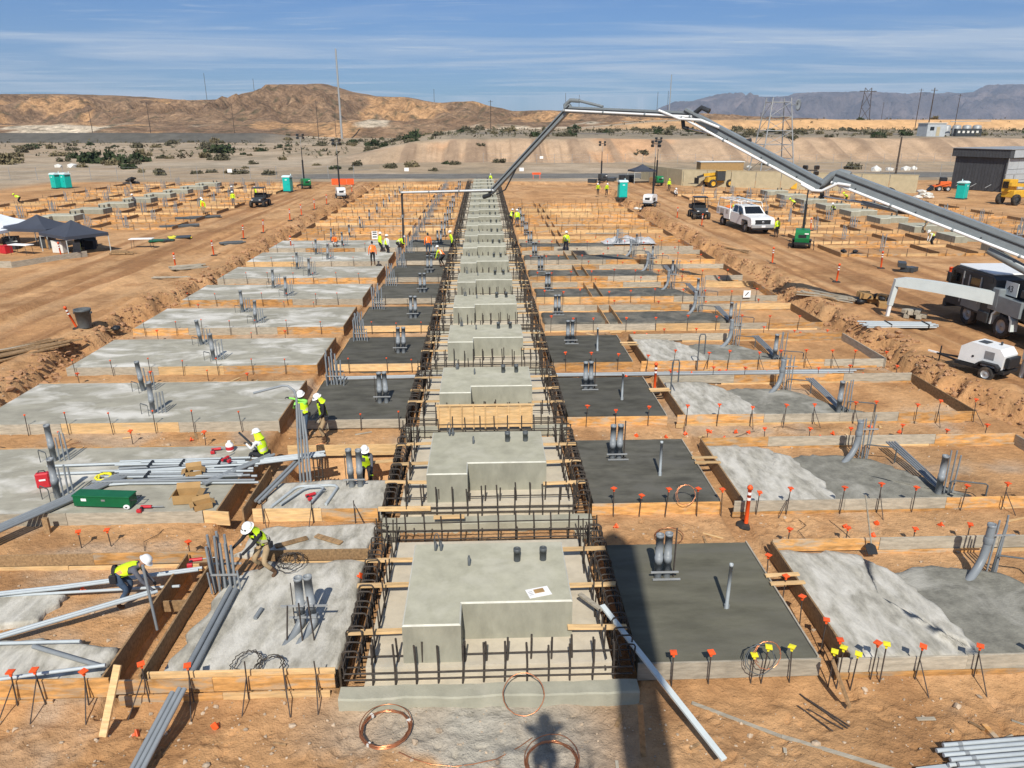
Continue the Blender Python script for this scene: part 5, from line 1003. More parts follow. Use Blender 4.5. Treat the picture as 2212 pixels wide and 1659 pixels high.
glass(t, [(-1.1, 5.58, 1.62), (1.1, 5.58, 1.62), (1.05, 5.42, 2.48), (-1.05, 5.42, 2.48)], 'windscreen', 'glass_dark'); MB().box((0, 5.75, .68), (2.45, .3, .42), ch=.05).build('bumper', 'charcoal', t); [MB().box((s * .95, 5.91, .7), (.3, .02, .18)).build('headlight', 'headlamp', t) for s in (-1, 1)]
MB().box((0, -.5, .95), (1.1, 11.5, .32)).build('chassis', 'black_plastic', t); MB().box((0, -.2, 1.45), (2.3, 2.6, .7)).build('deck', 'black_plastic', t)
for y in (3.75, 1.2, -4.2, -5.6):
    for x in (-1.08, 1.08): wheel(t, x, y, .56, .36, rim='steel_grey')
for s in (-1, 1): MB().extr([(.55, .5), (.6, .95), (.8, 1.2), (1.6, 1.2), (1.85, .95), (1.9, .5), (1.98, .5), (1.93, 1.0), (1.65, 1.28), (.75, 1.28), (.5, 1.0), (.45, .5)], s * .95, s * 1.28).build('mudguard', 'light_steel', t)
MB().box((-1.15, 1.2, 1.55), (.28, 2.2, .75), ch=.02).build('side_locker', 'boom_grey', t); MB().box((1.15, 1.0, 1.55), (.28, 2.4, .75), ch=.02).build('side_locker', 'boom_grey', t); MB().box((0, -3.8, 1.6), (2.3, 4.2, 1.0), ch=.06).build('pump_body', 'boom_grey', t)
tu = MB().lathe([(.75, 1.7), (.8, 1.9), (.62, 2.1), (.55, 2.9), (.5, 3.3)], n=16).build('turret', 'boom_grey', t); MB().box((0, .1, 3.1), (.7, 1.1, .9), ch=.1).build('turret_head', 'boom_dark', tu)
b = MB(); [b.box((J(.7), .6 + J(.5), 2.0 + J(.25)), (.35, .3, .3), ch=.05) for k in range(6)]; b.build('valve_block', 'charcoal', t); b = MB(); [b.box((-1.0 + .1 * k, -.1 + .3 * k, 2.0 + .1 * k), (.3, .3, .25), ch=.08) for k in range(3)]; b.build('rag_pile', 'off_white', t)
# number plate "43" on the turret cowl
cw = MB().box((-.98, 1.35, 2.3), (.03, .85, .62)).build('cowl', 'light_steel', t)
fc = bpy.data.curves.new('number', 'FONT'); fc.body = '43'; fc.size = .42; fc.extrude = .004; fo = bpy.data.objects.new('number', fc); COL.objects.link(fo); nm_ = bpy.data.meshes.new_from_object(fo.evaluated_get(bpy.context.evaluated_depsgraph_get())); bpy.data.objects.remove(fo); nm_.materials.clear(); nm_.materials.append(MAT['ink']); fo = inst('number', nm_, cw, (-1.0, 1.62, 2.16)); fo.rotation_euler = (R(90), 0, R(-90))
# front outrigger: knee beam and leg
def W(p): return (p[0] - 25.3, p[1] - 31.5, p[2] - ROAD)
a_, b_ = Vector(W((24.1, 33.55, 2.2))), Vector(W((20.98, 36.6, 2.36))); dh = (b_ - a_); sd3 = Vector((-dh.y, dh.x, 0)).normalized() * .15; og = MB(); ring_ = []
for k in range(13):   # arched knee beam, deep at the truck and drawn down into the leg
    u = k / 12; c_ = a_ + dh * u + Vector((0, 0, .06 * math.sin(math.pi * u))); top_ = .27 - .10 * max(0, (u - .88) / .12) ** 2; bot_ = -.34 + .12 * u
    ring_.append([c_ + sd3 + Vector((0, 0, top_)), c_ - sd3 + Vector((0, 0, top_)), c_ - sd3 + Vector((0, 0, bot_)), c_ + sd3 + Vector((0, 0, bot_))])
og.add([tuple(p) for r_ in ring_ for p in r_], [(4 * k + i, 4 * k + (i + 1) % 4, 4 * k + 4 + (i + 1) % 4, 4 * k + 4 + i) for k in range(12) for i in range(4)] + [(3, 2, 1, 0), (48, 49, 50, 51)]); o = og.build('outrigger_beam', 'light_steel', t)
for k in range(9):   # hydraulic lines and control blocks round the turret
    x_ = -1.1 + .24 * k; MB().tube([(x_, -.3 + J(.3), 1.75), (x_ * .8 + J(.2), .4 + J(.4), 2.3 + J(.3)), (x_ * .4, .9 + J(.3), 2.6 + J(.3)), (x_ * .2, .3, 3.3)], .035, 6).build('hydraulic_line', 'black_plastic', t)
for k in range(3): MB().box((-1.12 + .1 * (k % 2), -.6 + .42 * k, 2.05 + .12 * (k % 3)), (.22, .3, .34), ch=.03).build('control_box', ('charcoal', 'steel_grey', 'boom_dark')[k % 3], t)
MB().box((-1.26, 2.5, .72), (.1, .8, .5), ch=.03).build('step_box', 'charcoal', t); MB().lathe([(.3, -.5), (.3, .5)], (-1.05, -1.6, .95), n=14, axis='y').build('air_tank', 'steel_grey', t)
MB().bar(Vector(W((21.0, 36.58, 2.5))), Vector(W((20.9, 36.72, 1.1))), .24, .24, ch=.02).build('leg', 'light_steel', o); MB().bar(Vector(W((20.92, 36.7, 1.3))), Vector(W((20.88, 36.74, .5))), .16, .16, ch=.02).build('leg_ram', 'white_paint', o); MB().box(W((20.88, 36.74, .49)), (.5, .5, .08)).build('foot_pad', 'wood_dark', o); MB().box(W((24.2, 33.4, 2.2)), (.4, .5, .95), ch=.04).build('hinge', 'boom_grey', o)
# boom sections in the vertical plane through turret and pour
BJ = [(25.6, 31.3, 4.1), (18.0, 38.12, 7.42), (17.25, 38.79, 7.05), (11.75, 43.77, 10.38), (5.35, 49.57, 10.78), (.66, 53.82, 5.5), (-6.28, 60.1, 4.83)]
side = Vector((BJ[0][1] - BJ[-1][1], -(BJ[0][0] - BJ[-1][0]), 0)).normalized()   # towards the near side of the boom plane
def boom(i0, i1, h0, h1, wd, nm, pipe_r=.07, drop=.12, pipe=True, ext=(0, 0)):
    p, q = Vector(BJ[i0]), Vector(BJ[i1]); d = (q - p).normalized(); p = p - d * ext[0]; q = q + d * ext[1]; up_ = side.cross(d); up_ = up_ if up_.z > 0 else -up_
    vs2 = []
    for c_, h_ in ((p, h0), (p + (q - p) * .5, (h0 + h1) / 2), (q, h1)):
        for sx, sz in ((-1, -1), (1, -1), (1, 1), (-1, 1)): vs2.append(tuple(c_ + side * (sx * wd / 2) + up_ * (sz * h_ / 2) - Vector((25.3, 31.5, ROAD))))
    b = MB(); b.add(vs2, [(0, 1, 5, 4), (1, 2, 6, 5), (2, 3, 7, 6), (3, 0, 4, 7), (4, 5, 9, 8), (5, 6, 10, 9), (6, 7, 11, 10), (7, 4, 8, 11), (3, 2, 1, 0), (8, 9, 10, 11)]); o = b.build(nm, 'boom_grey', t)
    off = side * (wd / 2 + .12) - up_ * drop
    if pipe:
        pa, pb = p + off - Vector((25.3, 31.5, ROAD)), q + off - Vector((25.3, 31.5, ROAD)); MB().tube([pa, pb], pipe_r, 10).build('concrete_pipe', 'white_paint', o)
        L = (pb - pa).length; nn = max(2, int(L / 2.6))
        for k in range(nn + 1): c_ = pa + (pb - pa) * (k / nn * .98 + .01); MB().tube([c_ - d * .05, c_ + d * .05], pipe_r * 1.35, 10).build('pipe_clamp', 'boom_grey', o)
        for u in (.15, .4, .65, .9): MB().bar(pa + (pb - pa) * u, pa + (pb - pa) * u - off * .6, .05, .05).build('pipe_bracket', 'boom_dark', o)
    hs = MB(); o2 = -off * .75 + up_ * (max(h0, h1) * .15); hs.tube([p + side * (wd / 2 + .02) + up_ * h0 * .12 - Vector((25.3, 31.5, ROAD)), q + side * (wd / 2 + .02) + up_ * h1 * .12 - Vector((25.3, 31.5, ROAD))], .045, 6); hs.build('hydraulic_hose', 'boom_dark', o)
    return o, d, up_
boom(0, 1, .74, .58, .46, 'boom_base_section', drop=.34, ext=(1.2, .2)); boom(2, 3, .50, .42, .36, 'boom_second_section', drop=.30, ext=(.2, .5)); boom(3, 4, .42, .38, .32, 'boom_third_section', drop=.06, ext=(.1, .1)); boom(4, 5, .36, .34, .28, 'boom_fourth_section', pipe=False, ext=(.3, .2)); boom(5, 6, .22, .16, .2, 'boom_tip_section', drop=-.02, ext=(.2, .1))
O = Vector((25.3, 31.5, ROAD))
def L3(*pts): return [Vector(p) - O for p in pts]
MB().tube(L3((18.35, 37.8, 7.5), (18.0, 38.12, 7.62), (17.7, 38.4, 7.45), (17.45, 38.6, 7.1), (17.25, 38.79, 6.95)), .2, 8).build('elbow_link', 'boom_grey', t)
MB().tube([p + side * .42 for p in L3((18.5, 37.65, 7.05), (18.05, 38.05, 7.12), (17.75, 38.35, 6.9), (17.5, 38.56, 6.72), (17.15, 38.88, 6.72), (16.7, 39.28, 7.0))], .078, 10).build('pipe_bend', 'white_paint', t)
MB().tube(L3((17.44, 38.62, 6.42), (18.94, 37.26, 6.22)), .05, 8).build('ram_rod', 'chrome', t); MB().tube(L3((18.9, 37.3, 6.22), (20.38, 35.96, 5.93)), .13, 10).build('ram_barrel', 'boom_grey', t); MB().tube(L3((20.2, 36.1, 5.95), (20.75, 35.6, 5.95), (21.2, 35.2, 6.0)), .16, 6).build('ram_bracket', 'boom_dark', t); MB().tube(L3((17.44, 38.62, 6.3), (17.4, 38.66, 6.9), (17.9, 38.2, 7.35)), .12, 6).build('elbow_lever', 'boom_dark', t)
MB().tube(L3((23.2, 33.4, 4.5), (24.9, 31.9, 3.4)), .2, 10).build('lift_ram', 'boom_grey', t)
MB().tube(L3((11.33, 44.15, 10.15), (11.38, 44.1, 9.75), (11.6, 43.9, 9.68)), .12, 7).build('elbow_lever', 'boom_dark', t); MB().tube(L3((11.46, 44.04, 9.72), (12.7, 42.92, 9.4)), .045, 7).build('ram_rod', 'chrome', t); MB().tube(L3((12.6, 43.0, 9.42), (14.0, 41.75, 9.02), (14.4, 41.4, 9.12)), .1, 8).build('ram_barrel', 'boom_dark', t); MB().tube(L3((11.75, 43.77, 10.4), (12.13, 43.42, 10.78), (12.5, 43.1, 10.6)), .14, 7).build('elbow_link', 'boom_dark', t)
MB().tube([p + side * .36 for p in L3((10.31, 45.08, 10.66), (11.32, 44.16, 10.2), (12.27, 43.3, 10.14), (13.11, 42.54, 9.75))], .07, 10).build('pipe_bend', 'white_paint', t)
MB().tube(L3((5.24, 49.66, 10.5), (5.2, 49.7, 11.05), (5.5, 49.43, 11.32), (6.0, 48.98, 11.28)), .13, 8).build('elbow_link', 'boom_grey', t); MB().tube(L3((6.0, 48.98, 11.28), (7.3, 47.8, 10.92)), .085, 8).build('ram_barrel', 'boom_grey', t); MB().tube(L3((5.5, 49.43, 10.6), (5.35, 49.57, 11.1)), .1, 6).build('elbow_lever', 'boom_dark', t)
MB().tube(L3((2.2, 52.4, 7.0), (1.5, 53.1, 5.6), (.9, 53.6, 5.25)), .05, 6).build('hanging_hose', 'boom_dark', t)
MB().tube(L3((.66, 53.82, 5.6), (.4, 54.0, 5.15), (.0, 54.4, 5.0)), .16, 7).build('elbow_link', 'boom_dark', t)
MB().tube(L3((-6.2, 60.0, 4.85), (-6.38, 60.12, 4.8), (-6.44, 60.18, 4.6), (-6.46, 60.2, 2.4), (-6.5, 60.1, .75)), [.08, .085, .085, .08, .085], 10).build('end_hose', 'boom_dark', t); MB().lathe([(.1, -.12), (.1, .12)], Vector((-6.46, 60.2, 3.0)) - O, n=10).build('hose_coupling', 'steel_grey', t)

# --- portable toilets
def toilet(loc, rz, lab, door='teal'):
    t = thing('portable_toilet', lab, 'portable toilet', loc, rz, 'teal portable toilets'); MB().box((0, 0, 1.12), (1.1, 1.1, 2.0), ch=.06).build('cabin', 'teal', t); MB().box((0, 0, .08), (1.16, 1.16, .14)).build('skid', 'charcoal', t)
    d_ = MB().box((0, -.56, 1.1), (.74, .03, 1.75), ch=.02).build('door', 'teal', t); MB().box((.28, -.585, 1.1), (.05, .02, .12)).build('handle', 'charcoal', d_); MB().box((0, -.578, 1.75), (.3, .012, .12)).build('sign_plate', 'teal_roof', d_)
    b = MB(); b.extr([(-.6, 2.1), (-.6, 2.2), (-.3, 2.34), (.3, 2.34), (.6, 2.2), (.6, 2.1)], -.6, .6); b.build('roof', 'teal_roof', t); [MB().box((s * .56, 0, 1.9), (.02, .8, .16)).build('vent', 'charcoal', t) for s in (-1, 1)]; MB().tube([(.4, .4, 2.2), (.4, .4, 2.55)], .05, 6).build('vent_pipe', 'teal_roof', t); return t
toilet((-65.4, 119.7, ROAD), -.5, 'left one of two teal toilets at the far left'); toilet((-64.0, 119.9, ROAD), -.5, 'right one of two teal toilets at the far left'); toilet((-28.5, 112.5, ROAD), -.15, 'teal toilet by the haul road next to the green light tower'); toilet((18.55, 101.4, ROAD), .1, 'teal toilet standing behind the white light tower'); toilet((63.0, 98.2, ROAD), .6, 'teal toilet in front of the dark building')

# --- canopies
def canopy(loc, rz, w_, d_, h_, mat, lab, rise=.95):
    t = thing('canopy', lab, 'canopy', loc, rz); x, y = w_ / 2, d_ / 2; pk = (0, 0, h_ + rise); c = [(-x, -y, h_), (x, -y, h_), (x, y, h_), (-x, y, h_)]; K = 6; b = MB()
    for i in range(4):
        a_, b_ = Vector(c[i]), Vector(c[(i + 1) % 4]); g_ = []
        for r_ in range(K + 1):
            u = r_ / K
            for s in range(K + 1): q = (a_ + (b_ - a_) * (s / K)) * (1 - u) + Vector(pk) * u; q.z -= .16 * math.sin(math.pi * u) * (1 - .4 * abs(s / K - .5)); g_.append(tuple(q))
        b.add(g_, [(r_ * (K + 1) + s, r_ * (K + 1) + s + 1, (r_ + 1) * (K + 1) + s + 1, (r_ + 1) * (K + 1) + s) for r_ in range(K) for s in range(K)], smooth=True)
        b.add([tuple(a_), tuple(b_), tuple(b_ - Vector((0, 0, .24))), tuple(a_ - Vector((0, 0, .24)))], [(3, 2, 1, 0)])
    b.build('fabric_roof', mat, t)
    for p in c: MB().bar((p[0] * .98, p[1] * .98, 0), (p[0] * .98, p[1] * .98, h_ - .02), .045, .045).build('leg', 'light_steel', t)
    b = MB(); [b.bar((c[i][0] * .98, c[i][1] * .98, h_ - .3), (c[(i + 1) % 4][0] * .98, c[(i + 1) % 4][1] * .98, h_ - .05), .025, .025) for i in range(4)]; b.build('truss', 'light_steel', t); return t
canopy((-32.0, 59.6, ROAD), R(-38), 4.4, 3.2, 1.5, 'tent_dark', 'dark blue canopy beside the haul road, right one'); canopy((-36.2, 62.5, ROAD), R(-14), 4.2, 3.2, 1.6, 'tent_dark', 'dark blue canopy between the white one and the road'); canopy((-40.6, 64.0, ROAD), R(-8), 4.2, 3.4, 1.7, 'tent_white', 'white canopy at the left edge behind the dark ones'); canopy((-40.2, 60.2, ROAD), R(-8), 4.0, 3.0, 1.5, 'tent_white', 'white canopy cut by the left edge'); canopy((26.6, 128.0, ROAD), .2, 4.0, 3.0, 2.1, 'tent_dark', 'dark canopy far back beside the tan wall')

# --- yellow machines in the distance
t = thing('telehandler', 'yellow telehandler parked before the tan wall', 'telehandler', (36.9, 119.2, ROAD), R(100))
b = MB(); b.extr([(-2.3, .7), (-2.35, 1.5), (-1.7, 2.0), (-.6, 1.75), (2.0, 1.5), (2.1, .8)], -.6, .6); b.build('body', 'yellow_paint', t); MB().box((.75, .1, 1.4), (.75, 1.5, .9), ch=.08).build('engine_cover', 'black_plastic', t); MB().box((-.75, .1, 1.75), (.75, 1.4, 1.5), ch=.06).build('cab', 'charcoal', t); MB().box((-.75, .1, 2.52), (.85, 1.5, .06)).build('cab_roof', 'yellow_paint', t)
bm = MB().bar((0, -2.0, 2.2), (0, 2.6, 1.85), .34, .42).build('boom', 'yellow_paint', t); MB().bar((0, 2.4, 1.85), (0, 3.6, 1.5), .26, .32).build('boom_extension', 'boom_dark', bm); MB().box((0, 3.7, 1.0), (1.4, .1, .9)).build('carriage', 'black_plastic', t); [MB().box((s * .4, 4.3, .58), (.13, 1.1, .05)).build('fork', 'charcoal', t) for s in (-1, 1)]
for x in (-1.05, 1.05): wheel(t, x, 1.4, .62, .42, rim='yellow_paint'); wheel(t, x, -1.5, .62, .42, rim='yellow_paint')
t = thing('track_loader', 'yellow tracked loader before the right end of the tan wall', 'loader', (48.9, 114.6, ROAD), R(80))
for s in (-1, 1): MB().extr([(-1.1, .1), (-1.2, .4), (-.9, .75), (.9, .75), (1.2, .4), (1.0, .05)], s * .55, s * .95).build('track', 'black_plastic', t)
MB().box((0, -.35, 1.1), (1.1, 1.6, .8), ch=.06).build('body', 'yellow_paint', t); MB().box((0, .1, 1.75), (1.0, 1.2, .7), ch=.05).build('cab', 'black_plastic', t); MB().box((0, .05, 2.14), (1.1, 1.35, .08)).build('cab_roof', 'yellow_paint', t); [MB().bar((s * .72, -1.0, 1.7), (s * .72, 1.5, .7), .14, .26).build('lift_arm', 'yellow_paint', t) for s in (-1, 1)]; MB().extr([(1.4, .1), (2.2, .1), (2.25, .25), (1.6, .9), (1.4, .95)], -.9, .9).build('bucket', 'yellow_paint', t)
t = thing('rough_forklift', 'yellow rough-terrain forklift cut by the right edge', 'forklift', (65.6, 91.4, ROAD), R(-70))
MB().box((0, -.2, 1.35), (1.7, 3.0, .9), ch=.08).build('body', 'yellow_paint', t); MB().box((-.3, -1.2, 2.3), (1.0, 1.4, 1.5), ch=.06).build('cab', 'yellow_paint', t); MB().box((-.3, -1.93, 2.4), (.7, .02, .8)).build('rear_window', 'glass_dark', t); MB().bar((.45, -2.2, 2.5), (.45, 2.6, 2.2), .35, .4).build('boom', 'yellow_paint', t); [wheel(t, x, y, .68, .45, rim='charcoal') for x in (-1.0, 1.0) for y in (-1.4, 1.4)]
t = thing('compact_loader', 'small orange machine before the dark building', 'loader', (68.0, 110.8, ROAD), R(70)); MB().box((0, -.2, 1.0), (1.2, 1.5, .8), ch=.08).build('body', 'orange_machine', t); MB().box((0, .1, 1.6), (1.0, .9, .7), ch=.05).build('cab', 'black_plastic', t); [MB().bar((s * .68, -.9, 1.3), (s * .68, 1.4, .6), .12, .2).build('lift_arm', 'orange_machine', t) for s in (-1, 1)]; MB().extr([(1.3, .1), (2.0, .1), (1.5, .7), (1.3, .7)], -.8, .8).build('bucket', 'black_plastic', t); [wheel(t, x, y, .38, .28) for x in (-.75, .75) for y in (-.6, .55)]

# ------------------------------------------------------------------ people
tmp_scene = bpy.data.scenes.new('bench')
def ik(a, c, l1, l2, hint):
    a, c = Vector(a), Vector(c); d = c - a; L = min(d.length, (l1 + l2) * .995)
    if d.length > 1e-6: c = a + d.normalized() * L
    x = (l1 * l1 - l2 * l2 + L * L) / (2 * L); h = math.sqrt(max(0, l1 * l1 - x * x)); dn = d.normalized(); hv = Vector(hint); hv = (hv - dn * hv.dot(dn)).normalized()
    return a + dn * x + hv * h, c
def head_mesh(b, c, fwd, up_, skin_i, eye_i):
    """skull with brow, nose, chin and ears"""
    rt_ = fwd.cross(up_).normalized(); n, m_ = 14, 10; vs = []
    for j in range(m_ + 1):
        ph = math.pi * j / m_; z = math.cos(ph)
        for i in range(n):
            th = 6.283185 * i / n; x = math.sin(ph) * math.sin(th) * .076; y = math.sin(ph) * math.cos(th) * .096
            if z < 0: x *= 1 + .32 * z; y *= 1 + .10 * z
            f_ = max(0, math.cos(th)) ** 10 * math.sin(ph)
            y += .026 * f_ * math.exp(-((z + .12) / .16) ** 2) + .008 * f_ * math.exp(-((z + .55) / .12) ** 2) - .006 * math.exp(-((z - .08) / .1) ** 2) * f_
            x += (1 if x > 0 else -1) * .012 * max(0, abs(math.sin(th))) ** 14 * math.exp(-((z + .05) / .22) ** 2)
            vs.append(c + rt_ * x + fwd * y + up_ * (z * .122))
    fs = []; ms = []
    for j in range(m_):
        for i in range(n): fs.append((j * n + i, j * n + (i + 1) % n, (j + 1) * n + (i + 1) % n, (j + 1) * n + i)); ms.append(eye_i if (j == 4 and i in (1, n - 2)) else skin_i)
    k = len(b.v); b.add(vs, fs, skin_i, True)
    for q, mm in enumerate(ms): b.m[len(b.m) - len(ms) + q] = mm
def person(loc, rz, label, hip=(0, 0, .93), lean=6, feet=((-.11, .03), (.11, -.04)), hands=None, head=0.0, turn=0.0, shirt='grey_cloth', pants='denim', vest='hivis', helmet='helmet_white', stripe='stripe', hood=None, sleeves=True, fingers=False, knee=(0, 1, 0), footz=0.0, scale=1.0, elbow=None, group='construction workers'):
    t = thing('person', label, 'person', loc, rz, group); t.scale = (scale,) * 3
    a = R(lean); P = Vector(hip); dr = Vector((0, math.sin(a), math.cos(a))); fw_ = Vector((0, math.cos(a), -math.sin(a)))
    chest = P + dr * .36; neck = P + dr * .53; ha = R(lean * .55 + head); hd = Vector((math.sin(turn) * .0, math.sin(ha), math.cos(ha))); hc = neck + hd * .155; hf = Vector((math.sin(turn), math.cos(turn) * math.cos(ha), -math.sin(ha))).normalized(); hu = (hd - hf * hd.dot(hf)).normalized()
    V_, E_, Rd, Bn = [], [], [], []
    def v(p, r, bone): V_.append(tuple(p)); Rd.append(r if isinstance(r, tuple) else (r, r)); Bn.append(bone); return len(V_) - 1
    def e(i, j): E_.append((i, j))
    p0 = v(P, (.150, .115), 'pants'); p1 = v(P + dr * .18, (.140, .105), 'shirt'); p2 = v(chest, (.165, .118), 'shirt'); p3 = v(neck - dr * .04, (.085, .075), 'shirt'); p4 = v(neck + hd * .05, .052, 'skin'); e(p0, p1); e(p1, p2); e(p2, p3); e(p3, p4)
    hands = hands or ((-.26, .08, .86), (.26, .06, .85)); wr = []
    for s, H_ in zip((-1, 1), hands):
        sh = chest + dr * .10 + Vector((s * .185, 0, 0)); el, hn = ik(sh, H_, .285, .265, Vector((s * elbow[0], elbow[1], elbow[2])) if elbow else Vector((s * .5, -.8, -.5))); i1 = v(sh, .062, 'shirt'); i2 = v(el, .046, 'shirt' if sleeves else 'skin'); i3 = v(hn, .034, 'shirt' if sleeves else 'skin'); d = (hn - el).normalized(); i4 = v(hn + d * .07, (.042, .026), 'glove'); e(p2, i1); e(i1, i2); e(i2, i3); e(i3, i4); wr.append((hn + d * .08, d, s))
        if not fingers: i5 = v(hn + d * .15, (.036, .02), 'glove'); e(i4, i5)
    for s, f_ in zip((-1, 1), feet):
        hp = P + Vector((s * .095, 0, -.05)); fz = f_[2] if len(f_) > 2 else footz; an = Vector((f_[0], f_[1], fz + .09)); kn, an = ik(hp, an, .43, .43, knee); i1 = v(hp, .098, 'pants'); i2 = v(kn, .066, 'pants'); i3 = v(an, .052, 'boot'); i4 = v(an + Vector((s * .02, .15, -.045)), (.05, .036), 'boot'); e(p0, i1); e(i1, i2); e(i2, i3); e(i3, i4)
    me = bpy.data.meshes.new('skeleton'); me.from_pydata(V_, E_, []); o = bpy.data.objects.new('skeleton', me); tmp_scene.collection.objects.link(o); md = o.modifiers.new('skin', 'SKIN'); md.use_smooth_shade = True
    for i, r_ in enumerate(Rd): me.skin_vertices[0].data[i].radius = r_
    me.skin_vertices[0].data[0].use_root = True; ss = o.modifiers.new('sub', 'SUBSURF'); ss.levels = 1; ss.render_levels = 1
    
    with bpy.context.temp_override(scene=tmp_scene, view_layer=tmp_scene.view_layers[0]): dg_ = bpy.context.evaluated_depsgraph_get()
    ev = o.evaluated_get(dg_); m2 = bpy.data.meshes.new_from_object(ev); bpy.data.objects.remove(o); bpy.data.meshes.remove(me)
    names = ['skin', shirt, pants, 'glove', 'boot', 'ink']; idx = {'skin': 0, 'shirt': 1, 'pants': 2, 'glove': 3, 'boot': 4}
    segs = [(Vector(V_[i]), Vector(V_[j]), Bn[i], Bn[j]) for i, j in E_]; b = MB(); vv = [x.co.copy() for x in m2.vertices]; fcs = [tuple(p.vertices) for p in m2.polygons]; mats = []; torso = []
    for p in m2.polygons:
        c = p.center; best = (9, None, 0)
        for k, (A, B, ba, bb) in enumerate(segs):
            d = B - A; u = max(0, min(1, (c - A).dot(d) / max(d.length_squared, 1e-9))); q = (c - (A + d * u)).length
            if q < best[0]: best = (q, k, u)
        A, B, ba, bb = segs[best[1]]; mats.append(idx[bb if best[2] > .55 else ba])
        if best[1] in (0, 1, 2) or (best[1] in (4, 8) and best[2] < .62): 
            h_ = (c - P).dot(dr)
            if .02 < h_ < .52: torso.append(tuple(p.vertices))
    b.add(vv, fcs, 0, True); b.m = mats
    head_mesh(b, hc, hf, hu, 0, 5)
    if fingers:
        for w_, d, s in wr:
            sd_ = d.cross(Vector((0, 0, 1))).normalized() if abs(d.z) < .95 else Vector((1, 0, 0)); cu = d.cross(sd_).normalized(); cu = cu if cu.z < 0 else -cu
            for k, l in enumerate((.072, .082, .078, .062)): q = w_ + sd_ * (-.027 + .018 * k); b.tube([q - d * .02, q + d * l * .5, q + d * l * .8 + cu * .02, q + d * l * .85 + cu * .045], [.010, .010, .009, .007], 5, 3)
            q = w_ + sd_ * (-s * .03) - d * .04; b.tube([q, q + d * .03 - sd_ * s * .03, q + d * .06 - sd_ * s * .025], [.012, .011, .008], 5, 3)
    b.build('body', names, t)
    nr = [x.normal.copy() for x in m2.vertices]
    if vest:
        ids = sorted({i for f in torso for i in f}); mp = {i: k for k, i in enumerate(ids)}; vb = MB(); vb.add([tuple(vv[i] + nr[i] * .022) for i in ids], [tuple(mp[i] for i in f) for f in torso], 0, True)
        for q, f in enumerate(torso):
            c = sum((vv[i] for i in f), Vector()) / len(f); h_ = (c - P).dot(dr); x = abs(c.x)
            vb.m[q] = 1 if (.14 < h_ < .20) or (h_ > .2 and .075 < x < .115) else 0
        vb.build('vest', [vest, stripe], t)
    if helmet:
        hb = MB(); n = 16; rt_ = hf.cross(hu).normalized(); c = hc + hu * .028; vs2 = []; prof = [(.136, -.004), (.112, .0), (.112, .035), (.102, .075), (.078, .108), (.04, .126), (.0, .13)]
        for j, (r_, z) in enumerate(prof):
            for i in range(n):
                th = 6.283 * i / n; rr_ = r_ * (1 + .12 * abs(math.cos(th))) * (1 + (.22 * max(0, math.cos(th)) if j == 0 else 0)); vs2.append(tuple(c + rt_ * (rr_ * .98 * math.sin(th)) + hf * (rr_ * math.cos(th)) + hu * z))
        hb.add(vs2, [(j * n + i, j * n + (i + 1) % n, (j + 1) * n + (i + 1) % n, (j + 1) * n + i) for j in range(len(prof) - 1) for i in range(n)], 0, True); ho = hb.build('helmet', helmet, t)
        if hood == 'dots': [MB().lathe([(.026, -.006), (.026, .006)], tuple(c + hf * .108 + rt_ * (.04 * s) + hu * .055), n=10, axis='y').build('helmet_mark', 'ink', ho) for s in (-1, 1)]
        if hood in ('neck', 'dots'):
            nb = MB(); vs3 = []
            for j, (r_, z) in enumerate(((.115, .02), (.12, -.08), (.14, -.18), (.17, -.24))):
                for i in range(9): th = math.pi * (.42 + 1.16 * i / 8); vs3.append(tuple(c + rt_ * (r_ * math.sin(th)) + hf * (r_ * math.cos(th)) + hu * z))
            nb.add(vs3, [(j * 9 + i, j * 9 + i + 1, (j + 1) * 9 + i + 1, (j + 1) * 9 + i) for j in range(3) for i in range(8)], 0, True); nb.build('neck_shade', 'hivis', t)
    elif hood == 'hair': hb = MB(); head_mesh(hb, hc + hu * .014 - hf * .012, hf, hu, 0, 0); hb.build('hair', 'ink', t)
    if fingers:
        tb = MB(); n = 14; rt0 = Vector((1, 0, 0)); c0 = P + dr * .03
        rg_ = [[tuple(c0 + rt0 * (.172 * math.sin(6.283 * i / n)) + fw_ * (.142 * math.cos(6.283 * i / n)) + dr * h_) for i in range(n)] for h_ in (-.03, .03)]
        tb.add(rg_[0] + rg_[1], [(i, (i + 1) % n, n + (i + 1) % n, n + i) for i in range(n)], 0, True); tb.box(tuple(c0 + Vector((.19, -.02, -.07))), (.06, .14, .2), ch=.015); tb.box(tuple(c0 + Vector((-.19, -.02, -.06))), (.06, .12, .16), ch=.015); tb.build('tool_belt', 'dark_cloth', t)
    bpy.data.meshes.remove(m2); return t
STAND = dict()
# nearest workers
person((-7.95, 14.0, .03), R(-78), 'worker in grey sleeves and yellow vest bending over the trench, white hard hat', hip=(0, -.1, .86), lean=82, feet=((-.12, -.02), (.13, -.12)), hands=((-.2, .62, .30), (.2, .72, .26)), head=4, shirt='grey_cloth', pants='denim', stripe='stripe_orange', fingers=True, knee=(0, 1, .2))
person((-5.15, 15.05, .12), R(150), 'worker in black sleeves stooping over the upright conduits, dotted hard hat', hip=(.0, -.02, .80), lean=38, feet=((-.30, .02), (.18, -.05)), hands=((.12, .52, .72), (.42, .50, .80)), head=8, shirt='dark_cloth', pants='khaki', hood='dots', fingers=True, helmet='helmet_white')
person((-6.78, 20.75, .10), R(72), 'seated worker in white sleeves with yellow neck shade holding a dark tool', hip=(0, -.05, .44), lean=16, feet=((-.14, .46, -.06), (.16, .40, -.06)), hands=((-.1, .46, .72), (.16, .42, .66)), head=10, shirt='light_cloth', pants='dark_cloth', hood='neck', fingers=True)
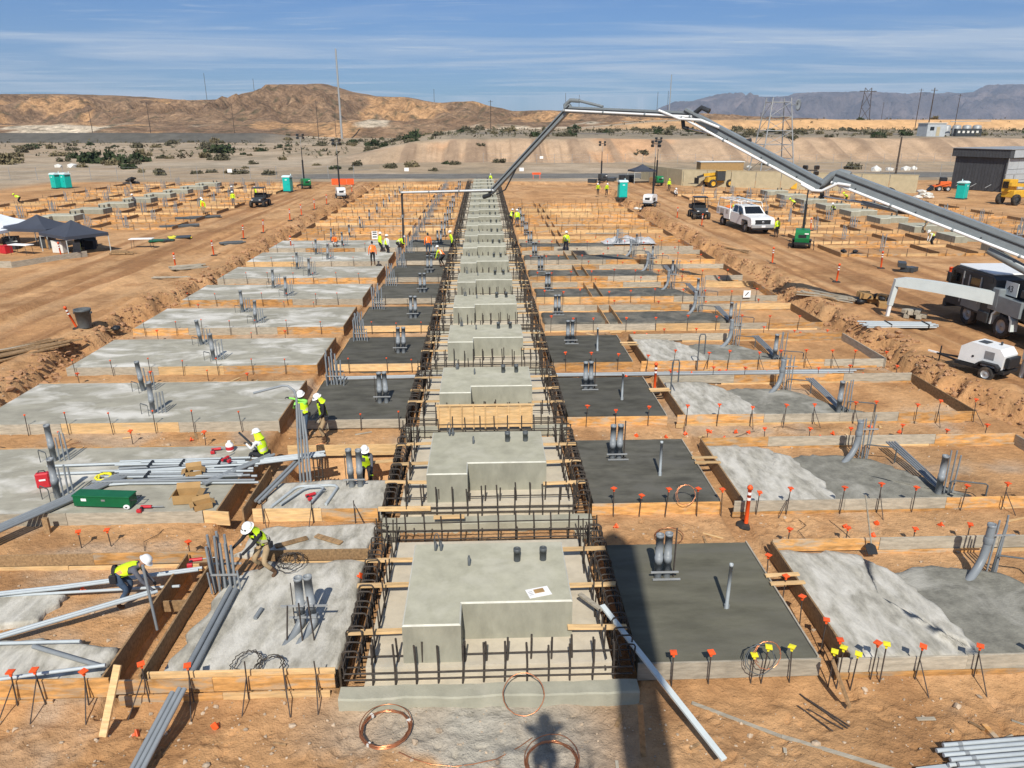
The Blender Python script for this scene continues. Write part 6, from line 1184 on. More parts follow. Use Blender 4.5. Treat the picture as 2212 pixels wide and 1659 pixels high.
tag(MB().bar((-7.16, 20.98, .74), (-7.58, 21.18, 1.06), .05, .045).build('hand_tool', 'charcoal'), 'dark stick-like tool held up by the seated worker', 'tool')
person((-6.05, 23.05, .0), R(165), 'worker in lime sleeves and jeans gripping the tall conduits', lean=4, hands=((.30, .30, 1.55), (.10, .36, 1.30)), head=14, shirt='green_cloth', pants='denim', fingers=True)
person((-5.35, 22.85, -.02), R(120), 'worker in black sleeves and khaki trousers standing beside the lime-sleeved one', lean=9, hands=((-.16, .26, .92), (.2, .24, .95)), head=22, shirt='dark_cloth', pants='khaki', hood='dots', fingers=True)
person((-3.72, 20.75, -.8), R(190), 'worker standing in the dig behind two stout pipes beside the second pedestal', lean=26, hip=(0, -.05, .90), feet=((-.14, .08), (.14, -.05)), hands=((-.16, .46, .78), (.2, .42, .74)), head=10, shirt='grey_cloth', pants='dark_cloth', helmet='helmet_white')
# pour crew
person((-7.95, 53.1, TOP), R(15), 'worker in orange vest standing with back turned beside the pour', shirt='hivis_orange', vest='hivis_orange', pants='dark_cloth', helmet=None, hood='hair', lean=5)
person((-8.35, 59.9, .05), R(-60), 'worker in yellow standing farthest left behind the orange-vested one', shirt='hivis', pants='dark_cloth'); person((-7.65, 58.6, .05), R(-40), 'worker in white hard hat and yellow vest watching the pour', shirt='light_cloth', pants='dark_cloth')
person((-6.95, 60.0, .1), R(-70), 'worker bent forward guiding the pump hose', lean=62, hip=(0, -.05, .88), hands=((-.1, .5, .8), (.15, .55, .75)), shirt='hivis', pants='dark_cloth'); person((-4.3, 57.2, TOP), R(10), 'worker in orange shirt standing on the wet pad', shirt='hivis_orange', vest='hivis_orange', pants='denim', helmet=None, hood='hair')
person((-2.95, 52.4, TOP), R(60), 'worker in yellow and orange bending at the rebar of the eighth row', lean=48, hip=(0, -.05, .84), hands=((-.15, .5, .6), (.15, .5, .6)), shirt='hivis', vest='hivis_orange', pants='dark_cloth'); person((-2.5, 58.4, TOP), R(100), 'worker in yellow by the rebar behind the bending one', lean=15, shirt='hivis', pants='dark_cloth')
person((-12.2, 61.7, TOP), R(160), 'worker in orange crouching on the ninth left pad', hip=(0, -.1, .38), lean=30, feet=((-.15, .1), (.15, 0)), hands=((-.1, .4, .5), (.1, .4, .5)), shirt='hivis_orange', vest='hivis_orange', pants='light_cloth', helmet=None, hood='hair')
person((6.6, 59.9, .05), R(5), 'worker in yellow jacket walking away among the right forms', shirt='hivis', pants='grey_cloth', lean=6, feet=((-.12, .2), (.12, -.15))); person((3.35, 75.6, .1), R(20), 'worker in yellow jacket standing right of the far pedestals', shirt='hivis', pants='denim'); person((2.75, 76.4, .1), R(-30), 'worker stooping left of the yellow jacket by the far pedestals', lean=30, shirt='dark_cloth', pants='dark_cloth')
person((1.2, 127.0, .3), R(30), 'worker in yellow at the far end of the pedestal line', shirt='hivis', pants='dark_cloth')
person((25.75, 65.0, ROAD), R(20), 'worker in yellow shirt and black trousers right of the white pickup', shirt='hivis', pants='dark_cloth', helmet=None, hood='hair')
person((39.2, 83.4, ROAD), R(110), 'worker crouching in black and yellow among the right-hand forms', hip=(0, -.1, .42), lean=36, feet=((-.15, .1), (.15, 0)), hands=((-.1, .42, .4), (.1, .42, .4)), shirt='dark_cloth', pants='dark_cloth'); person((43.0, 116.4, ROAD), R(170), 'worker walking along the tan wall', shirt='hivis', pants='dark_cloth', vest='hivis', feet=((-.1, .2), (.1, -.2)))
person((47.1, 90.3, ROAD), R(-110), 'worker with orange hard hat bending behind the boom ram', lean=40, helmet='orange_plastic', shirt='hivis', pants='dark_cloth', hip=(0, 0, .85)); person((45.2, 93.0, ROAD), R(90), 'worker in yellow bending left of the orange hard hat', lean=55, hip=(0, 0, .85), shirt='hivis', pants='dark_cloth', helmet='hivis'); person((36.6, 59.5, ROAD), R(100), 'worker in yellow vest bending over the conduit by the access road', lean=66, hip=(0, 0, .88), hands=((-.1, .5, .5), (.1, .5, .5)), shirt='light_cloth', pants='dark_cloth')
person((40.4, 67.2, ROAD), R(60), 'worker standing under the boom ram beside grey panels', shirt='grey_cloth', pants='khaki', lean=20); person((36.2, 87.0, ROAD), R(80), 'worker in yellow bending behind the green light tower mast', lean=68, hip=(0, 0, .86), shirt='hivis', pants='dark_cloth', helmet='hivis')
person((-30.6, 83.9, ROAD), R(170), 'worker in orange vest by the conduit stacks at the left', vest='hivis_orange', shirt='hivis', pants='khaki'); person((-31.3, 85.6, ROAD), R(150), 'worker in yellow left of the orange vest at the conduit stacks', shirt='hivis', pants='khaki'); person((-30.4, 93.4, ROAD), R(180), 'worker in yellow walking left of the utility vehicle', shirt='hivis', pants='grey_cloth'); person((-29.6, 100.4, ROAD), R(120), 'worker in yellow behind the utility vehicle', shirt='hivis', pants='dark_cloth', lean=14); person((-33.0, 101.5, ROAD), R(150), 'worker in grey farther left behind the utility vehicle', shirt='grey_cloth', pants='dark_cloth', vest=None)
person((-41.0, 91.0, ROAD), R(130), 'worker with white hard hat among upright conduits at the left', shirt='grey_cloth', pants='dark_cloth', vest=None, lean=25); person((-57.5, 96.5, ROAD), R(100), 'worker in bright yellow bending at the far left forms', lean=70, hip=(0, 0, .86), shirt='hivis', pants='dark_cloth', helmet='hivis')
person((26.2, 103.5, ROAD), R(200), 'worker kneeling in white beside the forms by the access road', hip=(0, -.1, .4), lean=30, feet=((-.15, .1), (.15, 0)), hands=((-.1, .42, .4), (.1, .42, .4)), shirt='light_cloth', pants='dark_cloth', vest=None); person((27.5, 112.5, ROAD), R(190), 'worker in yellow standing near the tan wall corner', shirt='hivis', pants='dark_cloth', helmet='hivis'); person((16.2, 107.5, .3), R(160), 'left one of two workers in yellow at the far cut edge', shirt='hivis', pants='dark_cloth', lean=30); person((17.3, 107.0, .3), R(200), 'right one of two workers in yellow at the far cut edge', shirt='hivis', pants='dark_cloth', lean=24)
# the photographer on the lift platform behind the lens, and the steel column beside: only their shadows reach the picture
person((.10, -.42, 8.78), 0, 'photographer in hard hat raising a phone with both hands, behind the viewpoint', hands=((-.10, .34, 1.24), (.10, .34, 1.24)), elbow=(1, 0, .1), head=-2, shirt='dark_cloth', pants='denim', vest=None, fingers=True)
t = thing('lift_platform', 'steel lift platform with guard rails behind the viewpoint', 'platform', (.1, -.75, 8.76)); MB().box((0, 0, -.04), (1.6, .9, .08)).build('deck', 'steel_grey', t)
for z in (.55, .98): MB().tube([(-.78, .42, z), (.78, .42, z), (.78, -.42, z), (-.78, -.42, z)], .022, 6, closed=True).build('rail', 'yellow_paint', t)
[MB().tube([(x, y, 0), (x, y, .98)], .02, 6).build('rail_post', 'yellow_paint', t) for x in (-.78, .78) for y in (-.42, .42)]; MB().box((0, -.1, -4.6), (.5, .5, 9.0)).build('mast', 'steel_grey', t)
t = thing('steel_column', 'tall round steel column behind the viewpoint whose shadow crosses the nearest right pad', 'column', (1.62, -3.2, 0)); MB().lathe([(.42, 0), (.42, 18.3), (.36, 18.8), (.2, 19.1), (.03, 19.2)], n=20).build('shaft', 'steel_grey', t); MB().box((0, 0, .05), (1.1, 1.1, .1)).build('base_plate', 'steel_grey', t)

bpy.data.scenes.remove(tmp_scene)

# ------------------------------------------------------------------ the two neighbouring sites, same layout
def side_site(cx_, f0, ks, side, rs):
    for q, k in enumerate(ks):
        y0 = f0 + PITCH * k; lab = f'{ORD[q]} row of the {side} neighbouring site'; G_ = ' of the neighbouring sites'
        z0 = ROAD - .12
        if k >= (-1 if side == 'left' else -1):
            t = thing('concrete_pedestal', f'pale topped concrete pedestal, {lab}', 'pedestal', (cx_, y0, z0 - .62), group='pedestals' + G_); inst('block', ped_me, t); [inst('pipe_stub', stub_me, t, (x, 2.1, 1.29)) for x in (.6, 1.13)]
        t = thing('formwork', f'empty timber form in two halves, {lab}', 'formwork', (cx_, y0, z0), group='forms' + G_)
        for s in (-1, 1):
            xi, xo = (2.9, 14.2); mt_ = ['wood_new', 'wood_form', 'wood_form']
            for dy in (0, 4.2): board(t, s * xi, dy, s * xo, dy, -.05, .33, mt_, rs=rs, maxlen=4.5)
            for x in (6.3, 14.2) if s * cx_ > 0 else (3.6, 6.6, 14.2): board(t, s * x, .06, s * x, 4.1, -.05, .42, ['wood_dark'], rs=rs, maxlen=6)
        for x, dy, nn in ((-5.4, 3.6, 6), (5.2, 2.2, 5), (-9.8, 2.4, 3), (9.6, 1.4, 4)):
            if rs.random() < .9:
                t = thing('conduit_bundle', f'grey conduits {"just" if abs(x) < 6 else "well"} {"left" if x < 0 else "right"} of the pedestal, {lab}', 'conduit', (cx_ + x + rs.uniform(-.3, .3), y0 + dy, z0), group='upright conduits' + G_)
                for i in range(nn): o = inst('conduit', thin_me, t, (-.25 + .13 * i, rs.uniform(-.1, .1), 0)); o.scale = (1.2, 1.2, rs.uniform(1.0, 1.5)); tl(o, .05)
                inst('strut', strut_me, t, (0, -.1, .5))
        sb = MB()
        for s in (-1, 1):
            for dy in (-.12, 4.3):
                for x in np.arange(3.2, 14, 1.5): sb.tube([(cx_ + s * x, y0 + dy, z0), (cx_ + s * x + rs.uniform(-.05, .05), y0 + dy, z0 + rs.uniform(.6, .95))], .02, 4)
        far_stakes.append(sb)
far_stakes = []
rs = random.Random(77)
side_site(-43.7, 78.3, range(-1, 8), 'left', rs); side_site(41.1, 61.2, range(-1, 8), 'right', rs)
allb = MB(); [allb.add(b.v, b.f) for b in far_stakes]; struct(allb.build('neighbour_stakes', 'stake_steel'), 'thin stakes along the forms of the neighbouring sites', 'stuff')
tag(inst('concrete_pad', slab_mesh('concrete_pad', -44, -30.75, .0, 4.2, .42, 'slab_concrete', seed=5), None, (0, 46.4, 0)), 'light grey concrete pad cut by the left edge below the canopies', 'concrete pad', kind='thing')
t = thing('formwork', 'weathered timber form between the canopies and the left pad', 'formwork'); board(t, -44, 52.6, -33.0, 52.8, ROAD - .1, ROAD + .45, ['wood_grey'], rs=rs); board(t, -33.0, 52.8, -30.1, 57.4, ROAD - .1, ROAD + .4, ['wood_grey'], rs=rs)
# crates, coolers and tools in the shade of the canopies
for i in range(16):
    x, y = random.uniform(-40, -31), random.uniform(58.6, 63.2); m_ = random.choice(['black_plastic', 'charcoal', 'cardboard', 'red_plastic', 'dark_cloth', 'off_white', 'charcoal'])
    s_ = (random.uniform(.5, 1.2), random.uniform(.4, .8), random.uniform(.4, .9)); t = thing('site_crate', {'black_plastic': 'black crate', 'charcoal': 'charcoal crate', 'cardboard': 'brown carton', 'red_plastic': 'red crate', 'dark_cloth': 'dark bag', 'off_white': 'pale cooler'}[m_] + ' stored in the shade under the canopies', 'crate', (x, y, ROAD), J(.6), 'crates under the canopies'); MB().box((0, 0, s_[2] / 2), s_, ch=.03).build('body', m_, t); MB().box((0, 0, s_[2] + .02), (s_[0] * 1.04, s_[1] * 1.04, .05), ch=.015).build('lid', m_, t)
def folding_table(x, y, rz, lab): t = thing('folding_table', lab, 'table', (x, y, ROAD), rz); MB().box((0, 0, .74), (1.8, .75, .05), ch=.015).build('top', 'paper', t); [MB().tube([(sx * .75, sy * .3, 0), (sx * .7, sy * .3, .72)], .016, 5).build('leg', 'charcoal', t) for sx in (-1, 1) for sy in (-1, 1)]
folding_table(-35.5, 58.4, -.3, 'folding table under the middle canopy'); folding_table(-27.6, 61.2, .1, 'white folding table right of the dark canopies')
t = thing('camp_chair', 'dark camp chair with a yellow vest on it before the right canopy', 'chair', (-30.6, 57.0, ROAD), .3); MB().box((0, 0, .42), (.5, .5, .06)).build('seat', 'dark_cloth', t); MB().box((0, .25, .75), (.5, .05, .6)).build('backrest', 'dark_cloth', t); [MB().tube([(sx * .25, sy * .25, 0), (sx * .22, -sy * .22, .62)], .014, 5).build('leg', 'charcoal', t) for sx in (-1, 1) for sy in (-1, 1)]; MB().box((.18, .29, .72), (.14, .04, .55)).build('vest', 'hivis', t); MB().box((-.18, .29, .72), (.14, .04, .55)).build('vest', 'hivis', t)
ICO = [(0, 0, 1)] + [(.894 * math.cos(a), .894 * math.sin(a), .447) for a in np.arange(5) * 1.2566] + [(.894 * math.cos(a + .628), .894 * math.sin(a + .628), -.447) for a in np.arange(5) * 1.2566] + [(0, 0, -1)]
ICF = [(0, 1 + k, 1 + (k + 1) % 5) for k in range(5)] + [(1 + k, 6 + k, 1 + (k + 1) % 5) for k in range(5)] + [(1 + (k + 1) % 5, 6 + k, 6 + (k + 1) % 5) for k in range(5)] + [(6 + k, 11, 6 + (k + 1) % 5) for k in range(5)]
def heap(name, lab, cat, x, y, parts, rz=0, seed=0):
    """parts: (name, material, count, (l,w,h), spread)"""
    rr = random.Random(seed); t = thing(name, lab, cat, (x, y, gz(x, y)), rz)
    for nm, m_, cnt, (l, w_, h), (sx, sy, sa) in parts:
        for i in range(cnt):
            lvl = i // max(3, int(2 * sy / w_)); sp_ = 1.0 / (1 + .6 * lvl)
            if nm in ('bag', 'sack', 'piece'): q = [(x_ * l * rr.uniform(.35, .55), y_ * w_ * rr.uniform(.4, .6), z_ * h * rr.uniform(.4, .6)) for x_, y_, z_ in ICO]; o = MB().add(q, ICF, 0, nm != 'piece').build(nm, m_, t, (rr.uniform(-sx, sx) * sp_, rr.uniform(-sy, sy) * sp_, h * .42 + lvl * h * .7), rr.uniform(-3, 3))
            else: o = MB().box((0, 0, 0), (l * rr.uniform(.6, 1), w_, h), ch=.006).build(nm, m_, t, (rr.uniform(-sx, sx) * sp_, rr.uniform(-sy, sy) * sp_, .03 + h * .5 + h * lvl + rr.uniform(0, .02)), rr.uniform(-sa, sa)); o.rotation_euler[0] = rr.uniform(-.12, .12); o.rotation_euler[1] = rr.uniform(-.05, .05)
    return t
heap('timber_pile', 'loose old boards on the haul road edge at the left', 'timber', -20.3, 32.2, [('board', 'wood_dark', 20, (4.0, .14, .06), (.7, .9, .2)), ('board', 'wood_grey', 5, (3.0, .12, .05), (.7, .8, .4))], R(50), 1); heap('timber_pile', 'short timbers stacked by the first haul road delineator', 'timber', -20.5, 51.7, [('board', 'wood_grey', 14, (2.2, .10, .09), (.3, .5, .12))], R(30), 2); heap('timber_pile', 'few thin boards below the timber stack on the haul road', 'timber', -20.2, 48.4, [('board', 'wood_grey', 4, (2.6, .1, .05), (.2, .22, .05))], R(4), 3)
heap('timber_pile', 'slatted timber heap at the cut edge before the pump truck', 'timber', 19.7, 41.3, [('board', 'wood_grey', 16, (3.4, .1, .05), (.5, .7, .2)), ('board', 'wood_dark', 6, (2.4, .14, .06), (.8, .5, .9))], R(-48), 4); heap('rubbish_heap', 'torn cartons and black bags heaped by the pump truck outrigger', 'rubbish', 21.6, 39.6, [('carton', 'cardboard', 6, (.8, .6, .3), (.8, .7, 1.5)), ('bag', 'black_plastic', 6, (.7, .6, .4), (.7, .7, 1.5))], .3, 5)
heap('timber_pile', 'cribbing blocks under the pump truck outrigger', 'timber', 22.1, 36.5, [('block', 'wood_grey', 6, (.9, .25, .2), (.5, .4, 1.0))], .3, 6); heap('timber_pile', 'dark boards on the dirt left of the pickup', 'timber', 19.9, 57.4, [('board', 'wood_dark', 5, (3.0, .14, .05), (.4, .4, .3))], R(-55), 7); heap('rubbish_heap', 'white sacks beside the access road light tower', 'rubbish', 18.8, 91.0, [('sack', 'off_white', 5, (1.0, .6, .35), (.6, .4, 1.5))], .3, 8)
heap('tool_heap', 'black tool bags on the access road behind the pump truck', 'tools', 27.8, 55.6, [('bag', 'black_plastic', 5, (.8, .4, .3), (.8, .3, 1.0)), ('bag', 'light_cloth', 1, (.4, .3, .25), (.4, .3, 1))], .2, 9); heap('rubbish_heap', 'dark tools and a cooler by the forms right of the access road', 'rubbish', 28.6, 48.8, [('crate', 'charcoal', 4, (.9, .5, .3), (.9, .4, 1.0))], .2, 10)
t = thing('bucket', 'orange bucket by the forms behind the pump truck', 'bucket', (31.5, 48.6, ROAD)); MB().lathe([(.13, 0), (.15, .36), (.16, .36), (.14, .34), (.12, .02)], n=12).build('body', 'orange_plastic', t); MB().tube([(-.15, 0, .34), (-.1, 0, .5), (.1, 0, .5), (.15, 0, .34)], .008, 5).build('handle', 'steel_grey', t)
t = thing('conduit_pile', 'bundle of light conduits lying at the cut edge before the pump truck', 'conduit', (20.4, 34.6, gz(20.4, 34.6) + .04), R(-4))
for k in range(16): o = MB().tube([(-1.7 + J(.3), 0, 0), (1.6 + J(.2), 0, 0)], .04, 7).build('conduit', 'pvc_light', t, (0, -.35 + .1 * (k % 8), .08 * (k // 8) + .03), J(.05))
[MB().box((x, 0, .1), (.05, .8, .18)).build('strap', 'black_plastic', t) for x in (-.6, 1.2)]
for i, (x, y, a_, L_) in enumerate(((-30.2, 81.0, .5, 4), (-29.6, 74.0, .45, 3.2), (-21.0, 63.0, .3, 1.6))):
    t = thing('conduit_pile', ('dark conduit stack beside the workers at the left', 'dark conduit stack lower down the haul road', 'black bag and pipes by the third delineator')[i], 'conduit', (x, y, ROAD + .05), a_); [MB().tube([(-L_ / 2 + J(.3), 0, 0), (L_ / 2 + J(.3), 0, 0)], .06, 6).build('conduit', 'pvc_dark', t, (0, -.5 + .14 * (k % 7), .11 * (k // 7)), J(.08)) for k in range(14)]
for i, (x, y) in enumerate(((-27.5, 64.6), (-26.6, 66.5))): heap('sheet_stack', ('green and yellow edged sheet stack by the haul road', 'yellow topped sheet stack behind it')[i], 'sheets', x, y, [('sheet', ('green_box', 'yellow_plastic')[i], 3, (2.0, .9, .06), (.1, .2, .1)), ('sheet', 'charcoal', 3, (2.2, .9, .06), (.1, .2, .2))], .4, 20 + i)
heap('timber_pile', 'brown pallet wood beside the right canopy', 'timber', -27.9, 58.2, [('board', 'wood_dark', 8, (1.4, .12, .1), (.4, .4, .4))], .2, 30)
# grey bin
t = thing('waste_bin', 'large grey plastic bin at the edge of the haul road', 'bin', (-19.5, 35.75, gz(-19.5, 35.75))); MB().lathe([(.29, 0), (.30, .03), (.36, .82), (.38, .82), (.39, .86), (.39, .92), (.35, .92), (.28, .04)], n=20).build('tub', 'pvc_dark', t); [MB().box((s * .4, 0, .74), (.06, .16, .1), ch=.02).build('handle', 'pvc_dark', t) for s in (-1, 1)]
o = dup(dp, (-20.1, 36.1, ROAD), .5, 'orange delineator post leaning against the grey bin'); o.rotation_euler[1] = -.3
heap('rubbish_heap', 'black bags and boards beside the grey bin', 'rubbish', -18.9, 36.6, [('bag', 'black_plastic', 3, (.7, .5, .3), (.5, .2, .5)), ('board', 'wood_dark', 2, (1.2, .14, .05), (.4, .2, .3))], .4, 31)
# crumpled sheet, wall sign, small signs
nx_, ny_ = 26, 16; vs4 = []
for j in range(ny_):
    for i in range(nx_): u, v_ = i / (nx_ - 1), j / (ny_ - 1); x, y = (u - .5) * 4.6, (v_ - .5) * 2.4; h_ = float(fbm(np.array([x * 1.6]), np.array([y * 1.6]), 4, 140)[0]); vs4.append((x + (h_ - .5) * .5, y + (h_ - .5) * .4, .06 + max(0, (h_ - .3)) * 1.5 * math.sin(math.pi * u) ** .5 * math.sin(math.pi * v_) ** .5))
tag(MB().add(vs4, [(j * nx_ + i, j * nx_ + i + 1, (j + 1) * nx_ + i + 1, (j + 1) * nx_ + i) for j in range(ny_ - 1) for i in range(nx_ - 1)], 0, True).build('plastic_sheet', 'tarp', None, (12.6, 65.0, .1)), 'crumpled silver plastic sheet lying among the right forms', 'sheet')
t = thing('arrow_sign', 'white board with a black mark leaning on the sixth right form', 'sign', (15.4, F(5) - .15, .3), .05); o = MB().box((0, 0, .2), (.44, .02, .42)).build('board', 'paper', t); MB().bar((-.1, -.014, .1), (.08, -.014, .3), .01, .05).build('mark', 'ink', o); MB().bar((.08, -.014, .32), (.02, -.014, .2), .01, .04).build('mark', 'ink', o)
t = thing('row_sign', 'small striped black and white sign among the left forms', 'sign', (-9.6, 66.0, 0)); MB().box((0, 0, .7), (.5, .02, .7)).build('board', 'paper', t); [MB().box((0, -.015, z), (.36, .012, .09)).build('stripe', 'ink', t) for z in (.55, .78, .96)]; MB().box((0, .02, .3), (.04, .03, .7)).build('post', 'stake_steel', t)

# ------------------------------------------------------------------ buildings, wall, towers and poles beyond
t = thing('clad_building', 'metal-clad building with shade-dark side and sun-pale front panels at the right edge', 'building', (75.1, 108.0, ROAD), R(25.4))
MB().box((7.5, 3.9, 2.4), (15, 7.7, 4.8)).build('walls', 'shaded_cladding', t); ro = MB().box((7.3, 3.8, 5.35), (15.6, 8.6, 1.15)).build('roof_band', 'shaded_cladding', t); MB().box((7.3, 3.8, 5.96), (15.9, 8.9, .08)).build('coping', 'galvanised', ro)
for k in range(19): MB().box((-.52, -.35 + .46 * k, 5.35), (.03, .10, 1.1)).build('rib', 'shaded_cladding', ro)
for k in range(16): MB().box((-.02, .3 + .48 * k, 2.4), (.03, .44, 4.7)).build('panel', 'shaded_cladding', t)  # side wall dark, front panels pale: shade and sun put into the colours
for r_ in range(3):
    for k in range(6): MB().box((1.5 + 2.4 * k, -.03, .85 + 1.55 * r_), (2.34, .05, 1.5), ch=.01).build('panel', 'light_cladding', t)
for k in range(6): MB().box((1.5 + 2.4 * k, -.56, 5.35), (2.34, .06, 1.05)).build('fascia_panel', 'light_cladding', ro)
for k in range(3): MB().tube([(-.3, 1.5 + 2.2 * k, 1.0), (-1.6, 1.5 + 2.2 * k, .6)], .05, 6).build('vent_pipe', 'galvanised', t)
MB().tube([(-.4, -.4, 0), (-.4, -.4, 4.8)], .07, 6).build('downpipe', 'galvanised', t); MB().bar((-2, -1.2, 2.6), (8, -1.4, 2.6), .12, .12).build('pipe_run', 'galvanised', t); [MB().box((x, -1.3, 1.3), (.1, .1, 2.6)).build('pipe_support', 'galvanised', t) for x in (0, 3, 6)]
t = thing('site_wall', 'long tan wall behind the telehandler with a shaded return', 'wall'); 
for k in range(9): a_ = Vector((32.0, 121.6)); b_ = Vector((62.0, 107.0)); p, q = a_ + (b_ - a_) * (k / 9), a_ + (b_ - a_) * ((k + 1) / 9 - .003); MB().bar((p.x, p.y, ROAD + 1.25), (q.x, q.y, ROAD + 1.25), .25, 2.5).build('panel', 'wall_tan', t)
for k in range(3): a_ = Vector((28.4, 137.0)); b_ = Vector((31.9, 121.75)); p, q = a_ + (b_ - a_) * (k / 3), a_ + (b_ - a_) * ((k + 1) / 3 - .006); MB().bar((p.x, p.y, ROAD + 1.25), (q.x, q.y, ROAD + 1.25), .25, 2.5).build('panel', 'wall_tan', t)
MB().bar((32, 121.6, ROAD + 2.53), (62, 107, ROAD + 2.53), .32, .06).build('coping', 'wall_tan', t)
t = thing('storage_trailer', 'low brown trailer with a white roof behind the tan wall', 'trailer', (46.5, 150, ROAD), .05); MB().box((0, 0, 1.35), (8.6, 2.5, 1.9)).build('box', 'cardboard', t); MB().box((0, 0, 2.36), (8.9, 2.8, .12)).build('roof', 'white_paint', t); [wheel(t, x, y, .45, .3) for x in (-1.4, 1.4) for y in (-.5, .5)]
# lattice tower with dish
t = thing('lattice_tower', 'galvanised lattice tower with a round dish behind the boom', 'tower', (59.0, 156, ROAD)); hh = 13.4
def leg_at(sx, sy, u): w_ = 3.4 * (1 - u) + 1.9 * u; return Vector((sx * w_, sy * w_, hh * u))
for sx in (-1, 1):
    for sy in (-1, 1): MB().tube([leg_at(sx, sy, 0), leg_at(sx, sy, 1.06)], .12, 6).build('leg', 'galvanised', t)
for k in range(5):
    u0, u1 = k / 5, (k + 1) / 5
    for (ax, ay), (bx, by) in (((-1, -1), (1, -1)), ((1, -1), (1, 1)), ((1, 1), (-1, 1)), ((-1, 1), (-1, -1))):
        MB().tube([leg_at(ax, ay, u1), leg_at(bx, by, u1)], .06, 5).build('girt', 'galvanised', t); MB().tube([leg_at(ax, ay, u0), leg_at(bx, by, u1)], .05, 5).build('diagonal', 'galvanised', t)
ds = MB().lathe([(.05, .35), (.5, .28), (.85, .14), (1.1, 0), (1.12, -.05), (.8, .05), (.3, .18)], n=18, axis='y', cap=False).build('dish', 'pvc_grey', t, (3.4, -1.6, hh - .5), .7); MB().tube([(-1.6, .6, 0), (0, .3, 0)], .08, 6).build('dish_arm', 'galvanised', ds)
def pole(x, y, h, lab, r_=.16, mat='pole_wood', arm=True, z=None, lean=0):
    z = gz(x, y) if z is None else z; t = thing('utility_pole', lab, 'utility pole', (x, y, z), J(.2), 'utility poles'); t.rotation_euler[1] = lean; MB().tube([(0, 0, -2), (0, 0, h)], [r_, r_ * .65], 7).build('shaft', mat, t)
    if arm: MB().bar((-1.2, 0, h - .7), (1.2, 0, h - .7), .12, .14).build('crossarm', mat, t)
pole(-88, 491, 52, 'very tall grey monopole rising over the hill', .75, 'galvanised', False, 0); pole(250, 1050, 75, 'tall grey monopole right of the boom, before the mountains', .9, 'galvanised', False, -5)
PL = [(-230, 470, 16, 'wooden pole at the hill foot, farthest left'), (-190, 455, 19, 'wooden pole at the hill foot, second from left'), (-150.5, 480, 20, 'leaning wooden pole below the knob hill'), (-89.3, 428, 20.5, 'wooden pole just left of the tall monopole'), (-97, 520, 14, 'short wooden pole beside the tall monopole'), (4, 400, 15, 'wooden pole in the middle below the low hills'), (146, 252, 14.5, 'dark pole standing on the bench before the white shed'), (222, 395, 20, 'dark pole between the lattice pylon and the shed'), (258, 420, 19, 'dark pole right of the shed pole, shorter'), (200, 560, 17, 'slim pole left of the lattice pylon'), (330, 640, 26, 'slim pole close to the lattice pylon'), (-255, 900, 56, 'thin pole on the hill crest, far left'), (-310, 905, 62, 'thin pole on the hill crest, left of the knob'), (-55, 905, 46, 'thin pole on the hill crest right of the knob'), (95, 905, 42, 'thin mast on the low hills left of the boom'), (110, 900, 40, 'thin mast beside it on the low hills'), (200, 900, 43, 'thin mast above the boom elbow, left'), (212, 900, 44, 'thin mast above the boom elbow, right'), (82, 150, 7, 'dark post before the clad building')]
for x, y, h, l in PL: pole(x, y, h, l, .30 if y > 800 else .22, z=0 if y > 520 else None, arm=y < 700 and h > 12)
t = thing('transmission_pylon', 'dark H-frame lattice pylon before the far mountains', 'pylon', (345, 700, 8), .1); t.scale = (.62, .8, .95)
for s in (-1, 1): MB().tube([(s * 9, 0, -3), (s * 5, 0, 33)], .45, 6).build('leg', 'pole_wood', t)
MB().bar((-13, 0, 30), (13, 0, 30), .6, .7).build('crossarm', 'pole_wood', t); [MB().tube([a_, b_], .3, 5).build('brace', 'pole_wood', t) for a_, b_ in (((-7, 0, 16), (5.2, 0, 29)), ((7, 0, 16), (-5.2, 0, 29)), ((-8, 0, 4), (7, 0, 16)), ((8, 0, 4), (-7, 0, 16)), ((-5, 0, 33), (0, 0, 30)), ((5, 0, 33), (0, 0, 30)))]
t = thing('white_shed', 'small white shed on the bench at the right', 'shed', (135, 231, gz(135, 231)), .2); MB().box((0, 0, 1.9), (6.5, 4, 3.8)).build('walls', 'light_cladding', t); MB().box((0, 0, 3.85), (7, 4.5, .2)).build('roof', 'off_white', t); MB().box((.6, -2.03, 1.5), (1.2, .06, 2.6)).build('door', 'wall_tan', t); MB().box((-1.6, -2.03, 2.3), (1.4, .06, 1.0)).build('window', 'glass_dark', t)
t = thing('steel_plant', 'grey tanks and dark racks beside the white shed', 'plant', (148, 236, gz(148, 236))); t.scale = (.9, .9, .8); [MB().lathe([(1.4, 0), (1.4, 3.6), (1.1, 4.0), (.2, 4.2)], (-3 + 3.6 * k, 5, 0), n=14).build('tank', 'galvanised', t) for k in range(4)]; MB().box((1, -1, 1.4), (9, 1.4, 2.8)).build('rack', 'charcoal', t); [MB().box((-2.5 + 1.6 * k, -1.75, 1.6), (.8, .06, .8)).build('panel', 'off_white', t) for k in range(5)]; MB().bar((-5, 0, 5.4), (9, 0, 5.6), .3, .3).build('gantry', 'galvanised', t)
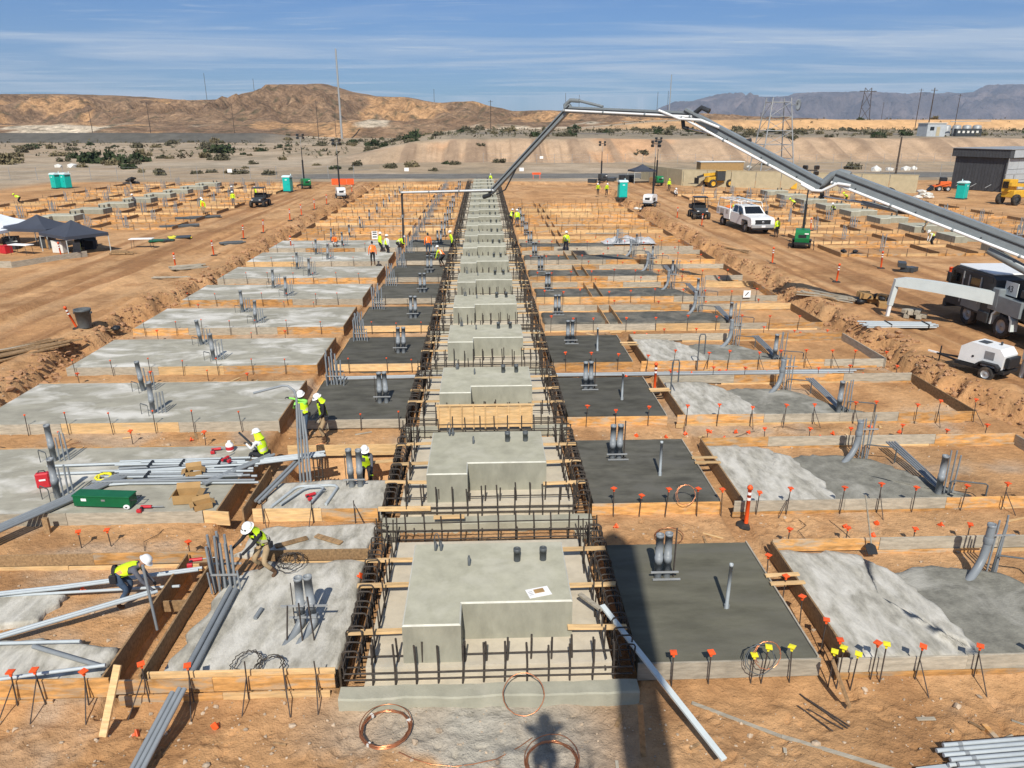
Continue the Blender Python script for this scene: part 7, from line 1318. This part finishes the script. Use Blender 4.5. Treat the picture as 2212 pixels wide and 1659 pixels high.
# chain-link fences
def fence(pts, lab, h=2.2, sp=4.2):
    t = thing('chain_fence', lab, 'fence')
    for (x0, y0), (x1, y1) in zip(pts[:-1], pts[1:]):
        L = math.hypot(x1 - x0, y1 - y0); k = max(1, int(L / sp))
        for i in range(k): u = i / k; x, y = x0 + (x1 - x0) * u, y0 + (y1 - y0) * u; inst('post', fpost, t, (x, y, gz(x, y)))
        for z in (.15, .8, 1.5, h - .05): MB().tube([(x0 + (x1 - x0) * i / 12, y0 + (y1 - y0) * i / 12, gz(x0 + (x1 - x0) * i / 12, y0 + (y1 - y0) * i / 12) + z) for i in range(13)], .012, 4).build('wire', 'galvanised', t)
fpost = MB().tube([(0, 0, 0), (0, 0, 2.25)], .04, 5).mesh('post', 'galvanised')
fence([(-110, 136.5), (-60, 138), (-19, 141)], 'wire fence along the far edge of the site, left'); fence([(66, 150), (90, 140), (120, 132)], 'wire fence left of the clad building'); fence([(0, 186), (60, 186), (130, 190)], 'wire fence at the foot of the earth bench')
for i, (x, y) in enumerate(((-45, 138.4), (-14, 141), (7, 141), (14, 186))): tag(MB().box((0, 0, 1.5), (.8, .03, .6)).build('fence_notice', 'paper', None, (x, y - .1, gz(x, y))), 'small white notice ' + ('left of the first teal toilet row on the fence', 'beyond the white light tower', 'behind the far end of the pedestals', 'at the foot of the earth bench')[i], 'notice')
t = thing('orange_barrier', 'low orange mesh barrier at the far end of the site, left', 'barrier', (-24, 125, ROAD)); [MB().box((k * 1.2, 0, .55), (1.15, .03, .9)).build('panel', 'orange_plastic', t) for k in range(3)]
for i, (x, y, w_) in enumerate(((9.5, 137.5, 2.0),)): t = thing('orange_barricade', 'orange barricade at the far end of the right forms', 'barrier', (x, y, ROAD)); MB().box((0, 0, .95), (1.6, .05, .35)).build('rail', 'orange_plastic', t); [MB().bar((s * .6, -.3, 0), (s * .6, 0, 1.1), .06, .06).build('leg', 'orange_plastic', t) for s in (-1, 1)]
# far clutter behind the toilet
for i in range(16):
    x, y = random.uniform(18, 34), random.uniform(126, 134); s_ = (random.uniform(.5, 1.6), random.uniform(.5, 1.0), random.uniform(.5, 1.3)); m_ = random.choice(['black_plastic', 'charcoal', 'wood_dark', 'off_white', 'charcoal']); t = thing('stored_crate', f'{dict(black_plastic="black", charcoal="charcoal", wood_dark="brown", off_white="white")[m_]} crate stored behind the far toilet', 'crate', (x, y, ROAD), J(1), 'crates behind the far toilet'); MB().box((0, 0, s_[2] / 2), s_, ch=.04).build('body', m_, t)
for i, (x, y) in enumerate(((-72, 112), (-70, 104), (-58, 128), (56, 103), (59, 100))): heap('machine_heap', ('dark machine parts at the far left toilets', 'rusty frames at the far left edge', 'black bags near the far fence', 'dark skip bin behind the boom', 'pale rubble beside the dark skip')[i], 'rubbish', x, y, [('piece', ('charcoal', 'rebar', 'black_plastic', 'black_plastic', 'off_white')[i], 7, (1.6, .8, .5), (1.4, .8, 1.4))], .2, 50 + i)

# ------------------------------------------------------------------ shrubs, stones and clods
def shrub_mesh(name, seed, mat, nleaf=400, flat=.62):
    """open desert shrub: twigs from the root and many small leaf faces, clumped"""
    r_ = np.random.default_rng(seed); b = MB(); cl = r_.normal(size=(9, 3)); cl[:, 2] = np.abs(cl[:, 2]); cl /= np.linalg.norm(cl, axis=1)[:, None]; cl *= r_.uniform(.45, .95, (9, 1)); cl[:, 2] *= flat
    for c in cl: b.tube([(0, 0, -.05), tuple(c * .5 + np.array((0, 0, .08))), tuple(c)], [.03, .018, .008], 4, 1, cap=False)
    for i in range(nleaf):
        c = cl[r_.integers(9)] + r_.normal(size=3) * (.17, .17, .12); c[2] = max(c[2], .02); s = r_.uniform(.08, .19); u = r_.normal(size=3); u /= np.linalg.norm(u); v = np.cross(u, r_.normal(size=3)); v /= np.linalg.norm(v)
        b.add([tuple(c - u * s), tuple(c + v * s * .7), tuple(c + u * s), tuple(c - v * s * .7)], [(0, 1, 2, 3)])
    return b.mesh(name, [mat, 'pole_wood'])
SH = [shrub_mesh('foliage', s, m_) for s, m_ in ((1, 'bush'), (2, 'bush'), (3, 'bush_green'), (4, 'bush_dry'), (5, 'bush_dry'), (6, 'bush_green'))]
def shrub(x, y, r_, v, lab, grp='desert shrubs'):
    o = inst('desert_shrub', SH[v], None, (x, y, gz(x, y) - .05 * r_), random.uniform(0, 6)); o.scale = (r_ * random.uniform(.9, 1.3), r_ * random.uniform(.9, 1.3), r_ * random.uniform(1.0, 1.45)); return tag(o, lab, 'shrub', grp)
for x, y, r_, v, l in ((-97, 205, 4.2, 2, 'largest dark green bush on the desert flat, right half'), (-102, 207, 3.8, 5, 'largest dark green bush on the desert flat, left half'), (-92, 208, 3.4, 2, 'largest dark green bush on the desert flat, right end'), (-190, 280, 5.0, 2, 'dark green bush at the far left below the embankment'), (-72, 215, 2.6, 0, 'brown bush right of the largest bush'), (-118, 195, 3.2, 3, 'dry bush left of the largest bush'), (-88, 260, 5, 5, 'wide green bush below the rail embankment'), (-45, 330, 4.5, 2, 'green bush below the tall monopole, left'), (-30, 335, 4.2, 2, 'green bush below the tall monopole, right')): shrub(x, y, r_, v, l)
cnt = 0; rr = random.Random(5)
while cnt < 235:
    y = 150 + 330 * rr.random() ** 1.7; x = rr.uniform(-.72, .78) * y * 1.05
    left = x < -30
    if not left and 189 < y < 196: continue
    if rr.random() < (.15 if left else .45) and y < 185: continue
    if not left and rr.random() < .3: continue
    if -35 < x < 70 and y < 158: continue
    if 30 < x < 100 and 90 < y < 165: continue
    dens = float(fbm(np.array([x * .03]), np.array([y * .03]), 3, 150)[0])
    if dens < .42 and rr.random() < .8: continue
    r_ = rr.uniform(.6, 1.7) * (1 + (y - 150) / 260); v = rr.choice((0, 0, 1, 1, 2, 3, 4, 5))
    zone = ('on the desert flat left of the monopole' if x < -95 else 'on the desert flat left of the pedestals' if x < -20 else 'on the earth bench behind the boom' if y > 200 else 'at the foot of the earth bench')
    shrub(x, y, r_, v, ('grey-green shrub ', 'grey-green shrub ', 'dark green shrub ', 'dry straw-coloured shrub ', 'dry straw-coloured shrub ', 'dark green shrub ')[v] + zone); cnt += 1
# brush too far away to count
fb_ = MB(); r2 = np.random.default_rng(12)
for i in range(1500):
    y = r2.uniform(225, 500) if r2.random() < .6 else r2.uniform(380, 455); x = r2.uniform(-.75, .8) * y
    if x < -100 and 404 < y < 450: continue
    z = gz(x, y); s = r2.uniform(.6, 2.0)
    for k in range(5):
        c = np.array((x, y, z + s * .35)) + r2.normal(size=3) * (s * .5, s * .5, s * .2); q = r2.normal(size=(3, 3)); q /= np.linalg.norm(q, axis=1)[:, None]; fb_.add([tuple(c + q[0] * s * .5), tuple(c + q[1] * s * .5), tuple(c + q[2] * s * .5)], [(0, 1, 2)])
struct(fb_.build('distant_brush', 'bush'), 'scattered low desert brush beyond the site', 'stuff')
# pale boulders by the right fence
ico = [(0, 0, 1)] + [(.894 * math.cos(a), .894 * math.sin(a), .447) for a in np.arange(5) * 1.2566] + [(.894 * math.cos(a + .628), .894 * math.sin(a + .628), -.447) for a in np.arange(5) * 1.2566] + [(0, 0, -1)]
icf = [(0, 1 + k, 1 + (k + 1) % 5) for k in range(5)] + [(1 + k, 6 + k, 1 + (k + 1) % 5) for k in range(5)] + [(1 + (k + 1) % 5, 6 + k, 6 + (k + 1) % 5) for k in range(5)] + [(6 + k, 11, 6 + (k + 1) % 5) for k in range(5)]
def rock_mesh(name, seed, mat): q = random.Random(seed); return MB().add([(x * q.uniform(.7, 1.2), y * q.uniform(.7, 1.2), z * q.uniform(.5, .9)) for x, y, z in ico], icf, 0, False).mesh(name, mat)
RK = [rock_mesh('boulder', s, 'off_white') for s in (1, 2, 3)]
for i, (x, y, s) in enumerate(((82, 158, 1.2), (86, 160, .9), (90, 161, 1.1), (94, 165, .8), (-92, 176, 1.3), (-96, 178, .9), (-150, 210, 1.2), (-135, 190, .9), (60, 172, .6), (104, 150, .9))): o = inst('boulder', RK[i % 3], None, (x, y, gz(x, y) + .2 * s), J(3)); o.scale = (s, s, s); tag(o, ('pale boulder behind the fence left of the clad building' if x > 70 else 'pale boulder at the left end of the desert flat' if x < -100 else 'pale boulder before the largest bush' if x < 0 else 'small pale boulder behind the tan wall'), 'boulder', 'pale boulders')
# clods along the cut edges and stones over the dirt: far too many to count
def scatter(name, mat, pts, lab):
    P = np.array(ico); Fc = np.array(icf); n = len(pts); r3 = np.random.default_rng(3); V4 = np.empty((n, 12, 3), np.float32)
    for i, (x, y, z, s) in enumerate(pts): V4[i] = P * r3.uniform(.55, 1.25, (12, 1)) * (s, s * r3.uniform(.7, 1.2), s * r3.uniform(.5, .85)) + (x, y, z)
    b = MB(); b.v = [tuple(p) for p in V4.reshape(-1, 3)]; b.f = [tuple(f) for f in (Fc[None] + (np.arange(n) * 12)[:, None, None]).reshape(-1, 3)]; b.m = [0] * len(b.f); b.sm = [False] * len(b.f); return struct(b.build(name, mat), lab, 'stuff')
r4 = np.random.default_rng(21); pts = []
ys_ = r4.uniform(14, 128, 5200) ** 1.0; sd_ = r4.random(5200) < .5; yl = 14 + 114 * r4.random(5200) ** 1.5
off = np.abs(r4.normal(size=5200)) * .55 * np.where(r4.random(5200) < .5, -1, .6)
xl = np.where(sd_, lip_l(yl) + .12 - off, lip_r(yl) - .12 + off); zl = gza(xl, yl); sz = r4.uniform(.03, .10, 5200) * np.where(r4.random(5200) < .12, 2.0, 1.0)
scatter('clods', 'clod', list(zip(xl, yl, zl + sz * .3, sz)), 'crumbled earth clods along both cut edges')
k = 5200; yy = 7.5 + 22 * r4.random(k) ** 1.9; xx = r4.uniform(-1, 1, k) * (yy * .62 + 2.5); ok = ~(((np.abs(xx) < 2.9) | ((xx > 2.7) & (xx < 6.4))) & (((yy - F0 + .6) % PITCH) < 5.5) & (yy > F0 - .7)); xx, yy = xx[ok], yy[ok]; zz = gza(xx, yy); sz = np.clip(r4.lognormal(-4.05, .6, len(xx)), .006, .085)
scatter('stones', 'stone', list(zip(xx, yy, zz + sz * .25, sz)), 'small stones and crumbs over the trodden dirt')

# scraps of timber and wire left between the rows
for i in range(70):
    n = random.choice((0, 0, 1, 1, 2, 2, 3, 4, 5)); x = random.uniform(-16, 16); y = F(n) + 4.6 + random.uniform(.1, 1.2)
    if abs(x) < 3.2 or -7.3 < x < -6.2 or (n == 0 and -6.3 < x < -2.8): continue
    if i % 3: o = MB().box((0, 0, 0), (random.uniform(.2, .8), random.uniform(.04, .1), .03), ch=.004).build('timber_scrap', random.choice(['wood_dark', 'wood_grey', 'wood_new']), None, (x, y, gz(x, y) + .025), J(3)); tag(o, f'small timber scrap in the dirt strip behind the {row(n)}', 'scrap', 'timber scraps between the rows')
    else: o = MB().tube([(-.5, 0, 0), (-.2, .08 + J(.1), .02), (.2, J(.15), .05), (.55, J(.2), .01)], .008, 5).build('wire_scrap', random.choice(['rebar', 'copper', 'rebar']), None, (x, y, gz(x, y) + .02), J(3)); tag(o, f'bent wire lying in the dirt strip behind the {row(n)}', 'wire', 'wire scraps between the rows')
for i in range(26):
    x, y = random.uniform(-9.5, 9.5), random.uniform(8.2, 10.6)
    if -2.6 < x < 2: continue
    o = MB().box((0, 0, 0), (random.uniform(.1, .4), random.uniform(.03, .08), .025), ch=.004).build('timber_scrap', random.choice(['wood_dark', 'wood_grey']), None, (x, y, gz(x, y) + .015), J(3)); tag(o, f'timber splinter trodden into the dirt {"left" if x < 0 else "right"} of the front coils', 'scrap', 'timber scraps in the foreground')
HAZE = 0.000065

# ------------------------------------------------------------------ air: the far range fades to blue
hz = MB(); hz.box((1200, 5200, 440), (26000, 14000, 960)); hzm = bpy.data.materials.new('haze'); hzm.use_nodes = True
t = hzm.node_tree; t.nodes.clear(); pv = t.nodes.new('ShaderNodeVolumePrincipled'); pv.inputs['Color'].default_value = (0.62, 0.77, 1.0, 1); pv.inputs['Density'].default_value = HAZE; pv.inputs['Anisotropy'].default_value = 0.0
oo = t.nodes.new('ShaderNodeOutputMaterial'); t.links.new(pv.outputs[0], oo.inputs['Volume']); MAT['haze'] = hzm
struct(hz.build('haze', 'haze'), 'thin blue air between the site and the far mountains', 'stuff')
